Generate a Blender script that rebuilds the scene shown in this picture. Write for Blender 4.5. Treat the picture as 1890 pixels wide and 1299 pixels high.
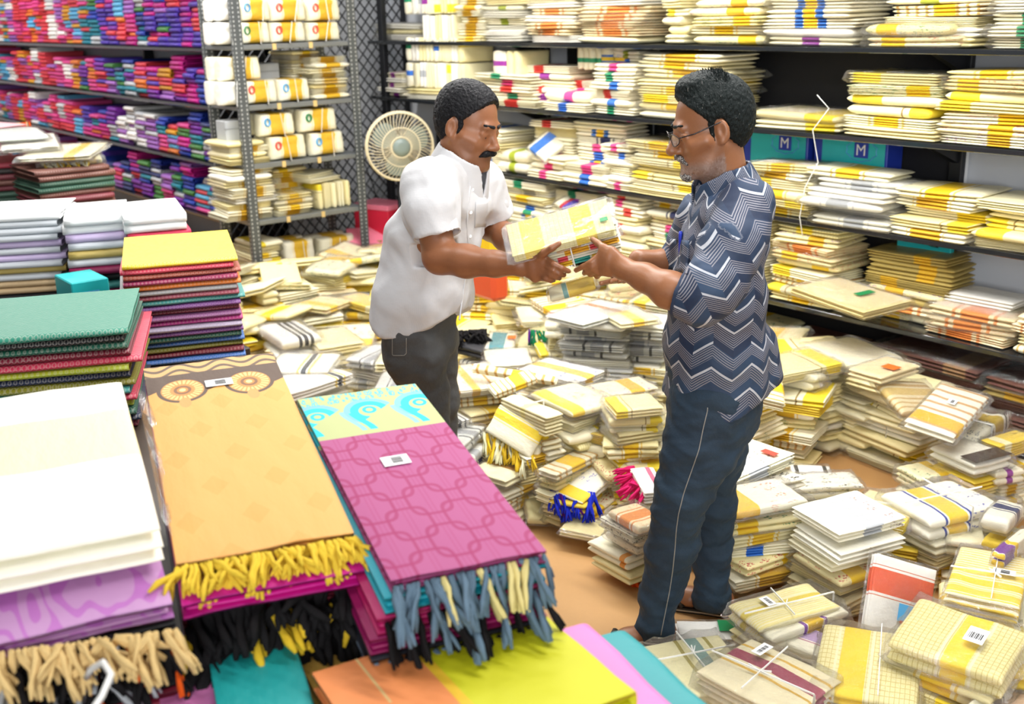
import bpy, math, random
import numpy as np
from mathutils import Matrix, Vector, noise as mnoise

for o in list(bpy.data.objects): bpy.data.objects.remove(o)
scene = bpy.context.scene
COL = scene.collection

# ------------------------------------------------------------------ camera
FPX = 2050.0; CX, CY = 945.0, 649.5; CAMH = 1.85
def cam_ray(px, py): return np.array([px - CX, -(py - CY), -FPX])
_u = cam_ray(-750, 55); _u /= np.linalg.norm(_u)
_v = cam_ray(3670, -50); _v = _v - _u * (_u @ _v); _v /= np.linalg.norm(_v)
ROT = np.array([-_u, _v, np.cross(-_u, _v)])
ORG = np.array([0, 0, CAMH])
cam_data = bpy.data.cameras.new('camera'); cam = bpy.data.objects.new('camera', cam_data); COL.objects.link(cam)
cam_data.sensor_width = 36; cam_data.sensor_fit = 'HORIZONTAL'; cam_data.lens = FPX / 1890 * 36
mw = Matrix.Identity(4)
for i in range(3):
    for j in range(3): mw[i][j] = ROT[i][j]
    mw[i][3] = ORG[i]
cam.matrix_world = mw
cam_data.dof.use_dof = True; cam_data.dof.focus_distance = 3.15; cam_data.dof.aperture_fstop = 3.4
cam_data.clip_start = 0.05
scene.camera = cam

# ------------------------------------------------------------------ world, lights, exposure
world = bpy.data.worlds.new('world'); scene.world = world; world.use_nodes = True
world.node_tree.nodes['Background'].inputs[0].default_value = (1.0, 0.98, 0.95, 1)
world.node_tree.nodes['Background'].inputs[1].default_value = 0.07
def area_light(name, loc, sx, sy, power, rot=(0, 0, 0), col=(1, 0.98, 0.95)):
    l = bpy.data.lights.new(name, 'AREA'); l.shape = 'RECTANGLE'; l.size = sx; l.size_y = sy; l.energy = power; l.color = col
    o = bpy.data.objects.new(name, l); COL.objects.link(o); o.location = loc; o.rotation_euler = rot
    return o
for (x, y, p) in ((-0.9, 0.6, 6), (-0.8, 2.6, 17), (-1.7, 2.2, 19), (-2.3, 3.2, 23), (-3.3, 2.7, 23), (-3.4, 1.1, 13), (-4.5, 3.2, 24), (-4.9, 2.2, 20), (-6.2, 2.4, 22), (-6.4, 1.2, 18), (-8.6, 1.8, 24), (-10.8, 1.8, 34)):
    area_light('ceiling_tube_light', (x, y, 3.0), 1.2, 0.07, p, (0, 0, math.pi / 2 if x < -6 else 0.3))
# added fill lamp behind the camera, brightens the upright faces on the shelves
front_fill = area_light('front_fill_light', (3.2, -2.6, 2.3), 4.0, 2.4, 190, col=(0.97, 0.99, 1.0))
front_fill.rotation_euler = (Vector((-3.6, 3.8, 0.9)) - Vector((3.2, -2.6, 2.3))).to_track_quat('-Z', 'Y').to_euler()
scene.view_settings.view_transform = 'Standard'
try: scene.view_settings.look = 'None'
except Exception: pass
scene.view_settings.gamma = 1.0
scene.view_settings.exposure = 0.82
scene.view_settings.use_curve_mapping = False

# ------------------------------------------------------------------ pixel helpers (a pixel gives a direction, the plane gives the distance)
def ray(px, py): return ROT @ cam_ray(px, py)
def on_z(px, py, z=0.0): d = ray(px, py); return ORG + d * ((z - CAMH) / d[2])
def on_y(px, py, y): d = ray(px, py); return ORG + d * (y / d[1])
def on_x(px, py, x): d = ray(px, py); return ORG + d * (x / d[0])
FH = ROT @ np.array([0, 0, -1.0]); FH[2] = 0; FH /= np.linalg.norm(FH)
RH = np.array([FH[1], -FH[0], 0.0])
UP = np.array([0, 0, 1.0])
def J(px, py, D): d = ray(px, py); return ORG + d * (D / (d @ FH))
def crop(x0, y0, s): return lambda x, y: (x0 + s * x, y0 + s * y)
c5 = crop(1350, 380, 540 / 1349); c6 = crop(1150, 800, 740 / 1890); c7 = crop(440, 420, 800 / 1792); c8 = crop(800, 700, 440 / 1504)
def nrm(v): v = np.asarray(v, float); return v / np.linalg.norm(v)

# ------------------------------------------------------------------ object helpers
def link(o, parent=None):
    COL.objects.link(o)
    if parent is not None: o.parent = parent
    return o
def mesh_from(name, verts, faces, smooth=False, mats=()):
    m = bpy.data.meshes.new(name); m.from_pydata([tuple(map(float, v)) for v in verts], [], [tuple(map(int, f)) for f in faces]); m.update()
    if smooth: m.polygons.foreach_set('use_smooth', [True] * len(m.polygons))
    for k in mats: m.materials.append(k)
    return m
def put(name, mesh, mat=None, parent=None, loc=None, rotz=0, scale=None):
    o = bpy.data.objects.new(name, mesh)
    if mat is not None and len(mesh.materials) == 0: mesh.materials.append(mat)
    if loc is not None: o.location = [float(a) for a in loc]
    o.rotation_euler = (0, 0, rotz)
    if scale is not None: o.scale = [float(a) for a in scale]
    return link(o, parent)
def tag(o, label, cat, group=None, kind=None):
    o['label'] = label
    if cat: o['category'] = cat
    if group: o['group'] = group
    if kind: o['kind'] = kind
    return o
def struct(o, label, cat): return tag(o, label, cat, kind='structure')
def empty(name, loc=(0, 0, 0), rotz=0):
    o = bpy.data.objects.new(name, None); o.location = [float(a) for a in loc]; o.rotation_euler = (0, 0, rotz); o.empty_display_size = 0.05
    return link(o)
class MB:
    def __init__(s): s.v = []; s.f = []
    def add(s, vs, fs):
        n = len(s.v); s.v += [tuple(map(float, v)) for v in vs]; s.f += [tuple(i + n for i in f) for f in fs]
    def box(s, lo, hi):
        x0, y0, z0 = lo; x1, y1, z1 = hi
        s.add([(x0, y0, z0), (x1, y0, z0), (x1, y1, z0), (x0, y1, z0), (x0, y0, z1), (x1, y0, z1), (x1, y1, z1), (x0, y1, z1)],
              [(0, 3, 2, 1), (4, 5, 6, 7), (0, 1, 5, 4), (1, 2, 6, 5), (2, 3, 7, 6), (3, 0, 4, 7)])
    def bevbox(s, lo, hi, b):
        lo = np.array(lo, float); hi = np.array(hi, float); c = (lo + hi) / 2; h = (hi - lo) / 2; b = min(b, h.min() * 0.49)
        vs = []; idx = {}
        for sx in (-1, 1):
            for sy in (-1, 1):
                for sz in (-1, 1):
                    for ax in range(3):
                        p = np.array([sx, sy, sz]) * (h - b); p[ax] = (sx, sy, sz)[ax] * h[ax]
                        idx[(sx, sy, sz, ax)] = len(vs); vs.append(c + p)
        fs = []
        for ax in range(3):
            o1, o2 = [a for a in range(3) if a != ax]
            for sg in (-1, 1):
                q = []
                for (p1, p2) in ((-1, -1), (1, -1), (1, 1), (-1, 1)):
                    k = [0, 0, 0]; k[ax] = sg; k[o1] = p1; k[o2] = p2; q.append(idx[(*k, ax)])
                fs.append(tuple(q))
            for p1 in (-1, 1):
                for p2 in (-1, 1):
                    q = []
                    for sg in (-1, 1):
                        k = [0, 0, 0]; k[ax] = sg; k[o1] = p1; k[o2] = p2
                        q.append((idx[(*k, o1)], idx[(*k, o2)]))
                    fs.append((q[0][0], q[0][1], q[1][1], q[1][0]))
        for sx in (-1, 1):
            for sy in (-1, 1):
                for sz in (-1, 1): fs.append(tuple(idx[(sx, sy, sz, a)] for a in range(3)))
        s.add(vs, fs)
    def tube(s, pts, r, n=6, caps=True):
        pts = [np.array(p, float) for p in pts]; m = len(pts); rs = r if hasattr(r, '__len__') else [r] * m
        base = len(s.v); ref = None
        for i, p in enumerate(pts):
            t = nrm(pts[min(i + 1, m - 1)] - pts[max(i - 1, 0)])
            if ref is None: ref = np.cross(t, (0, 0, 1) if abs(t[2]) < 0.9 else (1, 0, 0))
            ref = nrm(ref - t * (ref @ t)); b = np.cross(t, ref)
            for k in range(n):
                a = 2 * math.pi * k / n; s.v.append(tuple(p + rs[i] * (math.cos(a) * ref + math.sin(a) * b)))
        for i in range(m - 1):
            for k in range(n):
                a = base + i * n + k; b_ = base + i * n + (k + 1) % n; s.f.append((a, b_, b_ + n, a + n))
        if caps:
            s.f.append(tuple(base + k for k in range(n))[::-1]); s.f.append(tuple(base + (m - 1) * n + k for k in range(n)))
    def mesh(s, name, smooth=False, mat=None):
        m = mesh_from(name, s.v, s.f, smooth, (mat,) if mat else ())
        bm_fix(m); return m
    def build(s, name, mat, parent=None, smooth=False, loc=None):
        return put(name, s.mesh(name, smooth, mat), None, parent, loc)
import bmesh
def bm_fix(m):
    b = bmesh.new(); b.from_mesh(m); bmesh.ops.recalc_face_normals(b, faces=b.faces); b.to_mesh(m); b.free()

# ------------------------------------------------------------------ materials
MAT = {}
def new_mat(name):
    m = bpy.data.materials.new(name); m.use_nodes = True; nt = m.node_tree; b = nt.nodes['Principled BSDF']; MAT[name] = m
    return m, nt, b
def sock(nt, s, v):
    if isinstance(v, bpy.types.NodeSocket): nt.links.new(v, s)
    elif v is not None: s.default_value = v
def MT(nt, op, a, b=None, c=None):
    n = nt.nodes.new('ShaderNodeMath'); n.operation = op
    for i, v in enumerate((a, b, c)):
        if v is not None: sock(nt, n.inputs[i], v)
    return n.outputs[0]
def MIX(nt, fac, a, b, mode='MIX'):
    n = nt.nodes.new('ShaderNodeMix'); n.data_type = 'RGBA'; n.blend_type = mode
    sock(nt, n.inputs[0], fac)
    for s, v in ((n.inputs[6], a), (n.inputs[7], b)):
        if isinstance(v, tuple) and len(v) == 3: v = (*v, 1)
        sock(nt, s, v)
    return n.outputs[2]
def ATT(nt, name, kind='OBJECT'):
    n = nt.nodes.new('ShaderNodeAttribute'); n.attribute_type = kind; n.attribute_name = name; return n
def SEP(nt, v):
    n = nt.nodes.new('ShaderNodeSeparateXYZ'); nt.links.new(v, n.inputs[0]); return n.outputs
def NOISE(nt, vec, scale, detail=2, rough=0.5):
    n = nt.nodes.new('ShaderNodeTexNoise'); n.inputs['Scale'].default_value = scale; n.inputs['Detail'].default_value = detail; n.inputs['Roughness'].default_value = rough
    if vec is not None: nt.links.new(vec, n.inputs['Vector'])
    return n.outputs[0]
def BUMP(nt, h, strength, dist=0.01, nrmsock=None):
    n = nt.nodes.new('ShaderNodeBump'); n.inputs['Strength'].default_value = strength; n.inputs['Distance'].default_value = dist
    nt.links.new(h, n.inputs['Height'])
    if nrmsock is not None: nt.links.new(nrmsock, n.inputs['Normal'])
    return n.outputs[0]
def TC(nt, which='Object'):
    n = nt.nodes.new('ShaderNodeTexCoord'); return n.outputs[which]
def simple(name, col, rough=0.6, metal=0.0, noise_amt=0.0, nscale=20, bump=0.0, coat=0.0):
    m, nt, b = new_mat(name)
    b.inputs['Base Color'].default_value = (*col, 1); b.inputs['Roughness'].default_value = rough; b.inputs['Metallic'].default_value = metal
    b.inputs['Coat Weight'].default_value = coat; b.inputs['Coat Roughness'].default_value = 0.1
    if noise_amt or bump:
        nz = NOISE(nt, TC(nt), nscale, 4)
        if noise_amt:
            c = MIX(nt, nz, tuple(a * (1 - noise_amt) for a in col), tuple(min(1, a * (1 + noise_amt)) for a in col)); nt.links.new(c, b.inputs['Base Color'])
        if bump: nt.links.new(BUMP(nt, nz, bump), b.inputs['Normal'])
    return m
simple('black_metal', (0.012, 0.013, 0.016), 0.35, 0.3)
simple('shelf_black', (0.015, 0.017, 0.02), 0.12, 0.0, coat=0.5)
simple('board_black', (0.006, 0.006, 0.008), 0.7)
simple('wall_white', (0.62, 0.64, 0.68), 0.8, noise_amt=0.06, nscale=3)
simple('dark_wood', (0.05, 0.032, 0.02), 0.5, noise_amt=0.3, nscale=8)
simple('steel_shelf', (0.26, 0.28, 0.29), 0.4, 0.6, noise_amt=0.15, nscale=12)
simple('cane_wire', (0.75, 0.66, 0.45), 0.4)
simple('fan_blade', (0.2, 0.25, 0.23), 0.35)
simple('string_white', (0.85, 0.85, 0.82), 0.6)
simple('paper_white', (0.88, 0.89, 0.9), 0.5)
simple('cord_black', (0.02, 0.02, 0.02), 0.5)
simple('carton_grey', (0.42, 0.44, 0.46), 0.6, noise_amt=0.05)
simple('box_pink', (0.85, 0.22, 0.32), 0.4)
simple('box_red', (0.72, 0.02, 0.06), 0.4)
simple('carton_olive', (0.32, 0.25, 0.05), 0.6)
simple('box_turquoise', (0.02, 0.5, 0.52), 0.35)
simple('box_royal_blue', (0.02, 0.05, 0.42), 0.35)
simple('box_sky', (0.03, 0.38, 0.62), 0.35)
simple('sandal', (0.015, 0.014, 0.013), 0.5)
simple('sandal_trim', (0.5, 0.4, 0.28), 0.5)
simple('eye_white', (0.5, 0.45, 0.4), 0.3)
simple('eye_dark', (0.01, 0.007, 0.005), 0.1)
simple('spectacle_metal', (0.03, 0.03, 0.035), 0.25, 0.6)
simple('pen_blue', (0.02, 0.05, 0.6), 0.25)
simple('button', (0.8, 0.8, 0.78), 0.3)
simple('bag_yellow', (0.85, 0.55, 0.01), 0.4)
simple('bag_red', (0.7, 0.08, 0.02), 0.4)
simple('label_green', (0.01, 0.22, 0.07), 0.4)
simple('label_orange', (0.85, 0.13, 0.02), 0.4)
simple('label_blue', (0.1, 0.4, 0.75), 0.4)
simple('label_red', (0.75, 0.08, 0.06), 0.4)
simple('gold_string', (0.7, 0.5, 0.2), 0.5)
def tassel_mat(name, col): return simple(name, col, 0.8, noise_amt=0.35, nscale=90, bump=0.4)
for n_, c_ in dict(yellow=(0.95, 0.56, 0.05), peach=(0.85, 0.55, 0.24), slate=(0.13, 0.2, 0.27), black=(0.012, 0.011, 0.012), butter=(0.85, 0.66, 0.28), blue=(0.015, 0.03, 0.5), pink=(0.8, 0.02, 0.16), orange=(0.85, 0.1, 0.01), gold=(0.78, 0.5, 0.03), ivory=(0.85, 0.78, 0.5), purple=(0.1, 0.01, 0.2), green=(0.01, 0.2, 0.08), silver=(0.4, 0.42, 0.44)).items():
    tassel_mat('tassel_' + n_, c_).node_tree.nodes['Principled BSDF'].inputs['Specular IOR Level'].default_value = 0.12

def floor_mat():
    m, nt, b = new_mat('floor_tan'); v = TC(nt)
    n1 = NOISE(nt, v, 1.5, 4); n2 = NOISE(nt, v, 60, 3)
    c = MIX(nt, n1, (0.5, 0.27, 0.1), (0.62, 0.36, 0.15)); c = MIX(nt, MT(nt, 'MULTIPLY', n2, 0.15), c, (0.35, 0.2, 0.08))
    nt.links.new(c, b.inputs['Base Color']); b.inputs['Roughness'].default_value = 0.42
    nt.links.new(BUMP(nt, n1, 0.05), b.inputs['Normal'])
floor_mat()
def slotted():
    m, nt, b = new_mat('slotted_steel'); x, y, z = SEP(nt, TC(nt))
    # row of punched holes along the post: pale oblong dots every 25 mm
    fz = MT(nt, 'FRACT', MT(nt, 'MULTIPLY', z, 40.0)); a = MT(nt, 'LESS_THAN', MT(nt, 'ABSOLUTE', MT(nt, 'SUBTRACT', fz, 0.5)), 0.22)
    h1 = MT(nt, 'LESS_THAN', MT(nt, 'ABSOLUTE', MT(nt, 'SUBTRACT', MT(nt, 'ABSOLUTE', x), 0.017)), 0.004)
    h2 = MT(nt, 'LESS_THAN', MT(nt, 'ABSOLUTE', MT(nt, 'SUBTRACT', MT(nt, 'ABSOLUTE', y), 0.017)), 0.004)
    k = MT(nt, 'MULTIPLY', a, MT(nt, 'MAXIMUM', h1, h2))
    c = MIX(nt, k, (0.1, 0.11, 0.115), (0.5, 0.52, 0.52)); nt.links.new(c, b.inputs['Base Color']); b.inputs['Roughness'].default_value = 0.45; b.inputs['Metallic'].default_value = 0.3
slotted()

def cloth_mat(name, coat, geo=False):
    m, nt, b = new_mat(name); kd = 'GEOMETRY' if geo else 'OBJECT'
    v = ATT(nt, 'local', kd).outputs['Vector'] if geo else TC(nt); x, y, z = SEP(nt, v)
    oi = nt.nodes.new('ShaderNodeObjectInfo'); base = ATT(nt, 'base_colour', kd).outputs['Color'] if geo else oi.outputs['Color']
    seed = ATT(nt, 'seed', kd).outputs['Fac'] if geo else oi.outputs['Random']
    off = nt.nodes.new('ShaderNodeVectorMath'); off.operation = 'ADD'; nt.links.new(v, off.inputs[0])
    cmb = nt.nodes.new('ShaderNodeCombineXYZ'); rnd = MT(nt, 'MULTIPLY', seed, 37.0)
    for i in range(3): nt.links.new(rnd, cmb.inputs[i])
    nt.links.new(cmb.outputs[0], off.inputs[1]); vr = off.outputs[0]
    n1 = NOISE(nt, vr, 3.0, 3)
    col = MIX(nt, MT(nt, 'MULTIPLY', n1, 0.18), base, (0.75, 0.66, 0.36), 'MULTIPLY')
    p1, w1, _ = SEP(nt, ATT(nt, 'band', kd).outputs['Vector']); c1 = ATT(nt, 'band_colour', kd).outputs['Color']
    p2, w2, nst = SEP(nt, ATT(nt, 'line', kd).outputs['Vector']); c2 = ATT(nt, 'line_colour', kd).outputs['Color']
    chk, mot, mx = SEP(nt, ATT(nt, 'print', kd).outputs['Vector']); mc = ATT(nt, 'print_colour', kd).outputs['Color']
    # printed flowers: petals around random cell centres
    vor = nt.nodes.new('ShaderNodeTexVoronoi'); vor.inputs['Scale'].default_value = 5.0; vor.inputs['Randomness'].default_value = 0.5; nt.links.new(vr, vor.inputs['Vector'])
    vor2 = nt.nodes.new('ShaderNodeTexVoronoi'); vor2.inputs['Scale'].default_value = 24.0; vor2.inputs['Randomness'].default_value = 0.9; nt.links.new(vr, vor2.inputs['Vector'])
    pet = MT(nt, 'MULTIPLY', MT(nt, 'LESS_THAN', vor.outputs['Distance'], 0.4), MT(nt, 'LESS_THAN', vor2.outputs['Distance'], 0.42))
    pet = MT(nt, 'MULTIPLY', MT(nt, 'MULTIPLY', pet, mot), MT(nt, 'GREATER_THAN', x, mx))
    col = MIX(nt, pet, col, mc)
    # woven checks
    g1 = MT(nt, 'LESS_THAN', MT(nt, 'FRACT', MT(nt, 'MULTIPLY', x, 22.0)), 0.13); g2 = MT(nt, 'LESS_THAN', MT(nt, 'FRACT', MT(nt, 'MULTIPLY', y, 16.0)), 0.13)
    g = MT(nt, 'MULTIPLY', MT(nt, 'MAXIMUM', g1, g2), chk); col = MIX(nt, g, col, (0.55, 0.42, 0.1))
    dx = MT(nt, 'ABSOLUTE', MT(nt, 'SUBTRACT', x, p1))
    # stripes, then thin lines on either side of the woven band
    st = MT(nt, 'MULTIPLY', MT(nt, 'LESS_THAN', MT(nt, 'FRACT', MT(nt, 'MULTIPLY', x, nst)), 0.3), MT(nt, 'GREATER_THAN', nst, 0.5)); col = MIX(nt, st, col, c2)
    col = MIX(nt, MT(nt, 'LESS_THAN', MT(nt, 'ABSOLUTE', MT(nt, 'SUBTRACT', dx, p2)), w2), col, c2)
    zari = MT(nt, 'MULTIPLY', NOISE(nt, vr, 40, 2), 0.12)
    bc = MIX(nt, zari, c1, (0.9, 0.8, 0.5), 'SOFT_LIGHT')
    col = MIX(nt, MT(nt, 'LESS_THAN', dx, w1), col, bc)
    nt.links.new(col, b.inputs['Base Color']); b.inputs['Roughness'].default_value = 0.65
    b1 = BUMP(nt, NOISE(nt, vr, 5.0, 4, 0.6), 0.25, 0.02); nt.links.new(b1, b.inputs['Normal'])
    if coat:
        b.inputs['Coat Weight'].default_value = coat; b.inputs['Coat Roughness'].default_value = 0.12
        nt.links.new(BUMP(nt, NOISE(nt, vr, 9.0, 5, 0.65), 0.7, 0.03), b.inputs['Coat Normal'])
cloth_mat('cloth_packed', 0.55)
cloth_mat('cloth_bare', 0.0); cloth_mat('cloth_joined', 0.45, True)

def saree_mat(name, amount, scale):
    m, nt, b = new_mat(name); v = TC(nt); oi = nt.nodes.new('ShaderNodeObjectInfo'); base = oi.outputs['Color']
    x, y, z = SEP(nt, v)
    # brocade weave: slanted zig-zag thread figure
    tri = MT(nt, 'ABSOLUTE', MT(nt, 'SUBTRACT', MT(nt, 'FRACT', MT(nt, 'MULTIPLY', y, scale)), 0.5))
    t = MT(nt, 'FRACT', MT(nt, 'ADD', MT(nt, 'MULTIPLY', x, scale * 1.2), MT(nt, 'ADD', MT(nt, 'MULTIPLY', tri, 1.4), MT(nt, 'MULTIPLY', z, 1.5))))
    k = MT(nt, 'MULTIPLY', MT(nt, 'LESS_THAN', t, 0.4), amount)
    k = MT(nt, 'MULTIPLY', k, MT(nt, 'ADD', NOISE(nt, v, 30, 2), 0.3))
    col = MIX(nt, k, base, MIX(nt, 0.55, base, (0.75, 0.68, 0.6))); nt.links.new(col, b.inputs['Base Color']); b.inputs['Roughness'].default_value = 0.55
    nt.links.new(BUMP(nt, NOISE(nt, v, 6, 4), 0.2, 0.02), b.inputs['Normal'])
saree_mat('saree_brocade', 0.38, 30.0); saree_mat('saree_plain', 0.0, 10.0)
def vcol_mat(name, rough=0.55):
    m, nt, b = new_mat(name); a = ATT(nt, 'Col', 'GEOMETRY'); nt.links.new(a.outputs['Color'], b.inputs['Base Color']); b.inputs['Roughness'].default_value = rough
    return m
vcol_mat('cloth_vertex_colour')
def skin():
    m, nt, b = new_mat('skin'); a = ATT(nt, 'Col', 'GEOMETRY'); n = NOISE(nt, TC(nt), 120, 3)
    c = MIX(nt, MT(nt, 'MULTIPLY', n, 0.25), a.outputs['Color'], (0.6, 0.45, 0.4), 'MULTIPLY'); nt.links.new(c, b.inputs['Base Color'])
    b.inputs['Roughness'].default_value = 0.42; b.inputs['Subsurface Weight'].default_value = 0.06; b.inputs['Subsurface Radius'].default_value = (0.02, 0.008, 0.004)
    nt.links.new(BUMP(nt, NOISE(nt, TC(nt), 260, 3), 0.12, 0.002), b.inputs['Normal'])
skin()
def plastic():
    m, nt, b = new_mat('clear_plastic'); out = nt.nodes['Material Output']; nt.nodes.remove(b)
    tr = nt.nodes.new('ShaderNodeBsdfTransparent'); tr.inputs[0].default_value = (0.99, 0.99, 0.985, 1)
    gl = nt.nodes.new('ShaderNodeBsdfGlossy'); gl.inputs['Roughness'].default_value = 0.12
    fr = nt.nodes.new('ShaderNodeFresnel'); fr.inputs[0].default_value = 1.45
    bmp = BUMP(nt, NOISE(nt, TC(nt), 8, 6, 0.62), 0.8, 0.06)
    nt.links.new(bmp, gl.inputs['Normal'])
    mx = nt.nodes.new('ShaderNodeMixShader'); nt.links.new(MT(nt, 'MINIMUM', MT(nt, 'ADD', MT(nt, 'MULTIPLY', fr.outputs[0], 1.3), 0.08), 0.38), mx.inputs[0]); nt.links.new(tr.outputs[0], mx.inputs[1]); nt.links.new(gl.outputs[0], mx.inputs[2])
    nt.links.new(mx.outputs[0], out.inputs['Surface'])
plastic()

# ------------------------------------------------------------------ folded cloth meshes (unit size: x,y in -.5...5, z in 0..1)
SS = np.array([-1, -.985, -.93, -.8, -.4, 0, .4, .8, .93, .985, 1])
def pillow(mb, cx, cy, z0, z1, hx, hy, rng, dz=0.0, res=SS, res2=None):
    sx = res; sy = res if res2 is None else res2
    n, k = len(sx), len(sy); zc = (z0 + z1) / 2; h = (z1 - z0) / 2
    top = np.zeros((n, k), int); bot = np.zeros((n, k), int); vs = []
    sd = rng.uniform(0, 100)
    for i, a in enumerate(sx):
        for j, b in enumerate(sy):
            e = math.sqrt(max(0, 1 - abs(a) ** 12)) * math.sqrt(max(0, 1 - abs(b) ** 12))
            w = mnoise.noise((a * 1.3 + sd, b * 1.3, sd)) * dz
            px = cx + a * hx * (1 + 0.012 * mnoise.noise((b * 2 + sd, 3, a))); py = cy + b * hy * (1 + 0.02 * mnoise.noise((a * 2 + sd, 7, b)))
            if i in (0, n - 1) or j in (0, k - 1):
                top[i, j] = bot[i, j] = len(vs); vs.append((px, py, zc + w * zc))
            else:
                top[i, j] = len(vs); vs.append((px, py, zc + h * e + w * z1))
                bot[i, j] = len(vs); vs.append((px, py, zc - h * e + w * z0))
    fs = []
    for i in range(n - 1):
        for j in range(k - 1):
            fs.append((top[i, j], top[i + 1, j], top[i + 1, j + 1], top[i, j + 1]))
            q = (bot[i, j], bot[i, j + 1], bot[i + 1, j + 1], bot[i + 1, j])
            fs.append(q)
    mb.add(vs, [tuple(int(a) for a in f) for f in fs])
def layered_mesh(name, n, seed, wob=0.12, mat='cloth_packed'):
    rng = random.Random(seed); mb = MB(); t = 1.0 / n
    for i in range(n):
        hx = 0.5 - rng.uniform(0, 0.018); hy = 0.5 - rng.uniform(0, 0.03)
        pillow(mb, rng.uniform(-1, 1) * (0.5 - hx), rng.uniform(-1, 1) * (0.5 - hy), i * t, (i + 1.04) * t, hx, hy, random.Random(seed * 7), wob)
    return mb.mesh(name, True, MAT[mat])
def folded_mesh(name, n_in, seed, rx=0.045, wob=0.08, mat='saree_brocade', th=0.2, ny=7):
    """a cloth folded over: one rounded fold along +x, loose layers showing on the other sides"""
    rng = random.Random(seed); sd = rng.uniform(0, 50); mb = MB(); cx = 0.5 - rx; prof = []
    for x in (-0.5, -0.25, 0.0, 0.25): prof.append((x, 0.0))
    for k in range(9):
        a = -math.pi / 2 + math.pi * k / 8; prof.append((cx + rx * math.cos(a), 0.5 + 0.5 * math.sin(a)))
    for x in (0.25, 0.0, -0.25, -0.5): prof.append((x, 1.0))
    inn = []
    for (x, z) in prof: inn.append((min(x, cx + (x - cx) * 0.6) if x > cx else x, 0.5 + (z - 0.5) * (1 - 2 * th)))
    ring = prof + inn[::-1]; m = len(ring); ys = np.linspace(-0.5, 0.5, ny)
    vs = []
    for yy in ys:
        for (x, z) in ring:
            w = mnoise.noise((x * 2.2 + sd, yy * 2.2, sd)) * wob
            vs.append((x + 0.012 * mnoise.noise((yy * 3, sd, 2)), yy * (1 + 0.01 * mnoise.noise((x * 4, sd, 5))), z * (1 + w)))
    fs = []
    for j in range(ny - 1):
        for i in range(m):
            a = j * m + i; b = j * m + (i + 1) % m; fs.append((a, b, b + m, a + m))
    np_ = len(prof)
    for j in (0, ny - 1):
        for i in range(np_ - 1):
            a, b = j * m + i, j * m + i + 1; c, d = j * m + (m - 1 - i - 1), j * m + (m - 1 - i)
            fs.append((a, b, c, d))
    mb.add(vs, fs)
    t = (1 - 2 * th) / max(1, n_in)
    for i in range(n_in):
        pillow(mb, -rx * 0.4, 0, th + i * t, th + (i + 1) * t, 0.5 - rx * 0.7 - rng.uniform(0, 0.01), 0.495 - rng.uniform(0, 0.012), random.Random(seed), wob, res=SS[[0, 1, 2, 5, 8, 9, 10]])
    return mb.mesh(name, True, MAT[mat])
def wrap_mesh(name, seed):
    rng = random.Random(seed); mb = MB(); n = 17; sd = rng.uniform(0, 99)
    g = np.concatenate([[-1.12, -1.06, -1.01, -.97], np.linspace(-.85, .85, 9), [.97, 1.01, 1.06, 1.12]]) * 0.5; k = len(g)
    vs = []; idx = {}
    for side in (1, 0):
        for i, a in enumerate(g):
            for j, b in enumerate(g):
                e = max(abs(a), abs(b)) * 2; flap = max(0, (e - 1.0) / 0.12)
                w = mnoise.fractal((a * 9 + sd, b * 9, side * 9 + sd), 1.0, 2.0, 3)
                z = (1.16 + 0.12 * w) if side else (-0.02 + 0.02 * w)
                if flap > 0: z = z * (1 - min(1, flap * 1.2)) + (0.32 + 0.25 * w) * min(1, flap * 1.2)
                if i in (0, k - 1) or j in (0, k - 1): z = 0.32 + 0.25 * mnoise.fractal((a * 9 + sd, b * 9, sd), 1.0, 2.0, 3)
                idx[(side, i, j)] = len(vs); vs.append((a * (1 + 0.02 * w), b * (1 + 0.02 * w), z))
    fs = []
    for side in (1, 0):
        for i in range(k - 1):
            for j in range(k - 1):
                q = (idx[(side, i, j)], idx[(side, i + 1, j)], idx[(side, i + 1, j + 1)], idx[(side, i, j + 1)]); fs.append(q if side else q[::-1])
    mb.add(vs, fs); return mb.mesh(name, True, MAT['clear_plastic'])
PACK = [layered_mesh('cloth_layers', n, 10 + n * 3 + s, w) for n, s, w in ((2, 0, .1), (3, 1, .1), (2, 2, .13), (3, 3, .1), (2, 4, .13), (4, 5, .1), (2, 6, .15), (6, 7, .08), (1, 8, .14), (1, 9, .1))]
BARE = []
for m_ in PACK:
    q_ = m_.copy(); q_.materials.clear(); q_.materials.append(MAT['cloth_bare']); BARE.append(q_)
BROC = [folded_mesh('saree_fold', 3, 30 + s) for s in range(4)]
PLAIN = [folded_mesh('saree_fold', 2, 40 + s, mat='saree_plain') for s in range(4)]
WRAPS = [wrap_mesh('plastic_wrap', s) for s in range(4)]
ROLL = []
for s_ in range(2):
    mb_ = MB(); pts = []; rr = []
    for k_ in range(13):
        a_ = k_ / 12; pts.append((a_ - 0.5, 0, 0.5)); rr.append(0.5 * (0.94 if k_ in (0, 12) else 1) * (1 + 0.05 * mnoise.noise((a_ * 5, s_, 1))))
    mb_.tube(pts, rr, 14)
    ROLL.append(mb_.mesh('cloth_roll', True, MAT['cloth_packed']))

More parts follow.
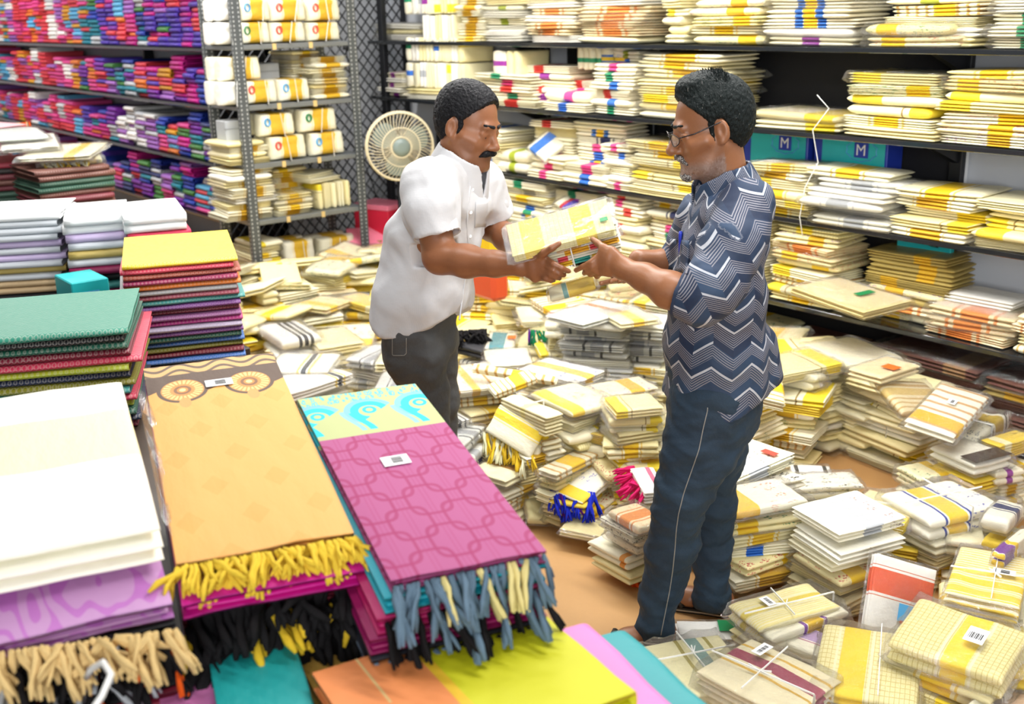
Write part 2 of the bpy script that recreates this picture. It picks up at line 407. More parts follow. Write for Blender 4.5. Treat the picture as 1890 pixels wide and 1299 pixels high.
# ------------------------------------------------------------------ cloth styles
CREAM = [(0.92, 0.85, 0.55), (0.9, 0.8, 0.44), (0.93, 0.88, 0.64), (0.89, 0.79, 0.42)]
YEL = (0.85, 0.55, 0.01); GOLD = (0.68, 0.4, 0.015); LEMON = (0.88, 0.68, 0.03)
def S(txt, col=None, band=None, bc=YEL, line=None, lc=(0.3, 0.2, 0.05), stripes=0, chk=0.0, mot=0.0, mx=-1.0, mc=(0.5, 0.1, 0.05)):
    return dict(txt=txt, col=col, band=band or (9, 0), bc=bc, line=line or (9, 0), lc=lc, stripes=stripes, chk=chk, mot=mot, mx=mx, mc=mc)
STY = dict(
    y1=S('cream cloth packet with a yellow band', None, (0.0, 0.14), YEL, (0.19, 0.012), (0.8, 0.55, 0.1)),
    y2=S('cream cloth packet with a yellow band off centre', None, (-0.28, 0.16), LEMON),
    y3=S('cream cloth packet with a yellow end', None, (0.36, 0.12), LEMON, (0.2, 0.01)),
    g1=S('ivory cloth packet with a broad golden band', (0.92, 0.88, 0.7), (0.02, 0.2), GOLD, (0.24, 0.01), (0.8, 0.6, 0.2)),
    wh=S('plain white cloth packet', (0.92, 0.9, 0.82)),
    cr=S('plain cream cloth packet', None),
    sv=S('white cloth packet with a silver grey band', (0.9, 0.89, 0.83), (0.05, 0.13), (0.42, 0.44, 0.47), (0.19, 0.01), (0.6, 0.6, 0.62)),
    rd=S('cream cloth packet with a red band', (0.92, 0.86, 0.66), (-0.1, 0.1), (0.7, 0.04, 0.03)),
    pk=S('cream cloth packet with a pink band', (0.92, 0.86, 0.66), (-0.05, 0.1), (0.82, 0.06, 0.28)),
    pu=S('cream cloth packet with a purple band', (0.92, 0.86, 0.66), (0.0, 0.1), (0.28, 0.02, 0.3)),
    bl=S('cream cloth packet with a blue band', (0.92, 0.87, 0.68), (-0.05, 0.1), (0.02, 0.15, 0.62)),
    gr=S('cream cloth packet with a green band', (0.92, 0.87, 0.68), (-0.1, 0.09), (0.01, 0.28, 0.13)),
    ol=S('cream cloth packet with an olive green band', (0.92, 0.87, 0.68), (0.0, 0.1), (0.35, 0.42, 0.02)),
    mu=S('cream cloth packet with a blue and yellow band', (0.92, 0.86, 0.66), (0.02, 0.07), YEL, (0.12, 0.045), (0.03, 0.15, 0.5)),
    na=S('cream cloth packet with navy stripes', (0.9, 0.86, 0.7), (0.1, 0.1), (0.02, 0.03, 0.12), (0.16, 0.015), (0.02, 0.03, 0.1)),
    fl=S('cream cloth packet with a printed floral end', None, (0.2, 0.13), YEL, None, mot=1.0, mc=(0.6, 0.12, 0.08)),
    fp=S('cream cloth packet with violet floral print', None, (0.15, 0.12), GOLD, None, mot=1.0, mc=(0.25, 0.1, 0.35)),
    fg=S('cream cloth packet with green leaf print', None, (-0.25, 0.12), YEL, None, mot=1.0, mc=(0.02, 0.2, 0.06)),
    fb=S('ivory cloth packet with black figure print', (0.92, 0.89, 0.75), None, mot=1.0, mc=(0.02, 0.02, 0.025)),
    ck=S('pale yellow checked cloth packet with a yellow band', (0.85, 0.78, 0.42), (0.05, 0.13), LEMON, chk=0.8),
    st=S('cream striped cloth packet with a yellow band', (0.9, 0.85, 0.62), (-0.1, 0.12), YEL, lc=(0.6, 0.35, 0.1), stripes=9),
    or_=S('cream cloth packet with an orange printed border', (0.88, 0.76, 0.5), (0.05, 0.16), (0.8, 0.28, 0.06), (0.24, 0.02), (0.75, 0.3, 0.1), mot=0.6, mc=(0.75, 0.25, 0.05)),
    go=S('dark gold cloth packet', (0.48, 0.36, 0.1), (0.2, 0.1), GOLD),
    br=S('dark brown cloth packet', (0.12, 0.035, 0.02), (0.3, 0.1), (0.3, 0.16, 0.06), mot=0.3, mc=(0.3, 0.12, 0.05)),
    yl=S('bright yellow cloth packet', (0.82, 0.6, 0.05), (0.25, 0.1), (0.88, 0.82, 0.5)),
    gy=S('silver grey cloth packet', (0.6, 0.61, 0.6), (0.1, 0.1), (0.3, 0.31, 0.33), (0.2, 0.02), (0.05, 0.05, 0.06)),
    bk=S('grey cloth packet with black stripes', (0.72, 0.71, 0.65), (0.1, 0.08), (0.03, 0.03, 0.035), None, (0.05, 0.05, 0.06), stripes=6),
)
PAL = dict(yellow='y1 y2 y3 y1 y2 cr g1'.split(), gold='g1 g1 g1 y1'.split(), white='wh wh cr sv'.split(), silver='sv sv wh cr sv'.split(),
    bands='rd pk pu bl gr ol mu cr wh'.split(), prints='fl fp fg or_ y1 y2'.split(), orange='or_ or_ fl y1 st'.split(), blue='bl mu bl wh pu fl'.split(),
    cream='cr cr cr wh y2'.split(), brown=['br'], dgold='go go y3'.split(), grey='gy gy bk sv'.split(), peach='or_ cr wh or_ cr'.split(), lime='ol y1 cr wh ol'.split(),
    heap='y1 y2 y3 g1 cr cr yl fl fg st ck y1'.split(), greyheap='bk gy sv na cr wh fb'.split(), mixed='y1 cr fl bl mu gr sv pk na'.split())
RNG = random.Random(5)
REG = []; KEEP = set(); PNAME = ['cloth_packet']
ORD = ['bottom', 'second', 'third', 'fourth', 'fifth', 'sixth', 'seventh', 'eighth', 'ninth', 'tenth', 'eleventh', 'twelfth', 'thirteenth', 'fourteenth', 'fifteenth', 'sixteenth', 'seventeenth', 'eighteenth', 'nineteenth', 'twentieth']
def frame(loc, xa, ya, dims):
    xa = nrm(xa); ya = np.asarray(ya, float); ya = nrm(ya - xa * (ya @ xa)); za = np.cross(xa, ya)
    m = Matrix.Identity(4)
    for i in range(3):
        m[i][0] = xa[i] * dims[0]; m[i][1] = ya[i] * dims[1]; m[i][2] = za[i] * dims[2]; m[i][3] = loc[i]
    return m
def packet(loc, xa, ya, dims, style, label, group=None, cat='cloth packet', mesh=None, wrap=False, string=0, name=None, rng=RNG, bare=False, note=None):
    name = name or PNAME[0]
    st = STY[style] if isinstance(style, str) else style
    me = mesh if mesh is not None else rng.choice(BARE if bare else PACK)
    o = bpy.data.objects.new(name, me); link(o)
    o.matrix_world = frame(loc, xa, ya, dims)
    c = st['col'] or rng.choice(CREAM); j = rng.uniform(0.94, 1.04); o.color = (min(1, c[0] * j), min(1, c[1] * j), min(1, c[2] * j * rng.uniform(0.96, 1.04)), 1)
    sg = rng.choice((1, 1, -1)) if isinstance(style, str) else 1
    o['band'] = (float(st['band'][0] * sg), float(st['band'][1]), 0.0); o['band_colour'] = tuple(map(float, st['bc']))
    o['line'] = (float(st['line'][0]), float(st['line'][1]), float(st['stripes'])); o['line_colour'] = tuple(map(float, st['lc']))
    o['print'] = (float(st['chk']), float(st['mot']), float(st['mx'])); o['print_colour'] = tuple(map(float, st['mc']))
    tag(o, label, cat, group); REG.append(o)
    if not isinstance(style, str) or note or name == 'cloth_bundle': KEEP.add(o)
    if wrap:
        w = bpy.data.objects.new('plastic_wrap', rng.choice(WRAPS)); link(w, o)
    if string: tie(o, dims, string, rng)
    if note: paper(o, dims, *note)
    return o
def tie(o, dims, kind, rng):
    mb = MB(); r = 0.0012
    def seg(p, q):
        p = np.array(p); q = np.array(q); d = q - p; s = nrm(np.cross(d * np.array(dims), (0, 0, 1)) if abs(d[2]) < 0.5 else (np.cross(d * np.array(dims), (1, 0, 0)) if abs(d[0]) < abs(d[1]) + 1e-6 or True else d))
        s = s * r / np.array(dims); n = np.array((0, 0, 2 * r / dims[2])) if abs(d[2]) < 0.5 else np.array((0.0, 2 * r / dims[1], 0))
        vs = [p - s - n, p + s - n, p + s + n, p - s + n, q - s - n, q + s - n, q + s + n, q - s + n]
        mb.add(vs, [(0, 1, 2, 3), (7, 6, 5, 4), (0, 4, 5, 1), (1, 5, 6, 2), (2, 6, 7, 3), (3, 7, 4, 0)])
    zt = 1.2; x0 = rng.uniform(-0.12, 0.12); sl = rng.uniform(-0.06, 0.06)
    seg((x0 - sl, -0.51, zt), (x0 + sl, 0.51, zt)); seg((x0 - sl, -0.51, 0), (x0 - sl, -0.51, zt))
    if kind > 1:
        y0 = rng.uniform(-0.1, 0.1); seg((-0.51, y0 + sl, zt), (0.51, y0 - sl, zt))
        for k in range(3):
            a = rng.uniform(0, 6.28); seg((x0, y0, zt), (x0 + 0.1 * math.cos(a), y0 + 0.12 * math.sin(a), zt + 0.03))
    put('string', mb.mesh('string', False, MAT['string_white']), None, o)
def paper(o, dims, u, v, w, h, mat='paper_white', name='price_label', zt=1.22):
    mb = MB(); a = w / dims[0] / 2; b = h / dims[1] / 2; t = 0.0012 / dims[2]
    mb.box((u - a, v - b, zt), (u + a, v + b, zt + t))
    p = put(name, mb.mesh(name, False, MAT[mat]), None, o)
    if mat == 'paper_white':
        k = MB()
        for i in range(9):
            xx = u - a * 0.7 + a * 1.4 * i / 9; k.box((xx, v - b * 0.5, zt + t), (xx + a * (0.05 + 0.07 * ((i * 7) % 3) / 2), v + b * 0.3, zt + t * 1.3))
        put('barcode', k.mesh('barcode', False, MAT['cord_black']), None, p)
    return p
def stack(base, yaw, L, W, n, T, pal, where, group, rng=RNG, jit=0.012, wrap=0.0, styles=None, yawj=0.05, name=None, bare=False, string=0.0, tilt=0.008):
    """n packets one on the other from base (x, y, z)"""
    z = base[2]
    for i in range(n):
        s = styles[i % len(styles)] if styles else rng.choice(PAL[pal])
        a = yaw + rng.gauss(0, yawj); t = T * rng.uniform(0.85, 1.12)
        tx, ty = rng.gauss(0, tilt), rng.gauss(0, tilt); xa = np.array([math.cos(a), math.sin(a), tx]); ya = np.array([-math.sin(a), math.cos(a), ty])
        loc = (base[0] + rng.gauss(0, jit), base[1] + rng.gauss(0, jit), z)
        pos = 'top' if i == n - 1 else ORD[min(i, 19)]
        txt = STY[s]['txt']
        lab = f"{txt}, {pos} of {where}" if n > 1 else f"{txt} {where}"
        packet(loc, xa, ya, (L * rng.uniform(0.95, 1.05), W * rng.uniform(0.95, 1.05), t), s, ' '.join(lab.split()[:16]), group, wrap=rng.random() < wrap, rng=rng, name=name, bare=bare, string=1 if rng.random() < string else 0)
        z += t * 1.02
    return z
def quad(A, B, C, T, style, label, n=1, **kw):
    """packet whose top face has corners A, B (along its length) and C (along its width)"""
    A, B, C = map(np.asarray, (A, B, C)); xa = B - A; L = np.linalg.norm(xa); xa = xa / L; ya = C - A; ya = ya - xa * (ya @ xa); W = np.linalg.norm(ya); ya = ya / W
    za = np.cross(xa, ya); flip = za[2] < 0
    ctr = A + xa * L / 2 + ya * W / 2
    if flip: xa, ya = xa, -ya; za = -za
    o = packet(ctr - za * T, xa, ya, (L, W, T), style, label, **kw); KEEP.add(o)
    return o

# ================================================================== the room
def slab(name, lo, hi, mat, label, cat):
    mb = MB(); mb.box(lo, hi); o = mb.build(name, MAT[mat]); return struct(o, label, cat)
YS, YW = 4.1, 4.5          # shelf front, wall behind the shelves
slab('floor', (-13, -2.5, -0.05), (2.5, 4.6, 0.0), 'floor_tan', 'tan brown shop floor under the heaps of cloth packets', 'floor')
slab('wall_back', (-7.05, YW, 0), (2.5, YW + 0.1, 3.1), 'wall_white', 'pale grey wall behind the black packet shelves', 'wall')
slab('wall_left', (-7.15, 3.47, 0), (-7.05, YW, 3.1), 'wall_white', 'white wall behind the black wire mesh', 'wall')
slab('wall_saree_shelf', (-13, 3.45, 0), (-7.05, 3.55, 3.1), 'wall_white', 'pale wall behind the colourful saree shelves', 'wall')
slab('wall_far', (-13.1, -2.5, 0), (-13, 3.45, 3.1), 'wall_white', 'pale far end wall beyond the saree shelves', 'wall')
xb0 = on_y(1048, 90, 4.47)[0]; xb1 = on_y(1790, 100, 4.47)[0]
slab('trim_1', (xb0, 4.465, 0.0), (xb1, 4.495, 2.6), 'board_black', 'black back board behind the packet shelves', 'panel')
slab('trim_2', (xb1 + 0.005, 4.46, 0.92), (xb1 + 0.03, 4.49, 1.27), 'paper_white', 'narrow white strip at the edge of the black board', 'trim')

# ------------------------------------------------------------------ black wall rack
rack = empty('wall_rack', (-4.0, YS, 0)); tag(rack, 'long black rack along the wall, filled with cream cloth packets', 'shelf rack')
LEV = [1.66, 1.295, 0.905, 0.505, 0.11]
X0, X1 = -6.75, -0.9
for z in LEV:
    mb = MB(); mb.bevbox((X0 + 4.0, 0, z - 0.022), (X1 + 4.0, 0.365, z), 0.003); mb.build('shelf', MAT['shelf_black'], rack)
for x in (-6.6, -1.2):
    mb = MB(); mb.bevbox((x + 3.97, 0.012, 0.0), (x + 4.03, 0.05, 2.35), 0.004); mb.build('post', MAT['black_metal'], rack)
for x in (-6.42, -5.28, on_y(1203, 200, 4.44)[0], -2.56, -1.1):
    mb = MB(); mb.bevbox((x + 3.97, 0.325, 0.0), (x + 4.03, 0.36, 2.35), 0.004); mb.build('post', MAT['black_metal'], rack)
for x in (-5.28, -2.56):
    for z in LEV[:3]:
        mb = MB()
        mb.add([(x + 3.985, 0.33, z - 0.022), (x + 3.985, 0.08, z - 0.022), (x + 3.985, 0.33, z - 0.12), (x + 4.015, 0.33, z - 0.022), (x + 4.015, 0.08, z - 0.022), (x + 4.015, 0.33, z - 0.12)],
               [(0, 1, 2), (3, 5, 4), (0, 3, 4, 1), (1, 4, 5, 2), (2, 5, 3, 0)])
        mb.build('bracket', MAT['black_metal'], rack)

LEVTXT = ['top black shelf', 'second black shelf', 'third black shelf', 'fourth black shelf', 'lowest black shelf']
PALTXT = dict(yellow='yellow banded', gold='golden', white='white', silver='silvery', bands='colour banded', prints='printed', orange='orange bordered', blue='blue banded', cream='cream', brown='brown', dgold='dark gold', grey='grey', peach='peach', lime='lime banded', mixed='mixed', heap='yellowish')
def shelf_stack(lv, xa, xb, ytop, pal, T=0.034, depth=0.29, back=0.0, styles=None, yaw=0.0, wrap=0.0, jit=0.008, nmax=20, xpix=None):
    z = LEV[lv]; yf = YS + 0.01 + back; depth = min(depth, YW - 0.1 - yf)
    # pixel columns are read where the stack meets its shelf
    yb = {0: lambda x: 76 + 0.0145 * (x - 690), 1: lambda x: 175 + 0.0925 * (x - 680), 2: lambda x: 312 + 0.167 * (x - 909), 3: lambda x: 553 + 0.23 * (x - 1420), 4: lambda x: 720 + 0.29 * (x - 1420)}[lv]
    a = on_y(xa, yb(xa), yf)[0]; b = on_y(xb, yb(xb), yf)[0]; ztop = on_y((xa + xb) / 2, ytop, yf)[2]
    T *= 1.16; n = max(1, min(nmax, int(round((min(ztop, 2.02) - z) / T)))); L = b - a
    stack(((a + b) / 2, yf + depth / 2 + 0.005, z + 0.001), yaw, L, depth, n, T, pal, f'{PALTXT[pal]} stack on ' + LEVTXT[lv], 'cloth packets on the ' + LEVTXT[lv], styles=styles, wrap=wrap, jit=jit * 1.3, yawj=0.055)
def shelf_upright(lv, xa, xb, h, pal, n, back=0.0, zoff=0.0, band='pu'):
    """packets standing on edge side by side"""
    z = LEV[lv] + zoff; yf = YS + 0.02 + back
    yb = {0: 76, 1: 190, 2: 330, 3: 420}[lv]
    a = on_y(xa, yb, yf)[0]; b = on_y(xb, yb, yf)[0]; t = (b - a) / n
    for i in range(n):
        s = band if i == 0 else RNG.choice(PAL[pal]); x = a + t * (i + 0.0)
        # thickness along +x, length upright
        packet((x, yf + 0.13, z + h / 2), (0, 0, 1), (0, -1, 0), (h, 0.25, t * 0.97), s, ' '.join((STY[s]['txt'] + ' on edge on the ' + LEVTXT[lv]).split()[:16]), 'cloth packets on the ' + LEVTXT[lv])
# top shelf
shelf_stack(0, 690, 772, 44, 'white', 0.03, back=.06, depth=.25, styles=['wh', 'cr', 'wh'], wrap=1, nmax=4)
shelf_upright(0, 778, 836, 0.16, 'white', 5, band='wh'); shelf_upright(0, 745, 800, 0.15, 'white', 4, zoff=0.165, back=0.1, band='gr')
shelf_upright(0, 778, 836, 0.15, 'cream', 5, zoff=0.165, band='pu')
shelf_stack(0, 842, 890, -30, 'gold', 0.03); shelf_stack(0, 893, 966, -30, 'lime', 0.03, wrap=.4)
shelf_stack(0, 971, 1058, -30, 'peach', 0.03); shelf_stack(0, 1064, 1180, -30, 'peach', 0.033, wrap=.4)
shelf_stack(0, 1225, 1262, -10, 'cream', 0.035, back=0.06)
shelf_stack(0, 1275, 1400, -30, 'prints', 0.036, wrap=.4); shelf_stack(0, 1410, 1568, -30, 'blue', 0.036, wrap=.5)
shelf_stack(0, 1592, 1760, 40, 'prints', 0.036, styles=['fl', 'fg', 'pk'], wrap=.6); shelf_stack(0, 1630, 1800, -20, 'peach', 0.036, back=0.05, styles=['cr', 'wh', 'cr', 'st', 'ol', 'ol', 'st', 'wh', 'st'])
shelf_stack(0, 1822, 2010, -20, 'blue', 0.036, styles=['gr', 'gr', 'gr', 'wh', 'rd', 'pu', 'mu', 'cr', 'y1'], wrap=.5)
# second shelf
shelf_stack(1, 698, 742, 138, 'white', 0.027, styles=['pu', 'wh', 'pu', 'wh'])
shelf_upright(1, 748, 800, 0.16, 'white', 4, band='bl', zoff=0.075); shelf_upright(1, 800, 856, 0.16, 'cream', 5, band='cr', zoff=0.075)
shelf_upright(1, 748, 800, 0.15, 'white', 4, band='gr', zoff=0.24); shelf_upright(1, 800, 856, 0.15, 'cream', 5, band='bl', zoff=0.24)
shelf_stack(1, 748, 856, 160, 'white', 0.034, nmax=2)
shelf_stack(1, 875, 985, 138, 'bands', 0.032, styles=['rd', 'gr', 'rd', 'pk', 'gr'])
shelf_upright(1, 905, 958, 0.15, 'cream', 2, band='pu', zoff=0.17); shelf_stack(1, 958, 1050, 116, 'bands', 0.036, styles=['cr', 'pu', 'rd', 'cr', 'pu', 'rd'], back=0.06)
shelf_stack(1, 1000, 1085, 176, 'bands', 0.045, styles=['bl', 'pk']); shelf_stack(1, 1038, 1110, 140, 'bands', 0.037, styles=['pk', 'rd', 'pk', 'rd', 'gr'], back=0.1)
shelf_stack(1, 1088, 1165, 125, 'bands', 0.038, styles=['gr', 'bl', 'rd', 'bl', 'gr', 'pk', 'rd']); shelf_stack(1, 1130, 1180, 98, 'bands', 0.04, back=0.12)
shelf_upright(1, 1060, 1150, 0.13, 'bands', 2, band='gr', zoff=0.22, back=0.1)
shelf_stack(1, 1172, 1325, 100, 'yellow', 0.034, wrap=.3)
shelf_stack(1, 1382, 1540, 205, 'yellow', 0.036, styles=['y2', 'y2', 'na'], wrap=.5, nmax=3)
shelf_stack(1, 1556, 1722, 140, 'yellow', 0.037, styles=['cr', 'y1', 'y3', 'y2', 'fg', 'y2', 'fl', 'y3', 'fp'], wrap=.4)
shelf_stack(1, 1728, 1900, 132, 'prints', 0.035, wrap=.3); shelf_stack(1, 1905, 2080, 140, 'yellow', 0.036)
# third shelf
shelf_stack(2, 850, 925, 235, 'bands', 0.036); shelf_stack(2, 915, 972, 272, 'bands', 0.11, styles=['ol'], nmax=1)
shelf_stack(2, 972, 1042, 292, 'bands', 0.037, styles=['pk', 'pk', 'pk']); shelf_stack(2, 985, 1060, 225, 'bands', 0.04, back=0.1, styles=['cr', 'rd', 'pu', 'rd', 'cr'])
shelf_stack(2, 1030, 1120, 300, 'bands', 0.05, styles=['bl', 'pk'], nmax=2); shelf_stack(2, 1062, 1150, 222, 'bands', 0.037, back=0.08, styles=['rd', 'cr', 'mu', 'bl', 'pk', 'na', 'mu', 'cr'])
shelf_stack(2, 1108, 1165, 268, 'white', 0.036, styles=['pk', 'wh', 'cr', 'wh', 'bl']); shelf_stack(2, 1165, 1285, 262, 'yellow', 0.034, wrap=.3, jit=0.02)
shelf_stack(2, 1372, 1490, 304, 'yellow', 0.034, wrap=.3, jit=0.012, depth=.2); shelf_stack(2, 1494, 1640, 318, 'silver', 0.034, depth=.2, styles=['sv', 'wh', 'sv', 'wh', 'sv', 'y1', 'cr', 'y2', 'fl'], wrap=.4, jit=0.018)
shelf_stack(2, 1645, 1795, 355, 'yellow', 0.036, wrap=.3, jit=.015); shelf_stack(2, 1800, 1960, 372, 'yellow', 0.036, wrap=.3, jit=.015)
# fourth shelf
shelf_stack(3, 860, 930, 350, 'bands', 0.036); shelf_stack(3, 925, 1005, 330, 'mixed', 0.036); shelf_stack(3, 930, 1015, 372, 'mixed', 0.04, styles=['bl', 'pu', 'bl', 'mu'], back=-0.0)
shelf_stack(3, 1020, 1100, 352, 'bands', 0.036, back=.05); shelf_stack(3, 1110, 1180, 352, 'bands', 0.037, styles=['cr', 'cr', 'cr', 'cr', 'rd', 'cr', 'rd', 'pk', 'rd'])
shelf_stack(3, 1195, 1275, 365, 'mixed', 0.036, back=.05); shelf_stack(3, 1290, 1400, 400, 'yellow', 0.036)
shelf_stack(3, 1420, 1530, 420, 'orange', 0.035, styles=['y1', 'y3', 'st', 'y2', 'fl', 'fl', 'or_', 'fp', 'ck', 'st'], wrap=.3)
shelf_stack(3, 1590, 1740, 468, 'dgold', 0.034, back=0.09, styles=['cr', 'or_', 'go', 'fp', 'go', 'go', 'go', 'go'])
shelf_stack(3, 1700, 1850, 560, 'orange', 0.036, wrap=.6, nmax=3); shelf_stack(3, 1865, 1990, 590, 'orange', 0.036, wrap=.6, nmax=4)
shelf_stack(3, 1740, 1860, 530, 'peach', 0.036, back=.12, nmax=4)
# lowest shelf
shelf_stack(4, 1425, 1560, 560, 'brown', 0.04, nmax=5); shelf_stack(4, 1600, 1790, 640, 'brown', 0.04, nmax=6, wrap=.7); shelf_stack(4, 1800, 2000, 690, 'brown', 0.04, nmax=6, wrap=.7, styles=['br', 'go', 'br'])
for xx in range(700, 1400, 90): shelf_stack(4, xx, xx + 84, 470 + (xx - 700) * 0.2, 'heap', 0.036, nmax=6)
# single packets leaning on the shelves
def lean(lv, pxs, style, label, T=0.035, **kw):
    (a, b, c), (da, db, dc) = pxs
    quad(on_y(*a, YS + da), on_y(*b, YS + db), on_y(*c, YS + dc), T, style, label, group=None, **kw)
lean(2, (((972, 270), (1005, 296), (1002, 232)), (-0.01, -0.01, 0.12)), S('x', (0.92, 0.88, 0.7), (-0.18, 0.18), (0.02, 0.18, 0.66)), 'cream packet with a broad blue band leaning against the stacks on the third shelf', wrap=True)
lean(3, (((1022, 372), (1060, 398), (1052, 345)), (-0.01, -0.01, 0.14)), S('x', (0.9, 0.86, 0.66), (0.0, 0.13), (0.08, 0.05, 0.45), (0.19, 0.06), (0.6, 0.03, 0.05)), 'cream packet with a red and navy band leaning on the fourth shelf', wrap=True)
zf = LEV[3] + 0.13
stack((*on_z(1610, 580, LEV[3])[:2] + np.array([0, 0.14]), LEV[3] + 0.001), 0.0, 0.36, 0.3, 3, 0.036, 'prints', 'the loose stack by the packet with the oval label', 'cloth packets on the fourth shelf of the black rack', wrap=.5)
quad(on_z(*c5(610, 490), zf), on_z(*c5(840, 435), zf), on_z(*c5(480, 320), zf + 0.03), 0.035, S('x', (0.9, 0.76, 0.38), None, line=None, mot=0.0), 'yellow cream packet with an oval green label on the fourth shelf', wrap=True, note=(0.12, -0.12, 0.1, 0.035, 'label_green', 'brand_label'))

# ------------------------------------------------------------------ blue cartons with the letter M behind the packets
def letter(ch, size, mat, parent, mtx, name='printed_letter'):
    cu = bpy.data.curves.new('letter', 'FONT'); cu.body = ch; cu.size = size; cu.align_x = 'CENTER'; cu.align_y = 'CENTER'; cu.extrude = 0.0006
    t = bpy.data.objects.new('letter_tmp', cu); COL.objects.link(t); dg = bpy.context.evaluated_depsgraph_get(); dg.update()
    me = bpy.data.meshes.new_from_object(t.evaluated_get(dg)); bpy.data.objects.remove(t)
    me.materials.clear(); me.materials.append(MAT[mat]); o = bpy.data.objects.new(name, me); link(o, parent); o.matrix_local = mtx
    return o
FRONT = Matrix(((1, 0, 0, 0), (0, 0, -1, 0), (0, 1, 0, 0), (0, 0, 0, 1)))
for (xa, xb) in ((1372, 1492), (1502, 1640)):
    a = on_y(xa, 262, 4.335)[0]; b = on_y(xb, 275, 4.335)[0]; w = (b - a)
    bx = empty('gift_carton', ((a + b) / 2, 4.335, LEV[2])); tag(bx, 'blue turquoise carton with a letter M ' + ('behind the silvery stack on third shelf' if xa > 1400 else 'behind the yellow banded stack on third shelf'), 'carton', 'blue letter M cartons')
    mb = MB(); mb.bevbox((-w / 2 + 0.004, 0, 0.001), (w / 2 - 0.004, 0.12, 0.355), 0.004); mb.build('body', MAT['box_royal_blue'], bx)
    mb = MB(); mb.bevbox((-w / 2 + 0.05, -0.002, 0.12), (w / 2 - 0.015, 0.0, 0.35), 0.0005); pn = mb.build('front_panel', MAT['box_turquoise'], bx)
    mb = MB(); mb.tube([(w * 0.16 + 0.075 * math.cos(k * 0.3142) * (1 + 0.12 * (k % 2)), -0.003, 0.3 + 0.045 * math.sin(k * 0.3142) * (1 + 0.12 * (k % 2))) for k in range(21)], 0.0025, 4); mb.build('scroll_ornament', MAT['label_blue'], bx)
    mb = MB(); mb.bevbox((w * 0.16 - 0.036, -0.006, 0.268), (w * 0.16 + 0.036, -0.002, 0.335), 0.0005); em = mb.build('emblem', MAT['box_royal_blue'], bx)
    letter('M', 0.07, 'paper_white', bx, Matrix.Translation((w * 0.16, -0.0075, 0.3)) @ FRONT)
# turquoise carton at the back of the fourth shelf
a = on_y(1665, 462, 4.33); bx = empty('turquoise_carton', (a[0] + 0.1, 4.33, LEV[3])); tag(bx, 'small turquoise carton at the back of the fourth shelf of the black rack', 'carton')
mb = MB(); mb.bevbox((-0.13, 0, 0.001), (0.13, 0.03, 0.33), 0.004); mb.build('body', MAT['box_turquoise'], bx)
mb = MB(); mb.box((-0.131, -0.001, 0.24), (0.131, 0.031, 0.246)); mb.build('lid_seam', MAT['box_royal_blue'], bx)

# hanging white string in front of the right shelves
mb = MB(); pts = [on_y(x, y, YS - 0.012) for x, y in ((1508, 175), (1530, 200), (1500, 240), (1510, 300), (1488, 345), (1478, 400), (1484, 440))]
for p in pts[4:]: p[1] = YS - 0.02
mb.tube(pts, 0.0022, 5); tag(mb.build('loose_string', MAT['string_white'], None, True), 'loose white string hanging down over the shelf edges', 'string')

# ------------------------------------------------------------------ slotted steel rack
XR = -6.2
yl = on_x(451, 200, XR)[1]; yr = on_x(658, 190, XR)[1]
sr = empty('slotted_rack', (XR, yl, 0)); tag(sr, 'grey slotted-angle steel rack with bundles of white and gold cloth', 'shelf rack')
wR = yr - yl; RL = [1.68, 1.335, 0.99, 0.65, 0.30]; dR = 0.42
pm = MB(); pm.box((-0.004, -0.03, 0), (0.0, 0.03, 2.3)); pm.box((-0.034, -0.03, 0), (-0.004, -0.026, 2.3)); pme = pm.mesh('slotted_post', False, MAT['slotted_steel'])
for (x, y, f) in ((0, 0, 1), (0, wR, -1), (-dR, 0, 1), (-dR, wR, -1)):
    o = put('post', pme, None, sr, (x, y, 0)); o.scale = (1, f, 1)
for z in RL:
    mb = MB(); mb.bevbox((-dR, -0.02, z - 0.03), (-0.006, wR + 0.02, z), 0.004); mb.build('shelf', MAT['steel_shelf'], sr)
    for yy in (0.3 * wR, 0.62 * wR):
        mb = MB(); mb.box((-0.008, yy - 0.012, z - 0.034), (-0.002, yy + 0.012, z + 0.002)); mb.build('tape', MAT['carton_olive'] if False else MAT['gold_string'], sr)
RTXT = ['top shelf', 'second shelf', 'third shelf', 'fourth shelf', 'lowest shelf']
def rack_y(px, py, x=XR): return on_x(px, py, x)[1]
LOGO = {None: '', 'label_green': ' and green mark', 'label_red': ' and red mark', 'label_orange': ' and orange mark', 'label_blue': ' and blue mark'}
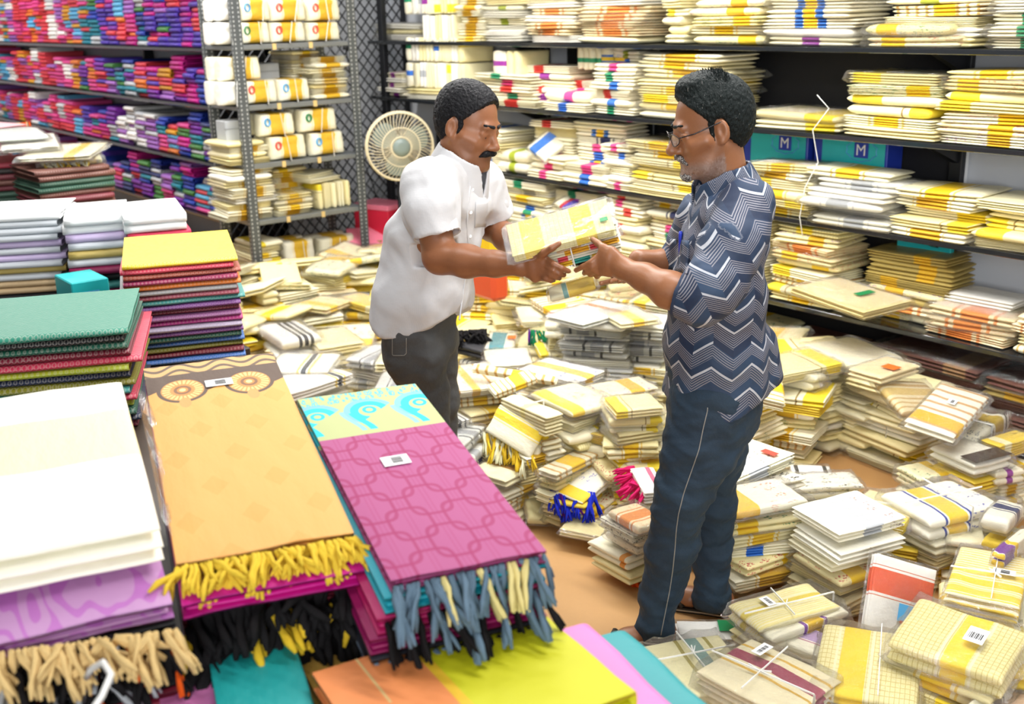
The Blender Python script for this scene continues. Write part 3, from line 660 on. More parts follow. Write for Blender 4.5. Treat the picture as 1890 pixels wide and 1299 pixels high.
def bundle(lv, xa, xb, ya, yb, style='g1', back=0.04, T=None, logo=None):
    """a tied bundle facing +x: pixels give left/right and top/bottom of its face"""
    x = XR - back; y0 = rack_y(xa, (ya + yb) / 2, x); y1 = rack_y(xb, (ya + yb) / 2, x); zt = on_x((xa + xb) / 2, ya, x)[2]; zb = on_x((xa + xb) / 2, yb, x)[2]
    zb = max(zb, RL[lv] + 0.002) if abs(zb - RL[lv]) < 0.08 else zb
    if abs(zb - RL[lv]) < 0.06: zb = RL[lv] + 0.002
    # length along y, height z, depth x -> face normal +x
    o = packet((x - 0.26, (y0 + y1) / 2, (zt + zb) / 2), (0, 1, 0), (0, 0, 1), (y1 - y0, zt - zb, 0.26), style, ' '.join(f"{STY[style]['txt'].replace('packet', 'bundle')}{LOGO[logo]} on {RTXT[lv]} of slotted rack".split()[:16]), 'tied bundles on the slotted rack', cat='cloth bundle', mesh=PACK[0], name='cloth_bundle', string=1)
    o.rotation_euler = o.rotation_euler
    mb = MB()
    if logo:
        u = 0.3; d = (y1 - y0, zt - zb, 0.26)
        mb.tube([(-u + 0.016 / d[0] * math.cos(a * 0.524), 0.12 + 0.022 / d[1] * math.sin(a * 0.524), 1.02) for a in range(13)], 0.03, 4)
        put('brand_mark', mb.mesh('brand_mark', False, MAT[logo]), None, o)
    return o
R_ = RNG
for (xa, xb) in ((445, 500), (502, 566), (570, 630)):
    bundle(0, xa, xb, 40, 80, logo=R_.choice(('label_green', 'label_red', 'label_orange'))); bundle(0, xa, xb, -2, 39, logo=R_.choice(('label_green', 'label_red', 'label_blue')))
for (ya, yb) in ((40, 80), (-2, 39)): bundle(0, 406, 438, ya, yb, 'wh', back=0.06)
bundle(1, 408, 448, 150, 196, 'wh', back=0.05); bundle(1, 452, 514, 148, 193, logo='label_red'); bundle(1, 516, 574, 145, 190, logo='label_blue')
bundle(1, 408, 484, 104, 149, 'g1', back=0.06)
bundle(2, 500, 568, 250, 294, logo='label_red'); bundle(2, 576, 638, 243, 288, logo='label_blue'); bundle(2, 480, 546, 208, 251, logo='label_blue'); bundle(2, 556, 624, 199, 243, logo='label_green')
def rack_stack(lv, xa, xb, ytop, styles, T=0.034, depth=0.3, back=0.03, where='stack', wrap=0.3, n=None):
    x = XR - back; yb = {1: 190, 2: 292, 3: 402, 4: 505}[lv]
    y0 = rack_y(xa, yb, x); y1 = rack_y(xb, yb, x); zt = on_x((xa + xb) / 2, ytop, x)[2]; n = n or max(1, round((zt - RL[lv]) / T))
    stack((x - depth / 2, (y0 + y1) / 2, RL[lv] + 0.001), math.pi / 2, y1 - y0, depth, n, T, 'gold', f'{where} on {RTXT[lv]} of slotted rack', 'cloth packets on the slotted rack', styles=styles, wrap=wrap, yawj=0.04)
rack_stack(1, 580, 645, 100, ['g1', 'g1', 'y1'], 0.032); rack_stack(1, 548, 600, 95, ['g1', 'y1'], 0.03, back=0.16, where='rear stack')
rack_stack(2, 422, 498, 264, ['cr', 'y1', 'g1'], 0.035); rack_stack(3, 428, 512, 316, ['g1', 'g1', 'y1', 'wh'], 0.033); rack_stack(3, 515, 582, 355, ['g1', 'y1'], 0.034)
rack_stack(3, 505, 570, 312, ['y1', 'fl', 'g1'], 0.034, back=0.2, where='rear stack')
for k in range(5):
    y0 = rack_y(590 + 13 * k, 385, XR - 0.05); t = 0.042
    packet((XR - 0.2, y0, RL[3] + 0.085), (0, 0, 1), (1, 0, 0), (0.165, 0.28, t), 'cr' if k else 'y3', 'cream cloth packet standing on edge on the fourth shelf of the slotted rack', 'cloth packets on the slotted rack')
stack((XR - 0.2, rack_y(610, 350), RL[3] + 0.175), 1.9, 0.26, 0.2, 2, 0.03, 'cream', 'the slanting pair atop upright packets on the slotted rack', 'cloth packets on the slotted rack')
bundle(4, 525, 584, 443, 488, back=0.1); bundle(4, 592, 660, 436, 482, back=0.12)
rack_stack(4, 470, 522, 452, ['y1', 'cr', 'y2'], 0.034)
# cartons on the rack
for (lv, xa, xb, ytop, back) in ((1, 486, 540, 118, 0.1), (2, 418, 458, 222, 0.12)):
    x = XR - back; y0 = rack_y(xa, ytop + 30, x); y1 = rack_y(xb, ytop + 30, x); zt = on_x((xa + xb) / 2, ytop, x)[2]
    if lv == 1: x -= 0.16
    bx = empty('grey_carton', (x, (y0 + y1) / 2, RL[lv])); tag(bx, f'plain grey carton among bundles on the {RTXT[lv]} of the slotted rack', 'carton')
    mb = MB(); mb.bevbox((-0.14, -(y1 - y0) / 2, 0.001), (0, (y1 - y0) / 2, zt - RL[lv]), 0.006); mb.build('body', MAT['carton_grey'], bx)
    mb = MB(); mb.box((-0.02, -(y1 - y0) / 2 - 0.001, zt - RL[lv] - 0.05), (0.001, (y1 - y0) / 2 + 0.001, zt - RL[lv] - 0.046)); mb.build('lid_edge', MAT['steel_shelf'], bx)

# ------------------------------------------------------------------ black diamond mesh partition
XM = -6.85
mp = empty('mesh_partition', (XM, 3.0, 0)); tag(mp, 'black diamond wire mesh partition behind the steel rack and the fan', 'mesh')
mb = MB(); y0_, y1_, z0_, z1_ = 0.0, 1.45, 0.02, 2.4; c = 0.085
def clipseg(y, z, dy, dz):
    ts = [-9, 9]
    for v, d, lo, hi in ((y, dy, y0_, y1_), (z, dz, z0_, z1_)):
        a, b = (lo - v) / d, (hi - v) / d; ts[0] = max(ts[0], min(a, b)); ts[1] = min(ts[1], max(a, b))
    return ts
for s in (-1, 1):
    for k in range(-60, 60):
        y, z, dy, dz = k * c * 0.85, 0.0, 0.85, 1.0 * s
        t0, t1 = clipseg(y, z, dy, dz)
        if t1 > t0 + 0.01: mb.tube([(0.004 * s, y + dy * t0, z + dz * t0), (0.004 * s, y + dy * t1, z + dz * t1)], 0.0055, 4)
o = mb.build('wire_mesh', MAT['black_metal'], mp); o['kind'] = 'stuff'
for (lo, hi) in (((-0.015, -0.03, 0), (0.015, 0.0, 2.43)), ((-0.015, 1.45, 0), (0.015, 1.48, 2.43)), ((-0.015, 0.0, 2.4), (0.015, 1.45, 2.43)), ((-0.015, 0.0, 0.0), (0.015, 1.45, 0.03))):
    mb = MB(); mb.bevbox(lo, hi, 0.003); mb.build('frame_bar', MAT['black_metal'], mp)
mb = MB(); mb.tube([on_x(x, y, XM + 0.03) for x, y in ((638, 88), (645, 130), (668, 250), (672, 300), (690, 345), (700, 400))], 0.0045, 5)
mb.tube([on_x(638, 84, XM + 0.03), on_x(638, 92, XM + 0.03)], 0.02, 8); tag(mb.build('power_cord', MAT['cord_black'], None, True), 'thin black power cord hanging on the wire mesh', 'cord')

# ------------------------------------------------------------------ pedestal fan with a round wire guard
fc = on_y(738, 270, 3.83); fr = 0.215
fan = empty('pedestal_fan', (fc[0], fc[1], 0)); tag(fan, 'pedestal fan with round cream wire guard before the black mesh', 'fan')
fdir = nrm(0.72 * RH * 0.35 - FH + 0.0 * UP); fx = nrm(np.cross(UP, fdir)); fy = np.cross(fdir, fx)
fo = np.array([0, 0, fc[2]])
def fp(r, a, d): return fo + fx * r * math.cos(a) + fy * r * math.sin(a) + fdir * d
mb = MB()
for r, d in ((fr, 0.0), (fr * 0.97, 0.02), (fr * 0.56, 0.058), (fr * 0.3, 0.068), (fr * 0.98, -0.03)):
    mb.tube([fp(r, 2 * math.pi * k / 40, d) for k in range(41)], 0.006 if r > 0.18 else 0.0036, 5, False)
mb.build('guard_ring', MAT['cane_wire'], fan, True)
mb = MB()
for k in range(52):
    a = 2 * math.pi * k / 52; mb.tube([fp(fr * q, a + 0.5 * (1 - q), dd) for q, dd in ((0.24, 0.068), (0.5, 0.062), (0.75, 0.045), (0.93, 0.022), (1.0, 0.0))], 0.0021, 4, False)
    if k % 2 == 0: mb.tube([fp(fr * q, a, dd) for q, dd in ((0.2, -0.09), (0.6, -0.085), (0.92, -0.06), (1.0, -0.0))], 0.0021, 4, False)
g = mb.build('guard_wires', MAT['cane_wire'], fan, True); g['kind'] = 'stuff'
mb = MB(); mb.tube([fp(0, 0, 0.066), fp(0, 0, 0.074), fp(0, 0, 0.076)], [fr * 0.26, fr * 0.25, fr * 0.1], 24); mb.build('guard_badge', MAT['fan_blade'], fan, True)
mb = MB(); mb.tube([fp(0, 0, 0.05), fp(0, 0, -0.02)], [0.03, 0.035], 16); mb.build('hub', MAT['fan_blade'], fan, True)
for k in range(3):
    mb = MB(); a0 = 2 * math.pi * k / 3 + 0.4; n = 8; vs = []
    for i in range(n + 1):
        q = 0.03 + (fr * 0.86 - 0.03) * i / n; wd = 0.35 + 0.5 * math.sin(math.pi * (i / n) ** 0.8) * 0.7
        for j in range(5):
            a = a0 + (j / 4 - 0.5) * 2 * wd * (0.75 if i > n - 1 else 1); vs.append(fp(q, a, 0.02 * (j / 4 - 0.5) + 0.004)); 
    vs2 = [v - fdir * 0.003 for v in vs]; N = len(vs); fs = []
    for i in range(n):
        for j in range(4):
            q = (i * 5 + j, i * 5 + j + 1, i * 5 + j + 6, i * 5 + j + 5); fs.append(q); fs.append(tuple(a + N for a in q[::-1]))
    mb.add(vs + vs2, fs); mb.build('blade', MAT['fan_blade'], fan, True)
mb = MB(); mb.tube([fo - fdir * 0.02, fo - fdir * 0.1, fo - fdir * 0.2], [0.05, 0.062, 0.045], 16); mb.build('motor', MAT['fan_blade'], fan, True)
mb = MB(); mb.tube([fo - fdir * 0.12 - UP * 0.03, fo - fdir * 0.12 - UP * (fc[2] - 0.02)], 0.014, 10); mb.build('pole', MAT['black_metal'], fan, True)
mb = MB(); q = fo - fdir * 0.12; mb.tube([(q[0], q[1], 0.0), (q[0], q[1], 0.02), (q[0], q[1], 0.035)], [0.17, 0.165, 0.03], 24); mb.build('base', MAT['black_metal'], fan, True)

# boxes on the floor below the fan
def loose_box(name, px, py, z, dims, yaw, mat, label, tilt=0.0, lidmat=None):
    p = on_z(px, py, z); b = empty(name, p, yaw); tag(b, label, 'box'); b.rotation_euler = (tilt, 0, yaw)
    mb = MB(); mb.bevbox((-dims[0] / 2, -dims[1] / 2, 0), (dims[0] / 2, dims[1] / 2, dims[2]), 0.004); mb.build('body', MAT[mat], b)
    mb = MB(); mb.bevbox((-dims[0] / 2 - 0.004, -dims[1] / 2 - 0.004, dims[2] - 0.03), (dims[0] / 2 + 0.004, dims[1] / 2 + 0.004, dims[2] + 0.004), 0.003); mb.build('lid', MAT[lidmat or mat], b)
    return b
loose_box('gift_box', 708, 455, 0.32, (0.3, 0.22, 0.3), 0.3, 'box_red', 'upright red gift box on the floor under the fan', 0, 'box_pink')
loose_box('gift_box', 690, 452, 0.36, (0.34, 0.2, 0.07), 1.1, 'box_pink', 'flat pink gift box tipped against the red box', 0.45)
loose_box('brown_carton', 690, 492, 0.2, (0.24, 0.2, 0.2), 0.5, 'carton_olive', 'open olive brown carton on the floor below the pink box')

# ================================================================== colourful saree shelves
sk = empty('saree_rack', (-6.9, 3.0, 0)); tag(sk, 'long dark rack packed with columns of colourful folded sarees', 'shelf rack')
SL = [1.65, 1.29, 0.92, 0.55, 0.19]; SY = 3.0
for z in SL:
    mb = MB(); mb.bevbox((-6.1, 0, z - 0.022), (0, 0.4, z), 0.003); mb.build('shelf', MAT['shelf_black'], sk)
for x in (0.0, -1.9, -3.8, -5.7):
    mb = MB(); mb.bevbox((x - 0.0, 0.0 if x == 0 else 0.3, 0), (x + 0.05, 0.06 if x == 0 else 0.38, 2.4), 0.004); mb.build('post', MAT['black_metal'], sk)
mb = MB(); mb.box((0.0, 0.06, 0), (0.012, 0.4, 2.4)); mb.build('end_panel', MAT['black_metal'], sk)
SCOL = dict(magenta=(0.5, 0.005, 0.22), purple=(0.16, 0.01, 0.3), violet=(0.07, 0.03, 0.36), blue=(0.01, 0.04, 0.35), teal=(0.005, 0.2, 0.28), coral=(0.62, 0.04, 0.06), orange=(0.7, 0.17, 0.02), mustard=(0.6, 0.28, 0.01), pink=(0.62, 0.05, 0.24), lilac=(0.32, 0.12, 0.46), green=(0.05, 0.2, 0.04), crimson=(0.5, 0.01, 0.06), navy=(0.02, 0.03, 0.14), sky=(0.1, 0.4, 0.65), grey=(0.5, 0.52, 0.55), white=(0.85, 0.84, 0.82), maroon=(0.22, 0.02, 0.04))
SPAL = [['violet', 'pink', 'lilac', 'blue', 'magenta', 'green'], ['coral', 'blue', 'magenta', 'lilac', 'teal', 'pink', 'orange'], ['lilac', 'orange', 'coral', 'sky', 'pink', 'mustard'], ['magenta', 'purple', 'coral', 'violet'], ['sky', 'pink', 'grey', 'coral', 'teal', 'mustard'], ['navy', 'blue', 'teal', 'purple', 'grey', 'green'], ['white', 'grey', 'lilac', 'white'], ['pink', 'coral', 'lilac', 'grey']]
LOWS = []
for s in range(3):
    LOWS.append(folded_mesh('saree_fold', 1, 60 + s, rx=0.06, mat='saree_plain', ny=4))
srng = random.Random(21); count = 0; rest_v = []; rest_f = []; rest_c = []
BOXV = [(-.5, -.5, 0), (.5, -.5, 0), (.5, .5, 0), (-.5, .5, 0), (-.5, -.5, 1), (.5, -.5, 1), (.5, .5, 1), (-.5, .5, 1)]
STXT = ['top', 'second', 'third', 'fourth']
SEGV = []
for k in range(6):
    a = -math.pi / 2 + math.pi * k / 5; SEGV.append((0.03 * math.cos(a), 0.5 + 0.5 * math.sin(a)))
for lv in range(4):
    x = -6.97
    while x > -12.7:
        w = srng.uniform(0.17, 0.23); pal = srng.choice(SPAL[:6] + [SPAL[3], SPAL[0], SPAL[1], SPAL[5]])
        if lv == 2 and -8.6 < x < -7.85: pal = SPAL[6]
        if x < -9.5: pal = srng.choice([['pink', 'lilac', 'coral', 'grey', 'white'], ['pink', 'coral', 'coral'], SPAL[2], SPAL[4], ['lilac', 'pink', 'white']])
        z = SL[lv] + 0.001; ztop = SL[lv] + srng.uniform(0.17, 0.3) if lv else 2.05
        i = 0; jx = 0
        run = None
        while z < ztop:
            t = srng.uniform(0.027, 0.036); jx = srng.gauss(0, 0.01)
            if run is None or srng.random() < 0.75: run = srng.choice(pal)
            c = SCOL[run]; dep = 0.34 * srng.uniform(0.96, 1.04); q = srng.uniform(0.85, 1.15); c = tuple(min(1, a * q) for a in c)
            yo = SY + 0.02 + abs(srng.gauss(0, 0.012))
            if x > -8.6 and count < 300:
                o = bpy.data.objects.new('folded_saree', srng.choice(LOWS)); link(o)
                o.matrix_world = frame((x - w / 2 + jx, yo + dep / 2, z), (0, -1, 0), (1, 0, 0), (dep, w * 0.97, t)); o.color = (*c, 1)
                tag(o, f'{run} folded saree in a column on the {STXT[lv]} shelf of the saree rack', 'saree', f'folded sarees on the {STXT[lv]} saree shelf'); count += 1
            else:
                n = len(rest_v); X_ = x - w / 2 + jx; hw = w * 0.485
                for sx in (-1, 1):
                    for (py, pz) in SEGV: rest_v.append((X_ + sx * hw, yo + 0.03 - py, z + pz * t))
                    rest_v.append((X_ + sx * hw, yo + dep, z + t)); rest_v.append((X_ + sx * hw, yo + dep, z))
                m = len(SEGV) + 2
                for k in range(m): rest_f.append((n + k, n + (k + 1) % m, n + m + (k + 1) % m, n + m + k)); rest_c.append(c)
                rest_f.append(tuple(n + k for k in range(m))); rest_c.append(c); rest_f.append(tuple(n + m + k for k in range(m))[::-1]); rest_c.append(c)
            z += t * 1.01; i += 1
        x -= w + 0.006
me = mesh_from('sarees', rest_v, rest_f, False, (MAT['cloth_vertex_colour'],))
at = me.attributes.new('Col', 'FLOAT_COLOR', 'CORNER'); arr = []
for p, c in zip(rest_f, rest_c): arr += [*c, 1.0] * len(p)
at.data.foreach_set('color', arr); bm_fix(me)
o = put('folded_sarees', me); tag(o, 'hundreds of folded sarees filling the farther part of the saree rack', 'sarees', kind='stuff')

# ================================================================== tables with folded sarees
TZ = 0.72
def table(x0, x1, y0, y1, label):
    t = empty('display_table', ((x0 + x1) / 2, (y0 + y1) / 2, 0)); tag(t, label, 'table'); hx, hy = (x1 - x0) / 2, (y1 - y0) / 2
    mb = MB(); mb.bevbox((-hx, -hy, TZ - 0.03), (hx, hy, TZ), 0.004); mb.build('table_top', MAT['dark_wood'], t)
    for sx in (-1, 1):
        for sy in (-1, 1):
            mb = MB(); mb.bevbox((sx * (hx - 0.06) - 0.03, sy * (hy - 0.06) - 0.03, 0), (sx * (hx - 0.06) + 0.03, sy * (hy - 0.06) + 0.03, TZ - 0.03), 0.004); mb.build('leg', MAT['dark_wood'], t)
    for s in (-1, 1):
        mb = MB(); mb.box((-hx + 0.05, s * (hy - 0.06) - 0.012, TZ - 0.13), (hx - 0.05, s * (hy - 0.06) + 0.012, TZ - 0.03)); mb.build('apron', MAT['dark_wood'], t)
table(-3.3, -0.8, -0.35, 1.06, 'dark wooden table under the fringed sarees')
table(-5.2, -3.55, -0.1, 1.6, 'dark wooden table under the stack topped by a yellow saree')
table(-6.75, -5.24, 0.5, 2.06, 'dark wooden table under the maroon and green sarees')

TCOL = dict(yellow=(0.74, 0.55, 0.003), crimson=(0.55, 0.03, 0.08), russet=(0.32, 0.06, 0.03), maroon=(0.2, 0.01, 0.03), orange=(0.72, 0.2, 0.02), silver=(0.42, 0.45, 0.47), rose=(0.42, 0.09, 0.14), teal=(0.05, 0.3, 0.28), purple=(0.22, 0.06, 0.3), mauve=(0.3, 0.1, 0.28), magenta=(0.45, 0.03, 0.22), lilac=(0.42, 0.36, 0.5), bottle=(0.01, 0.1, 0.06), blue=(0.04, 0.16, 0.5), olive=(0.2, 0.19, 0.01), black=(0.012, 0.012, 0.014), lime=(0.36, 0.42, 0.02), navy=(0.012, 0.02, 0.06), emerald=(0.01, 0.2, 0.13), brown=(0.16, 0.04, 0.025), palegrey=(0.6, 0.64, 0.68), white=(0.88, 0.9, 0.9), tan=(0.5, 0.36, 0.2), gold=(0.55, 0.42, 0.12), lavender=(0.55, 0.45, 0.68), wine=(0.28, 0.012, 0.08))
trng = random.Random(9)
def saree(loc, xa, ya, dims, col, label, group=None, mesh=None, plain=False, name='stacked_saree'):
    o = bpy.data.objects.new(name, mesh or trng.choice(PLAIN if plain else BROC)); link(o); o.matrix_world = frame(loc, xa, ya, dims); q = trng.uniform(0.92, 1.08)
    o.color = (*[min(1, c * q) for c in col], 1); tag(o, label, 'saree', group); return o
def saree_stack(pa, pb, ztop, cols, depth, where, group, plain=False, z0=TZ, jit=0.008):
    """cols from the top down; pa, pb: pixels of the left and right end of the front top edge"""
    A, B = on_z(*pa, ztop), on_z(*pb, ztop); ya = B - A; W = np.linalg.norm(ya); ya = ya / W; xa = np.array([ya[1], -ya[0], 0]); n = len(cols); T = (ztop - z0) / n; mid = (A + B) / 2
    for i, cn in enumerate(cols):
        z = ztop - (i + 1) * T; d = depth * trng.uniform(0.97, 1.03); j = trng.gauss(0, jit)
        loc = mid - xa * (d / 2 + 0.0 - j) + ya * trng.gauss(0, jit); loc[2] = z + 0.0005
        a = trng.gauss(0, 0.012); x2 = xa * math.cos(a) + ya * math.sin(a); y2 = -xa * math.sin(a) + ya * math.cos(a)
        pos = 'top' if i == 0 else (ORD[i] + ' from the top' if i < 18 else 'near the bottom')
        saree(loc, x2, y2, (d, W * trng.uniform(0.975, 1.02), T * 0.985), TCOL[cn], ' '.join(f'{cn} folded saree, {pos} of {where}'.split()[:16]), group, plain=plain)
saree_stack((222, 492), (437, 474), 1.07, ['yellow', 'crimson', 'russet', 'wine', 'orange', 'silver', 'rose', 'teal', 'purple', 'maroon', 'mauve', 'magenta', 'lilac', 'purple', 'bottle', 'blue', 'olive', 'maroon', 'blue'], 0.52, 'the tall stack with a yellow top', 'stack with a yellow top')
saree_stack((-95, 632), (233, 605), 1.02, ['emerald', 'black', 'bottle', 'maroon', 'crimson', 'lime', 'navy', 'olive', 'teal', 'crimson', 'lime', 'bottle', 'navy', 'maroon'], 0.5, 'the stack with a sea green top', 'stack with a sea green top')
saree_stack((-60, 402), (106, 393), 1.1, ['white', 'palegrey', 'palegrey', 'palegrey', 'lavender', 'palegrey', 'lavender', 'palegrey', 'gold', 'palegrey', 'tan', 'tan', 'black', 'maroon'], 0.4, 'the pale grey stack behind the sea green one', 'pale grey saree stack', True)
saree_stack((116, 405), (236, 396), 1.09, ['white', 'white', 'lavender', 'palegrey', 'gold', 'palegrey', 'wine', 'black', 'teal', 'wine', 'navy'], 0.42, 'the stack between pale grey and red ones', 'stack behind the yellow topped stack', True)
saree_stack((236, 402), (352, 392), 1.1, ['white', 'white', 'crimson', 'wine', 'palegrey', 'palegrey', 'lavender', 'wine', 'navy', 'palegrey', 'maroon'], 0.42, 'the stack with white over crimson', 'stack with white over crimson', True)
saree_stack((66, 318), (207, 303), 1.1, ['brown', 'brown', 'bottle', 'bottle', 'brown', 'maroon', 'brown', 'maroon', 'wine', 'brown', 'maroon', 'bottle', 'maroon'], 0.42, 'the brown and bottle green stack', 'brown and bottle green stack')
saree_stack((-60, 305), (62, 297), 1.1, ['crimson', 'black', 'maroon', 'brown', 'maroon', 'bottle', 'bottle', 'maroon', 'brown', 'black', 'maroon', 'bottle'], 0.42, 'the stack with a crimson top', 'stack with a crimson top')

# ------------------------------------------------------------------ tassels
TAS = []
for s in range(5):
    r = random.Random(70 + s); mb = MB()
    for k in range(4):
        a = r.uniform(0, 6.28); sp = r.uniform(0.05, 0.2); cur = r.uniform(-0.25, 0.25)
        pts = [(0.02 * math.cos(a), 0.02 * math.sin(a), 0), (0.05 * math.cos(a + 1) + cur * 0.3, 0.05 * math.sin(a + 1), -0.25), (0.03 * math.cos(a) + cur * 0.6, 0.03 * math.sin(a), -0.5), (sp * 0.6 * math.cos(a) + cur, sp * 0.6 * math.sin(a), -0.75), (sp * math.cos(a) + cur * 0.9, sp * math.sin(a), -1.0)]
        mb.tube(pts, [0.05, 0.075, 0.055, 0.07, 0.03], 5)
    TAS.append(mb.mesh('tassel', True))
TASM = {}
def tassels(parent, P, Q, n, length, mats, out, drop=0.75, rng=trng, width=1.0, curl=0.2):
    P, Q = np.asarray(P, float), np.asarray(Q, float); inv = parent.matrix_world.inverted()
    for i in range(n):
        mt = rng.choice(mats); s = rng.randrange(5); key = (s, mt)
        if key not in TASM:
            m = TAS[s].copy(); m.materials.clear(); m.materials.append(MAT['tassel_' + mt]); TASM[key] = m
        p = P + (Q - P) * ((i + 0.5 + rng.uniform(-0.3, 0.3)) / n); d = nrm(-UP * drop + np.asarray(out) * (1 - drop) + (Q - P) / np.linalg.norm(Q - P) * rng.gauss(0, curl) + np.asarray(out) * rng.gauss(0, curl * 0.8))
        xa = nrm(np.cross(d, (0.3, 0.5, 0.1))); ya = np.cross(-d, xa); L = length * rng.uniform(0.75, 1.2); m4 = Matrix.Identity(4); wd = L * width
        for k in range(3): m4[k][0] = xa[k] * wd; m4[k][1] = ya[k] * wd; m4[k][2] = -d[k] * L; m4[k][3] = p[k]
        o = bpy.data.objects.new('tassel', TASM[key]); link(o, parent); o.matrix_parent_inverse = inv; o.matrix_world = m4

# ------------------------------------------------------------------ foreground saree patterns
def ring(nt, x, y, cx, cy, r, w, ay=1.0):
    dx = MT(nt, 'SUBTRACT', x, cx); dy = MT(nt, 'MULTIPLY', MT(nt, 'SUBTRACT', y, cy), ay)
    d = MT(nt, 'SQRT', MT(nt, 'ADD', MT(nt, 'MULTIPLY', dx, dx), MT(nt, 'MULTIPLY', dy, dy)))
    return MT(nt, 'LESS_THAN', MT(nt, 'ABSOLUTE', MT(nt, 'SUBTRACT', d, r)), w), d, dx, dy
def orange_saree():
    m, nt, b = new_mat('saree_orange_print'); x, y, z = SEP(nt, TC(nt))
    col = (0.72, 0.36, 0.085, 1)
    # woven diamonds in staggered rows
    fx = MT(nt, 'MULTIPLY', x, 7.0); row = MT(nt, 'FLOOR', fx); fy = MT(nt, 'ADD', MT(nt, 'MULTIPLY', y, 2.6), MT(nt, 'MULTIPLY', row, 0.5))
    ax = MT(nt, 'ABSOLUTE', MT(nt, 'SUBTRACT', MT(nt, 'FRACT', fx), 0.5)); ay = MT(nt, 'ABSOLUTE', MT(nt, 'SUBTRACT', MT(nt, 'FRACT', fy), 0.5))
    dia = MT(nt, 'LESS_THAN', MT(nt, 'ADD', MT(nt, 'MULTIPLY', ax, 1.3), MT(nt, 'MULTIPLY', ay, 1.9)), 0.42)
    c = MIX(nt, MT(nt, 'MULTIPLY', dia, 0.7), col, (0.72, 0.32, 0.06))
    # brown border with two hanging medallions
    brown = MT(nt, 'GREATER_THAN', x, MT(nt, 'ADD', 0.31, MT(nt, 'MULTIPLY', MT(nt, 'SINE', MT(nt, 'MULTIPLY', y, 13.0)), -0.02)))
    c = MIX(nt, brown, c, (0.085, 0.045, 0.025))
    far = MT(nt, 'GREATER_THAN', x, 0.42); wav = MT(nt, 'GREATER_THAN', MT(nt, 'SINE', MT(nt, 'ADD', MT(nt, 'MULTIPLY', x, 150.0), MT(nt, 'MULTIPLY', MT(nt, 'SINE', MT(nt, 'MULTIPLY', y, 19.0)), 3.0))), 0.35)
    c = MIX(nt, far, c, MIX(nt, wav, (0.62, 0.36, 0.13), (0.12, 0.07, 0.04)))
    for cy in (-0.24, 0.25):
        for r, w, cc in ((0.0, 0.078, (0.085, 0.045, 0.025)), (0.0, 0.066, (0.55, 0.24, 0.05)), (0.05, 0.012, (0.72, 0.5, 0.18)), (0.0, 0.03, (0.62, 0.22, 0.04)), (0.022, 0.005, (0.2, 0.09, 0.03)), (0.0, 0.01, (0.85, 0.6, 0.25))):
            k, d, dx, dy = ring(nt, x, y, 0.315, cy, r, w, 0.42)
            if r == 0.05:
                at = nt.nodes.new('ShaderNodeMath'); at.operation = 'ARCTAN2'; nt.links.new(dy, at.inputs[0]); nt.links.new(dx, at.inputs[1])
                k = MT(nt, 'MULTIPLY', k, MT(nt, 'GREATER_THAN', MT(nt, 'SINE', MT(nt, 'MULTIPLY', at.outputs[0], 24.0)), -0.4))
            c = MIX(nt, k, c, cc)
        k, d, dx, dy = ring(nt, x, y, 0.235, cy, 0.0, 0.03, 0.7); c = MIX(nt, k, c, (0.6, 0.3, 0.08))
    nt.links.new(c, b.inputs['Base Color']); b.inputs['Roughness'].default_value = 0.65; nt.links.new(BUMP(nt, NOISE(nt, TC(nt), 5, 4), 0.25, 0.02), b.inputs['Normal'])
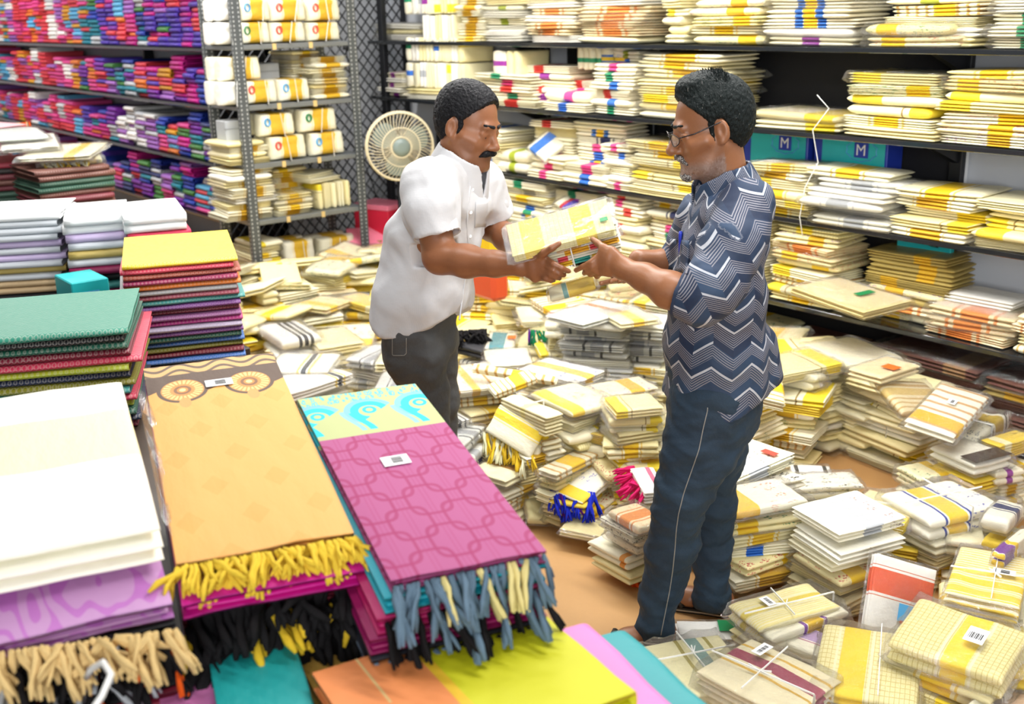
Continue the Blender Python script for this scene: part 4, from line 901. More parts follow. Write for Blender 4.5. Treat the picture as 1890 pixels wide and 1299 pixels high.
def pink_saree():
    m, nt, b = new_mat('saree_pink_print'); x, y, z = SEP(nt, TC(nt))
    # two offset grids of rounded squares in outline
    c = (0.37, 0.062, 0.2, 1); c = MIX(nt, 0.0, c, c)
    for ox, oy in ((0.0, 0.0), (0.5, 0.5)):
        def loc(v, s, o): return MT(nt, 'ABSOLUTE', MT(nt, 'SUBTRACT', MT(nt, 'FRACT', MT(nt, 'ADD', MT(nt, 'MULTIPLY', v, s), o)), 0.5))
        a = loc(x, 5.2, ox); bb = loc(y, 2.6, oy)
        def p4(q): q2 = MT(nt, 'MULTIPLY', q, q); return MT(nt, 'MULTIPLY', q2, q2)
        r = MT(nt, 'POWER', MT(nt, 'ADD', p4(a), p4(bb)), 0.25)
        k = MT(nt, 'LESS_THAN', MT(nt, 'ABSOLUTE', MT(nt, 'SUBTRACT', r, 0.36)), 0.03)
        k2 = MT(nt, 'LESS_THAN', MT(nt, 'ABSOLUTE', MT(nt, 'SUBTRACT', bb, 0.46)), 0.015)
        c = MIX(nt, MT(nt, 'MULTIPLY', k, 0.85), c, (0.3, 0.006, 0.1)); c = MIX(nt, MT(nt, 'MULTIPLY', k2, 0.4), c, (0.33, 0.02, 0.13))
    # pale green end piece with turquoise paisley swirls
    e = MT(nt, 'GREATER_THAN', x, 0.2); pale = (0.42, 0.46, 0.2)
    t = MIX(nt, 0.0, (*pale, 1), (*pale, 1))
    for cy in (-0.42, 0.0, 0.42):
        for (cx, r, w, cc, lim) in ((0.345, 0.075, 0.012, (0.18, 0.42, 0.55), None), (0.345, 0.052, 0.014, (0.0, 0.55, 0.66), None), (0.352, 0.018, 0.006, (0.0, 0.5, 0.62), None)):
            k, d, dx, dy = ring(nt, x, y, cx, cy, r, w, 0.42)
            if r > 0.03: k = MT(nt, 'MULTIPLY', k, MT(nt, 'GREATER_THAN', MT(nt, 'ADD', dx, MT(nt, 'MULTIPLY', dy, 0.8)), -0.03))
            t = MIX(nt, k, t, cc)
        # tail of the paisley
        yy = MT(nt, 'SUBTRACT', y, MT(nt, 'ADD', cy + 0.1, MT(nt, 'MULTIPLY', MT(nt, 'SINE', MT(nt, 'MULTIPLY', x, 22.0)), 0.05)))
        k = MT(nt, 'MULTIPLY', MT(nt, 'LESS_THAN', MT(nt, 'ABSOLUTE', yy), 0.03), MT(nt, 'MULTIPLY', MT(nt, 'LESS_THAN', x, 0.345), MT(nt, 'GREATER_THAN', x, 0.225))); t = MIX(nt, k, t, (0.0, 0.52, 0.64))
        yy2 = MT(nt, 'SUBTRACT', yy, 0.075); k = MT(nt, 'MULTIPLY', MT(nt, 'LESS_THAN', MT(nt, 'ABSOLUTE', yy2), 0.02), MT(nt, 'MULTIPLY', MT(nt, 'LESS_THAN', x, 0.36), MT(nt, 'GREATER_THAN', x, 0.225))); t = MIX(nt, k, t, (0.22, 0.45, 0.55))
    v = nt.nodes.new('ShaderNodeTexVoronoi'); v.inputs['Scale'].default_value = 34.0; nt.links.new(TC(nt), v.inputs['Vector'])
    k = MT(nt, 'MULTIPLY', MT(nt, 'GREATER_THAN', x, 0.425), MT(nt, 'LESS_THAN', MT(nt, 'ABSOLUTE', MT(nt, 'SUBTRACT', v.outputs['Distance'], 0.35)), 0.13)); k = MT(nt, 'MULTIPLY', k, MT(nt, 'LESS_THAN', x, 0.5)); t = MIX(nt, k, t, (0.1, 0.45, 0.5))
    c = MIX(nt, e, c, t)
    nt.links.new(c, b.inputs['Base Color']); b.inputs['Roughness'].default_value = 0.7; nt.links.new(BUMP(nt, NOISE(nt, TC(nt), 4, 3), 0.15, 0.02), b.inputs['Normal'])
def split_saree(name, c0, c1, cm, at, swirl=None, rough=0.65):
    m, nt, b = new_mat(name); x, y, z = SEP(nt, TC(nt)); c = MIX(nt, MT(nt, 'GREATER_THAN', x, at), c0, c1)
    c = MIX(nt, MT(nt, 'LESS_THAN', MT(nt, 'ABSOLUTE', MT(nt, 'SUBTRACT', x, at)), 0.02), c, cm)
    if swirl:
        n = NOISE(nt, TC(nt), 4.0, 1); w = MT(nt, 'LESS_THAN', MT(nt, 'ABSOLUTE', MT(nt, 'SUBTRACT', MT(nt, 'FRACT', MT(nt, 'MULTIPLY', n, 6.0)), 0.5)), 0.16); c = MIX(nt, MT(nt, 'MULTIPLY', w, 0.5), c, swirl)
    nt.links.new(c, b.inputs['Base Color']); b.inputs['Roughness'].default_value = rough; nt.links.new(BUMP(nt, NOISE(nt, TC(nt), 5, 3), 0.2, 0.02), b.inputs['Normal'])
orange_saree(); pink_saree()
split_saree('saree_lime_orange', (0.82, 0.27, 0.08), (0.58, 0.57, 0.002), (0.8, 0.5, 0.02), -0.08)
split_saree('saree_lilac_swirl', (0.52, 0.27, 0.52), (0.52, 0.27, 0.52), (0.52, 0.27, 0.52), 5.0, (0.42, 0.04, 0.46))
def flat(name, mesh_seed, mat, n_in=2): return folded_mesh(name, n_in, mesh_seed, rx=0.012, mat=mat, wob=0.06)
def fg(A, B, C, T, me, label, mat=None, col=None):
    """folded saree: its top face has corners A (near left), B (far left) and C (near right)"""
    A, B, C = map(np.asarray, (A, B, C)); xa = B - A; L = np.linalg.norm(xa); xa = xa / L; ya = C - A; ya = ya - xa * (ya @ xa); W = np.linalg.norm(ya); ya = ya / W; za = np.cross(xa, ya)
    if za[2] < 0: ya = -ya; za = -za; A = A - ya * W
    ctr = A + xa * L / 2 + ya * W / 2 - za * T
    o = bpy.data.objects.new('stacked_saree', me); link(o); o.matrix_world = frame(ctr, xa, ya, (L, W, T)); tag(o, label, 'saree')
    if col: o.color = (*col, 1)
    return o, A, A + ya * W, -xa
# orange saree with brown medallion border, on a magenta and dark ones
OA, OB, OC = on_z(325, 1042, 1.0), on_z(264, 678, 1.08), on_z(655, 985, 1.0)
o, p, q, out = fg(OA, OB, OC, 0.03, flat('saree_fold', 81, 'saree_orange_print'), 'orange saree with a brown medallion border and yellow tassels')
tassels(o, OA - UP * 0.006, OC - UP * 0.006, 42, 0.066, ['yellow'], out, 0.38, width=1.15, curl=0.5)
paper(o, (1, 1, .03), 0.325, -0.02, 0.04, 0.2, zt=1.1)
xo = nrm(OB - OA) * 0.0; sh = nrm(OA - OB)
o, p, q, out = fg(OA - UP * 0.034 + sh * 0.06, OB - UP * 0.034, OC - UP * 0.034 + sh * 0.06, 0.03, flat('saree_fold', 82, 'saree_plain'), 'magenta saree lying under the orange medallion saree', col=(0.62, 0.005, 0.28))
for k, (cn, ln) in enumerate((('black', 'black'), ('maroon', 'wine red'), ('black', 'charcoal'), ('mauve', 'mauve'), ('black', 'dark'))):
    dz = 0.068 + 0.038 * k
    o, p, q, out = fg(OA - UP * dz - sh * 0.0, OB - UP * dz, OC - UP * dz, 0.037, flat('saree_fold', 83 + k, 'saree_plain'), f'{ln} saree in the pile, {ORD[k + 2]} under the orange medallion saree', col=TCOL[cn])
    if k < 4: tassels(o, p - UP * 0.01, q - UP * 0.01, 22, 0.085, ['black', 'black', 'black', 'gold' if k == 1 else 'black'], out, 0.55, width=1.3, curl=0.3)
zb = TZ + 0.004
def filler(A, B, C, ztop_n, ztop_f, cols, name, seed):
    pass
# pink saree with turquoise paisley end
PA, PB, PC = on_z(722, 1072, 1.0), on_z(548, 735, 1.06), on_z(1005, 1012, 1.0)
o, p, q, out = fg(PA, PB, PC, 0.024, flat('saree_fold', 91, 'saree_pink_print'), 'pink saree with linked squares, turquoise paisley end and slate tassels')
tassels(o, PA - UP * 0.012, PC - UP * 0.012, 26, 0.085, ['slate', 'slate', 'slate', 'slate', 'butter'], out, 0.7, width=0.9, curl=0.3)
paper(o, (1, 1, .024), 0.02, 0.05, 0.05, 0.2, zt=1.1)
sd_ = nrm(np.cross(UP, PB - PA)); sd_ = sd_ if sd_ @ (PC - PA) < 0 else -sd_
for k, (c, ln) in enumerate((((0.01, 0.4, 0.5), 'turquoise'), ((0.5, 0.01, 0.13), 'crimson'), ((0.3, 0.005, 0.1), 'wine coloured'), ((0.02, 0.02, 0.03), 'black'), ((0.15, 0.2, 0.28), 'slate grey'), ((0.05, 0.02, 0.03), 'dark brown'))):
    dz = 0.027 + 0.034 * k; off = sd_ * (0.012 + 0.014 * min(k, 2))
    o, p, q, out = fg(PA - UP * dz + off, PB - UP * dz + off, PC - UP * dz + off * 0.0, 0.032, flat('saree_fold', 92 + k, 'saree_plain'), f'{ln} saree in the pile, {ORD[k + 1]} under the pink linked squares saree', col=c)
    if k in (1, 3, 4): tassels(o, p - UP * 0.01, q - UP * 0.01, 16, 0.085, ['slate', 'black', 'black'], out, 0.65, width=1.0, curl=0.3)
# white cloth pack on a lilac saree
WA, WB, WC = on_z(-55, 1048, 1.06), on_z(-45, 735, 1.12), on_z(302, 985, 1.06)
o = quad(WA, WB, WC, 0.065, S('x', (0.95, 0.93, 0.84), (0.1, 0.16), (0.94, 0.84, 0.5)), 'thick ivory white cloth pack lying on the lilac saree', bare=True, mesh=BARE[3])
# crumpled plastic sleeve at its far side
mb = MB(); g = 14; pl0, pl1 = on_z(252, 715, 1.1), on_z(300, 960, 1.045); e1 = on_z(305, 745, 1.06) - pl0
vs = []
for i in range(g):
    for j in range(5):
        t = i / (g - 1); w = mnoise.noise((t * 7, j * 1.3, 2)); p_ = pl0 + (pl1 - pl0) * t + e1 * (j / 4) * (1 - 0.5 * t) + UP * (0.03 * w - 0.05 * j / 4); vs.append(p_)
fs = [(i * 5 + j, i * 5 + j + 1, i * 5 + j + 6, i * 5 + j + 5) for i in range(g - 1) for j in range(4)]
mb.add(vs, fs); pl = mb.build('plastic_wrap', MAT['clear_plastic'], None, True); pl.parent = o; pl.matrix_parent_inverse = o.matrix_world.inverted()
LA, LB, LC = on_z(-60, 1200, 0.97), on_z(-55, 800, 1.045), on_z(328, 1150, 0.97)
o, p, q, out = fg(LA, LB, LC, 0.03, flat('saree_fold', 101, 'saree_lilac_swirl'), 'lilac saree with violet swirls and peach tassels under the white pack')
tassels(o, LA - UP * 0.01, LC - UP * 0.01, 34, 0.075, ['peach'], out, 0.6, width=0.95, curl=0.35)
for k, cn in enumerate(('black', 'brown', 'black', 'maroon', 'navy')):
    dz = 0.034 + 0.04 * k
    o, p, q, out = fg(LA - UP * dz, LB - UP * dz, LC - UP * dz, 0.038, flat('saree_fold', 102 + k, 'saree_plain'), f'{cn} saree in the pile, {ORD[k + 1]} under the lilac swirl saree', col=TCOL[cn])
    if k < 2: tassels(o, p - UP * 0.01, q - UP * 0.01, 18, 0.08, ['black', 'black', 'orange', 'silver'], out, 0.6, curl=0.3)
# flat sarees at the near edge of the table
ln_mesh = flat('saree_fold', 111, 'saree_lime_orange')
A_, B_, C_ = on_z(575, 1243, 0.86), on_z(985, 1113, 0.86), on_z(790, 1420, 0.86)
def side(A, B, C, T, me, label, col=None, shift=0.0):
    A, B, C = map(np.asarray, (A, B, C)); xa = B - A; L = np.linalg.norm(xa); xa = xa / L; ya = C - A; ya = ya - xa * (ya @ xa); W = np.linalg.norm(ya); ya /= W
    ctr = A + xa * L / 2 + ya * W / 2; ctr[2] -= T
    if np.cross(xa, ya)[2] < 0: ya = -ya
    o = bpy.data.objects.new('stacked_saree', me); link(o); o.matrix_world = frame(ctr, xa, ya, (L, W, T)); tag(o, label, 'saree')
    if col: o.color = (*col, 1)
    return o
o = side(A_, B_, C_, 0.035, ln_mesh, 'lime green and orange saree with a yellow stripe between')
mb = MB(); mb.box((-0.32, -0.5, 1.0), (-0.31, 0.5, 1.02)); put('woven_line', mb.mesh('woven_line', False, MAT['gold_string']), None, o)
pm_ = PLAIN
side(A_ - UP * 0.037 + RH * 0.02, B_ - UP * 0.037 + RH * 0.1, C_ - UP * 0.037, 0.03, pm_[0], 'pink saree peeping out under the lime green one', (0.72, 0.2, 0.5))
side(A_ - UP * 0.07 + RH * 0.03, B_ - UP * 0.07 + RH * 0.17 + FH * 0.03, C_ - UP * 0.07, 0.03, pm_[1], 'teal saree undermost, showing beyond the lime green one', (0.02, 0.3, 0.32))
side(A_ - UP * 0.103, B_ - UP * 0.103, C_ - UP * 0.103, 0.033, pm_[2], 'dark saree lying on the table under the lime green pile', TCOL['navy'])
D0 = on_z(290, 1262, 0.80); D1 = on_z(460, 1225, 0.80); D2 = on_z(350, 1420, 0.80)
side(D0, on_z(452, 1226, 0.80), D2, 0.03, pm_[3], 'bright pink saree on the table before the black tassels', (0.75, 0.22, 0.52))
side(on_z(385, 1212, 0.835), on_z(545, 1180, 0.835), on_z(520, 1420, 0.835), 0.03, pm_[1], 'teal saree beside the bright pink one at the table edge', (0.01, 0.36, 0.36))
side(on_z(-40, 1300, 0.78), on_z(300, 1262, 0.78), on_z(0, 1420, 0.78), 0.03, pm_[0], 'dark maroon saree below the peach tassels', TCOL['black'])
side(on_z(548, 1215, 0.8), on_z(640, 1190, 0.8), on_z(640, 1330, 0.8), 0.03, pm_[2], 'mustard brown saree between the teal and orange ones', (0.5, 0.3, 0.06))
# white wire loop at the corner
mb = MB(); mb.tube([on_z(150, 1340, 0.99), on_z(188, 1285, 1.0), on_z(205, 1245, 1.01), on_z(190, 1222, 1.01), on_z(168, 1235, 0.98), on_z(160, 1250, 0.95)], 0.0045, 8); tag(mb.build('white_cable', MAT['string_white'], None, True), 'white cable loop hanging before the peach tassels', 'cable')

# ------------------------------------------------------------------ things lying on the far stacks
zt = 1.1
def loose(A, B, C, z, T, style, label, **kw): return quad(on_z(*A, z), on_z(*B, z), on_z(*C, z), T, style, label, **kw)
o = loose((72, 300), (190, 292), (88, 272), zt + 0.03, 0.028, S('x', (0.9, 0.85, 0.55), (0.3, 0.1), LEMON), 'cream packet with a yellow fringe on the brown saree stack', wrap=True)
tassels(o, on_z(75, 302, zt + 0.02), on_z(165, 298, zt + 0.02), 20, 0.06, ['yellow', 'ivory'], (1, 0, 0), 0.6, curl=0.3)
loose((30, 292), (165, 286), (45, 268), zt + 0.065, 0.03, S('x', (0.9, 0.86, 0.6), (0.2, 0.08), YEL, mot=1.0, mc=(0.3, 0.25, 0.35)), 'rolled cream packet with green floral print on the brown stack', wrap=True)
loose((0, 275), (110, 268), (10, 250), zt + 0.1, 0.03, 'wh', 'white wrapped cloth lying on top of the brown and crimson stacks', wrap=True)
loose((-30, 258), (90, 250), (-20, 238), zt + 0.135, 0.025, S('x', (0.8, 0.88, 0.8)), 'pale green wrapped cloth topmost on the far stacks', wrap=True)
o = loose((-40, 238), (55, 228), (-40, 205), zt + 0.1, 0.03, S('x', (0.8, 0.45, 0.5)), 'rose coloured shawl with an orange fringe beyond the crimson stack', bare=True)
tassels(o, on_z(-20, 232, zt + 0.09), on_z(55, 225, zt + 0.09), 20, 0.07, ['orange', 'orange', 'peach'], (1, 0, 0), 0.6, curl=0.3)
bx = empty('turquoise_box', on_z(150, 522, 0.93)); bx.location.z = 0.9; 
p0 = on_z(148, 500, 0.93); bx.location = (p0[0], p0[1], 0.72); tag(bx, 'turquoise box between the pale grey and yellow topped stacks', 'box')
mb = MB(); mb.bevbox((-0.1, -0.07, 0.001), (0.1, 0.07, 0.19), 0.004); mb.build('body', MAT['box_turquoise'], bx)
mb = MB(); mb.box((0.099, -0.05, 0.1), (0.1015, 0.03, 0.15)); mb.build('printed_panel', MAT['label_blue'], bx)
# tag on the sea green saree

PNAME[0] = 'bagged_cloth_packet'

# ================================================================== packets on the floor
def fq(crp, A, B, C, z, T, style, label, **kw):
    zz = z if hasattr(z, '__len__') else (z, z, z)
    return quad(on_z(*crp(*A), zz[0]), on_z(*crp(*B), zz[1]), on_z(*crp(*C), zz[2]), T, style, label, **kw)
def below(o, n, T, pal, where, rng=RNG, wrap=0.4, styles=None, down=None):
    """the rest of a pile under packet o, standing on the floor"""
    m = o.matrix_world; c = np.array(m.translation); xa = np.array(m.col[0][:3]); L = np.linalg.norm(xa); W = m.col[1][:3]; W = math.sqrt(sum(a * a for a in W)); yaw = math.atan2(xa[1], xa[0])
    zt = c[2] - 0.004
    if n is None: n = max(0, int(zt // T))
    if n < 1: return
    t = min(T, zt / n)
    stack((c[0], c[1], max(0.001, zt - n * t * 1.02)), yaw, L * 0.97, W * 0.97, n, t * 0.96, pal, where, 'floor pile: ' + where, rng=rng, wrap=wrap, styles=styles, jit=0.018, yawj=0.13, tilt=0.02)
frng = random.Random(33)
# ---- right foreground
o = fq(c6, (330, 1110), (590, 950), (840, 1300), 0.16, 0.1, S('x', (0.86, 0.78, 0.52), (0.12, 0.09), (0.3, 0.03, 0.08), (0.2, 0.02), (0.7, 0.42, 0.05), stripes=0), 'thick cream bundle with maroon stripes tied with white string', mesh=PACK[7], string=2, wrap=True, note=(0.25, 0.2, 0.06, 0.03))
below(o, None, 0.035, 'cream', 'pile under the maroon striped bundle')
o = fq(c6, (20, 1000), (440, 925), (290, 1240), 0.11, 0.085, S('x', (0.88, 0.82, 0.5), (0.15, 0.07), (0.2, 0.34, 0.32), (0.16, 0.02), (0.4, 0.33, 0.08)), 'cream bundle with teal grey stripes tied with string', mesh=PACK[5], string=2, wrap=True, note=(0.36, -0.25, 0.05, 0.02, 'label_green', 'brand_label')); below(o, 1, 0.02, 'cream', 'pile under the teal striped bundle')
o = fq(c6, (250, 965), (235, 880), (610, 965), 0.06, 0.03, S('x', (0.92, 0.92, 0.9)), 'white bag with an oval green label beside the far sandal', wrap=True, note=(0.1, -0.2, 0.06, 0.05, 'label_green', 'oval_label')); below(o, 1, 0.025, 'cream', 'pair with the oval green label bag')
o = fq(c6, (640, 915), (495, 800), (990, 765), 0.15, 0.06, S('x', (0.82, 0.72, 0.3), (0.02, 0.08), (0.72, 0.56, 0.06), (0.14, 0.02), (0.85, 0.78, 0.5), stripes=16), 'straw yellow striped bundle crossed by white string', mesh=PACK[4], string=2, wrap=True, note=(0.1, 0.18, 0.05, 0.03)); below(o, None, 0.04, 'cream', 'pile under the straw yellow bundle')
fq(c6, (640, 925), (1000, 790), (660, 985), 0.13, 0.055, S('x', (0.92, 0.88, 0.72), (0.06, 0.1), (0.75, 0.48, 0.02), (0.13, 0.02), (0.2, 0.05, 0.35)), 'white rolled cloth with a golden band between purple lines', mesh=PACK[6], wrap=True)
o = fq(c6, (940, 1050), (1035, 960), (740, 930), 0.1, 0.045, S('x', (0.9, 0.86, 0.72), (0.15, 0.25), (0.5, 0.35, 0.6), (0.3, 0.02), (0.5, 0.2, 0.3)), 'cream packet with a lilac end beside the golden band roll', wrap=True); below(o, None, 0.04, 'cream', 'pile under the lilac end packet')
o = fq(c6, (880, 1195), (1395, 1290), (1110, 905), 0.15, 0.075, S('x', (0.86, 0.78, 0.42), (-0.14, 0.13), (0.88, 0.62, 0.02), (0.17, 0.012), (0.85, 0.78, 0.5), chk=0.8), 'yellow checked packet with a broad yellow band near the front', mesh=PACK[1], wrap=True, string=1); below(o, None, 0.04, 'cream', 'pile under the broad yellow band packet')
o = fq(c6, (1240, 970), (1790, 1165), (1345, 740), (0.24, 0.24, 0.28), 0.08, S('x', (0.84, 0.76, 0.36), (0.08, 0.11), (0.88, 0.64, 0.02), (0.14, 0.012), (0.85, 0.78, 0.5), chk=0.9), 'large yellow checked packet in crinkled plastic with a barcode label', mesh=PACK[2], wrap=True, note=(0.15, 0.0, 0.05, 0.06)); below(o, None, 0.045, 'heap', 'pile under the large checked packet', frng)
o = fq(c6, (1135, 915), (1190, 560), (1450, 880), (0.13, 0.3, 0.13), 0.03, S('x', (0.93, 0.91, 0.86), (0.16, 0.16), (0.82, 0.11, 0.03), (0.2, 0.006), (0.7, 0.2, 0.1)), 'white packet with a broad orange red band leaning on the pile', wrap=True, note=(-0.18, -0.1, 0.05, 0.05, 'label_blue', 'brand_label'))
paper(o, (0.3, 0.25, 0.03), -0.3, -0.12, 0.012, 0.055, 'label_red', 'brand_label')
o = fq(c6, (1510, 745), (1590, 520), (1870, 830), 0.26, 0.06, S('x', (0.86, 0.8, 0.5), (-0.18, 0.06), (0.85, 0.6, 0.02), (0.2, 0.05), (0.85, 0.62, 0.05), stripes=22), 'pale yellow ribbed bundle with two yellow bands and string', mesh=PACK[3], string=2, wrap=True, note=(0.02, -0.2, 0.03, 0.06)); below(o, None, 0.045, 'heap', 'pile under the ribbed yellow bundle', frng)
o = fq(c6, (1450, 412), (1800, 330), (1375, 240), 0.27, 0.085, S('x', (0.93, 0.9, 0.8), (-0.1, 0.12), (0.82, 0.55, 0.02), (0.16, 0.015), (0.03, 0.06, 0.35), mot=1.0, mx=0.05, mc=(0.03, 0.06, 0.4)), 'white bundle with a golden band and blue shell print', mesh=PACK[2], string=2, wrap=True); below(o, None, 0.045, 'heap', 'pile under the blue shell print bundle', frng)
o = fq(c6, (1020, 475), (1345, 390), (800, 335), 0.33, 0.04, S('x', (0.93, 0.9, 0.74), (0.02, 0.13), (0.45, 0.47, 0.5), mot=0.7, mx=0.2, mc=(0.15, 0.04, 0.1)), 'cream packet with a silver grey band and feather print', mesh=PACK[1], wrap=False); below(o, None, 0.042, 'cream', 'clear wrapped pile under the feather print packet', frng, wrap=.8, styles=['cr', 'y3', 'cr', 'fl', 'cr', 'wh'])
o = fq(c6, (505, 375), (890, 300), (485, 245), 0.33, 0.036, S('x', (0.92, 0.88, 0.7), (-0.3, 0.17), (0.8, 0.48, 0.02), mot=0.8, mx=0.0, mc=(0.6, 0.08, 0.05)), 'cream packet with a golden end and red figures behind the far leg', wrap=True); below(o, None, 0.044, 'mixed', 'pile under the golden end packet', frng, styles=['fl', 'g1', 'fl', 'bl', 'y1', 'fg'])
o = fq(c6, (820, 95), (480, 240), (620, -10), 0.34, 0.04, S('x', (0.93, 0.9, 0.76), (0.02, 0.13), (0.55, 0.57, 0.6), mot=0.8, mc=(0.02, 0.02, 0.02)), 'cream packet with a silver band and black figure print', wrap=False, note=(-0.3, 0.25, 0.03, 0.06, 'label_red', 'printed_label')); below(o, None, 0.044, 'cream', 'pile under the black figure print packet', frng, styles=['fb', 'cr', 'fb'])
o = fq(c6, (770, 262), (1140, 240), (800, 190), 0.2, 0.05, 'fb', 'cream rolled cloth with black script print before the brown floor', mesh=PACK[6], wrap=True); below(o, None, 0.05, 'cream', 'pile under the black script cloth', frng)
o = fq(c6, (800, 195), (990, 200), (830, 145), 0.16, 0.03, S('x', (0.9, 0.9, 0.88), (0.0, 0.3), (0.9, 0.9, 0.88), (0.36, 0.05), (0.02, 0.02, 0.02)), 'white packet with black edges before the brown floor', wrap=True); below(o, None, 0.045, 'cream', 'pile under the black edged packet', frng)
o = fq(c6, (1330, 425), (1420, 320), (1170, 240), 0.24, 0.05, 'y3', 'cream packet with a golden end beside the feather print packet', wrap=True, string=1); below(o, None, 0.045, 'heap', 'pile beside the feather print packet', frng)
o = fq(c6, (1525, 500), (1720, 515), (1600, 375), 0.2, 0.06, 'cr', 'plain cream rolled cloths beside the ribbed yellow bundle', mesh=PACK[6], wrap=True); below(o, None, 0.045, 'heap', 'pile under the plain cream roll', frng)
o = fq(c6, (1665, 150), (1840, 105), (1560, 25), 0.32, 0.05, S('x', (0.9, 0.86, 0.72), (0.1, 0.9), (0.92, 0.88, 0.75), mot=0.9, mx=-0.5, mc=(0.5, 0.1, 0.05)), 'cream packet with orange flowers and a brown end', wrap=True); paper(o, (1, 1, 1), 0.0, -0.3 if False else -0.32, 0.98, 0.34, 'dark_wood', 'brown_end', 1.14); below(o, None, 0.045, 'heap', 'pile under the orange flower packet', frng)
o = fq(c6, (1760, 190), (1900, 170), (1740, 120), 0.27, 0.05, 'pu', 'white packet with a purple line beside the brown end packet', wrap=True); below(o, None, 0.045, 'heap', 'pile under the purple line packet', frng)
o = fq(c6, (1400, 215), (1560, 185), (1400, 130), 0.24, 0.06, 'fg', 'white packet with small green flowers by the shelf piles', wrap=True); below(o, None, 0.045, 'heap', 'pile under the small green flower packet', frng)
o = fq(c6, (1740, 555), (1880, 440), (1780, 590), 0.3, 0.05, S('x', (0.9, 0.86, 0.7), (-0.3, 0.16), (0.18, 0.04, 0.3), (0.22, 0.05), YEL), 'cream roll with a purple and yellow end', mesh=PACK[6], wrap=True); below(o, None, 0.045, 'heap', 'pile under the purple end roll', frng)
o = fq(c6, (1590, 1300), (1760, 1180), (1680, 1330), 0.16, 0.05, 'na', 'cream roll with navy lines at the foot of the checked packet', mesh=PACK[6], wrap=True); below(o, None, 0.045, 'cream', 'pile under the navy line roll', frng)
o = fq(c6, (1740, 1300), (1790, 1190), (1960, 1350), 0.14, 0.05, S('x', (0.86, 0.6, 0.4)), 'peach coloured packet at the foot of the checked packet', wrap=True); below(o, None, 0.045, 'cream', 'pile under the peach packet', frng)
o = fq(c6, (880, 1300), (1075, 1175), (1200, 1330), 0.1, 0.04, 'wh', 'white packet before the broad yellow band packet', wrap=True); below(o, None, 0.03, 'cream', 'pile under the white front packet', frng)
o = fq(c6, (1820, 420), (1900, 330), (1780, 290), 0.3, 0.05, 'na', 'cream packet with dark stripes beside the blue shell bundle', wrap=True); below(o, None, 0.045, 'heap', 'pile beside the blue shell bundle', frng)
o = fq(c6, (1800, 1120), (1960, 1140), (1840, 880), 0.2, 0.06, 'yl', 'yellow crumpled packet beside the large checked packet', wrap=True); below(o, None, 0.045, 'heap', 'pile beside the large checked packet', frng)

# ---- piles along the foot of the shelves
def pile(px, py, z, yaw, L, W, n, T, pal, where, styles=None, wrap=0.5, jit=0.012):
    p = on_z(px, py, z); stack((p[0], p[1], 0.001), yaw, L, W, n, T, pal, where, 'floor pile: ' + where, styles=styles, wrap=wrap, jit=jit * 1.5, yawj=0.12, string=0.15, tilt=0.02)
def pile_at(c, yaw, L, W, n, T, where, styles):
    stack((c[0], c[1], 0.001), yaw, L, W, n, T, 'cream', where, 'floor pile: ' + where, styles=styles, wrap=0.5, jit=0.016, yawj=0.1, string=0.15, tilt=0.015)
pile_at(on_z(1458, 822) + np.array([-.13, .15, 0]), -0.12, 0.32, 0.26, 7, 0.042, 'the low cream pile by the man in blue', ['cr', 'y3', 'ck', 'cr', 'ck', 'cr'])
pile_at(on_z(1586, 852) + np.array([-.17, .16, 0]), -0.12, 0.36, 0.26, 10, 0.042, 'the cream pile with a red label', ['cr', 'cr', 'go', 'cr', 'cr', 'cr'])
pile_at(on_z(1682, 888) + np.array([-.16, .16, 0]), -0.12, 0.34, 0.26, 8, 0.044, 'the cream pile under the striped packet', ['cr', 'y3', 'cr', 'wh', 'cr', 'y3', 'cr'])
pile_at(np.array([*on_y(1510, 668, 3.89)[:2], 0]), -0.12, 0.38, 0.28, max(3, int(on_y(1515, 645, 3.89)[2] / .044)), 0.043, 'the tall cream pile with a yellow line', ['cr', 'cr', 'wh', 'cr', 'cr', 'y2', 'cr', 'cr', 'wh', 'cr', 'cr', 'cr', 'cr', 'y1'])
pile_at(np.array([*on_y(1425, 640, 3.9)[:2], 0]), 0.0, 0.3, 0.28, max(3, int(on_y(1425, 625, 3.9)[2] / .041)), 0.04, 'the cream pile behind the man in blue', ['cr', 'y2', 'cr', 'ck'])
fq(c5, (535, 745), (690, 790), (600, 655), 0.5, 0.035, S('x', (0.86, 0.72, 0.42)), 'buff packet with a small red label on the cream pile', wrap=True, note=(0.25, -0.05, 0.06, 0.05, 'label_orange', 'brand_label'))
fq(c5, (800, 950), (660, 790), (940, 850), (0.4, 0.48, 0.4), 0.035, S('x', (0.88, 0.76, 0.46), (0.1, 0.1), (0.72, 0.52, 0.18), (0.2, 0.02), (0.6, 0.4, 0.15), stripes=8), 'buff packet with ribbed stripes sliding off the cream pile', wrap=True)
fq(c5, (1030, 1065), (1195, 875), (770, 1010), (0.4, 0.44, 0.42), 0.035, S('x', (0.93, 0.88, 0.74), (-0.3, 0.1), (0.78, 0.46, 0.02), None, (0.6, 0.36, 0.16), stripes=7), 'white packet with brown stripes and a golden band on the pile', wrap=True, note=(0.1, 0.0, 0.04, 0.03))
o = fq(c5, (1130, 1080), (1290, 960), (1090, 980), 0.33, 0.08, S('x', (0.9, 0.87, 0.72), (0.2, 0.12), (0.6, 0.42, 0.05), (0.2, 0.02), (0.05, 0.05, 0.05), mot=0.8, mc=(0.05, 0.1, 0.15)), 'cream bundle with dark leaf print beside the striped packet', wrap=True, string=1); below(o, None, 0.045, 'heap', 'pile under the dark leaf bundle', frng)
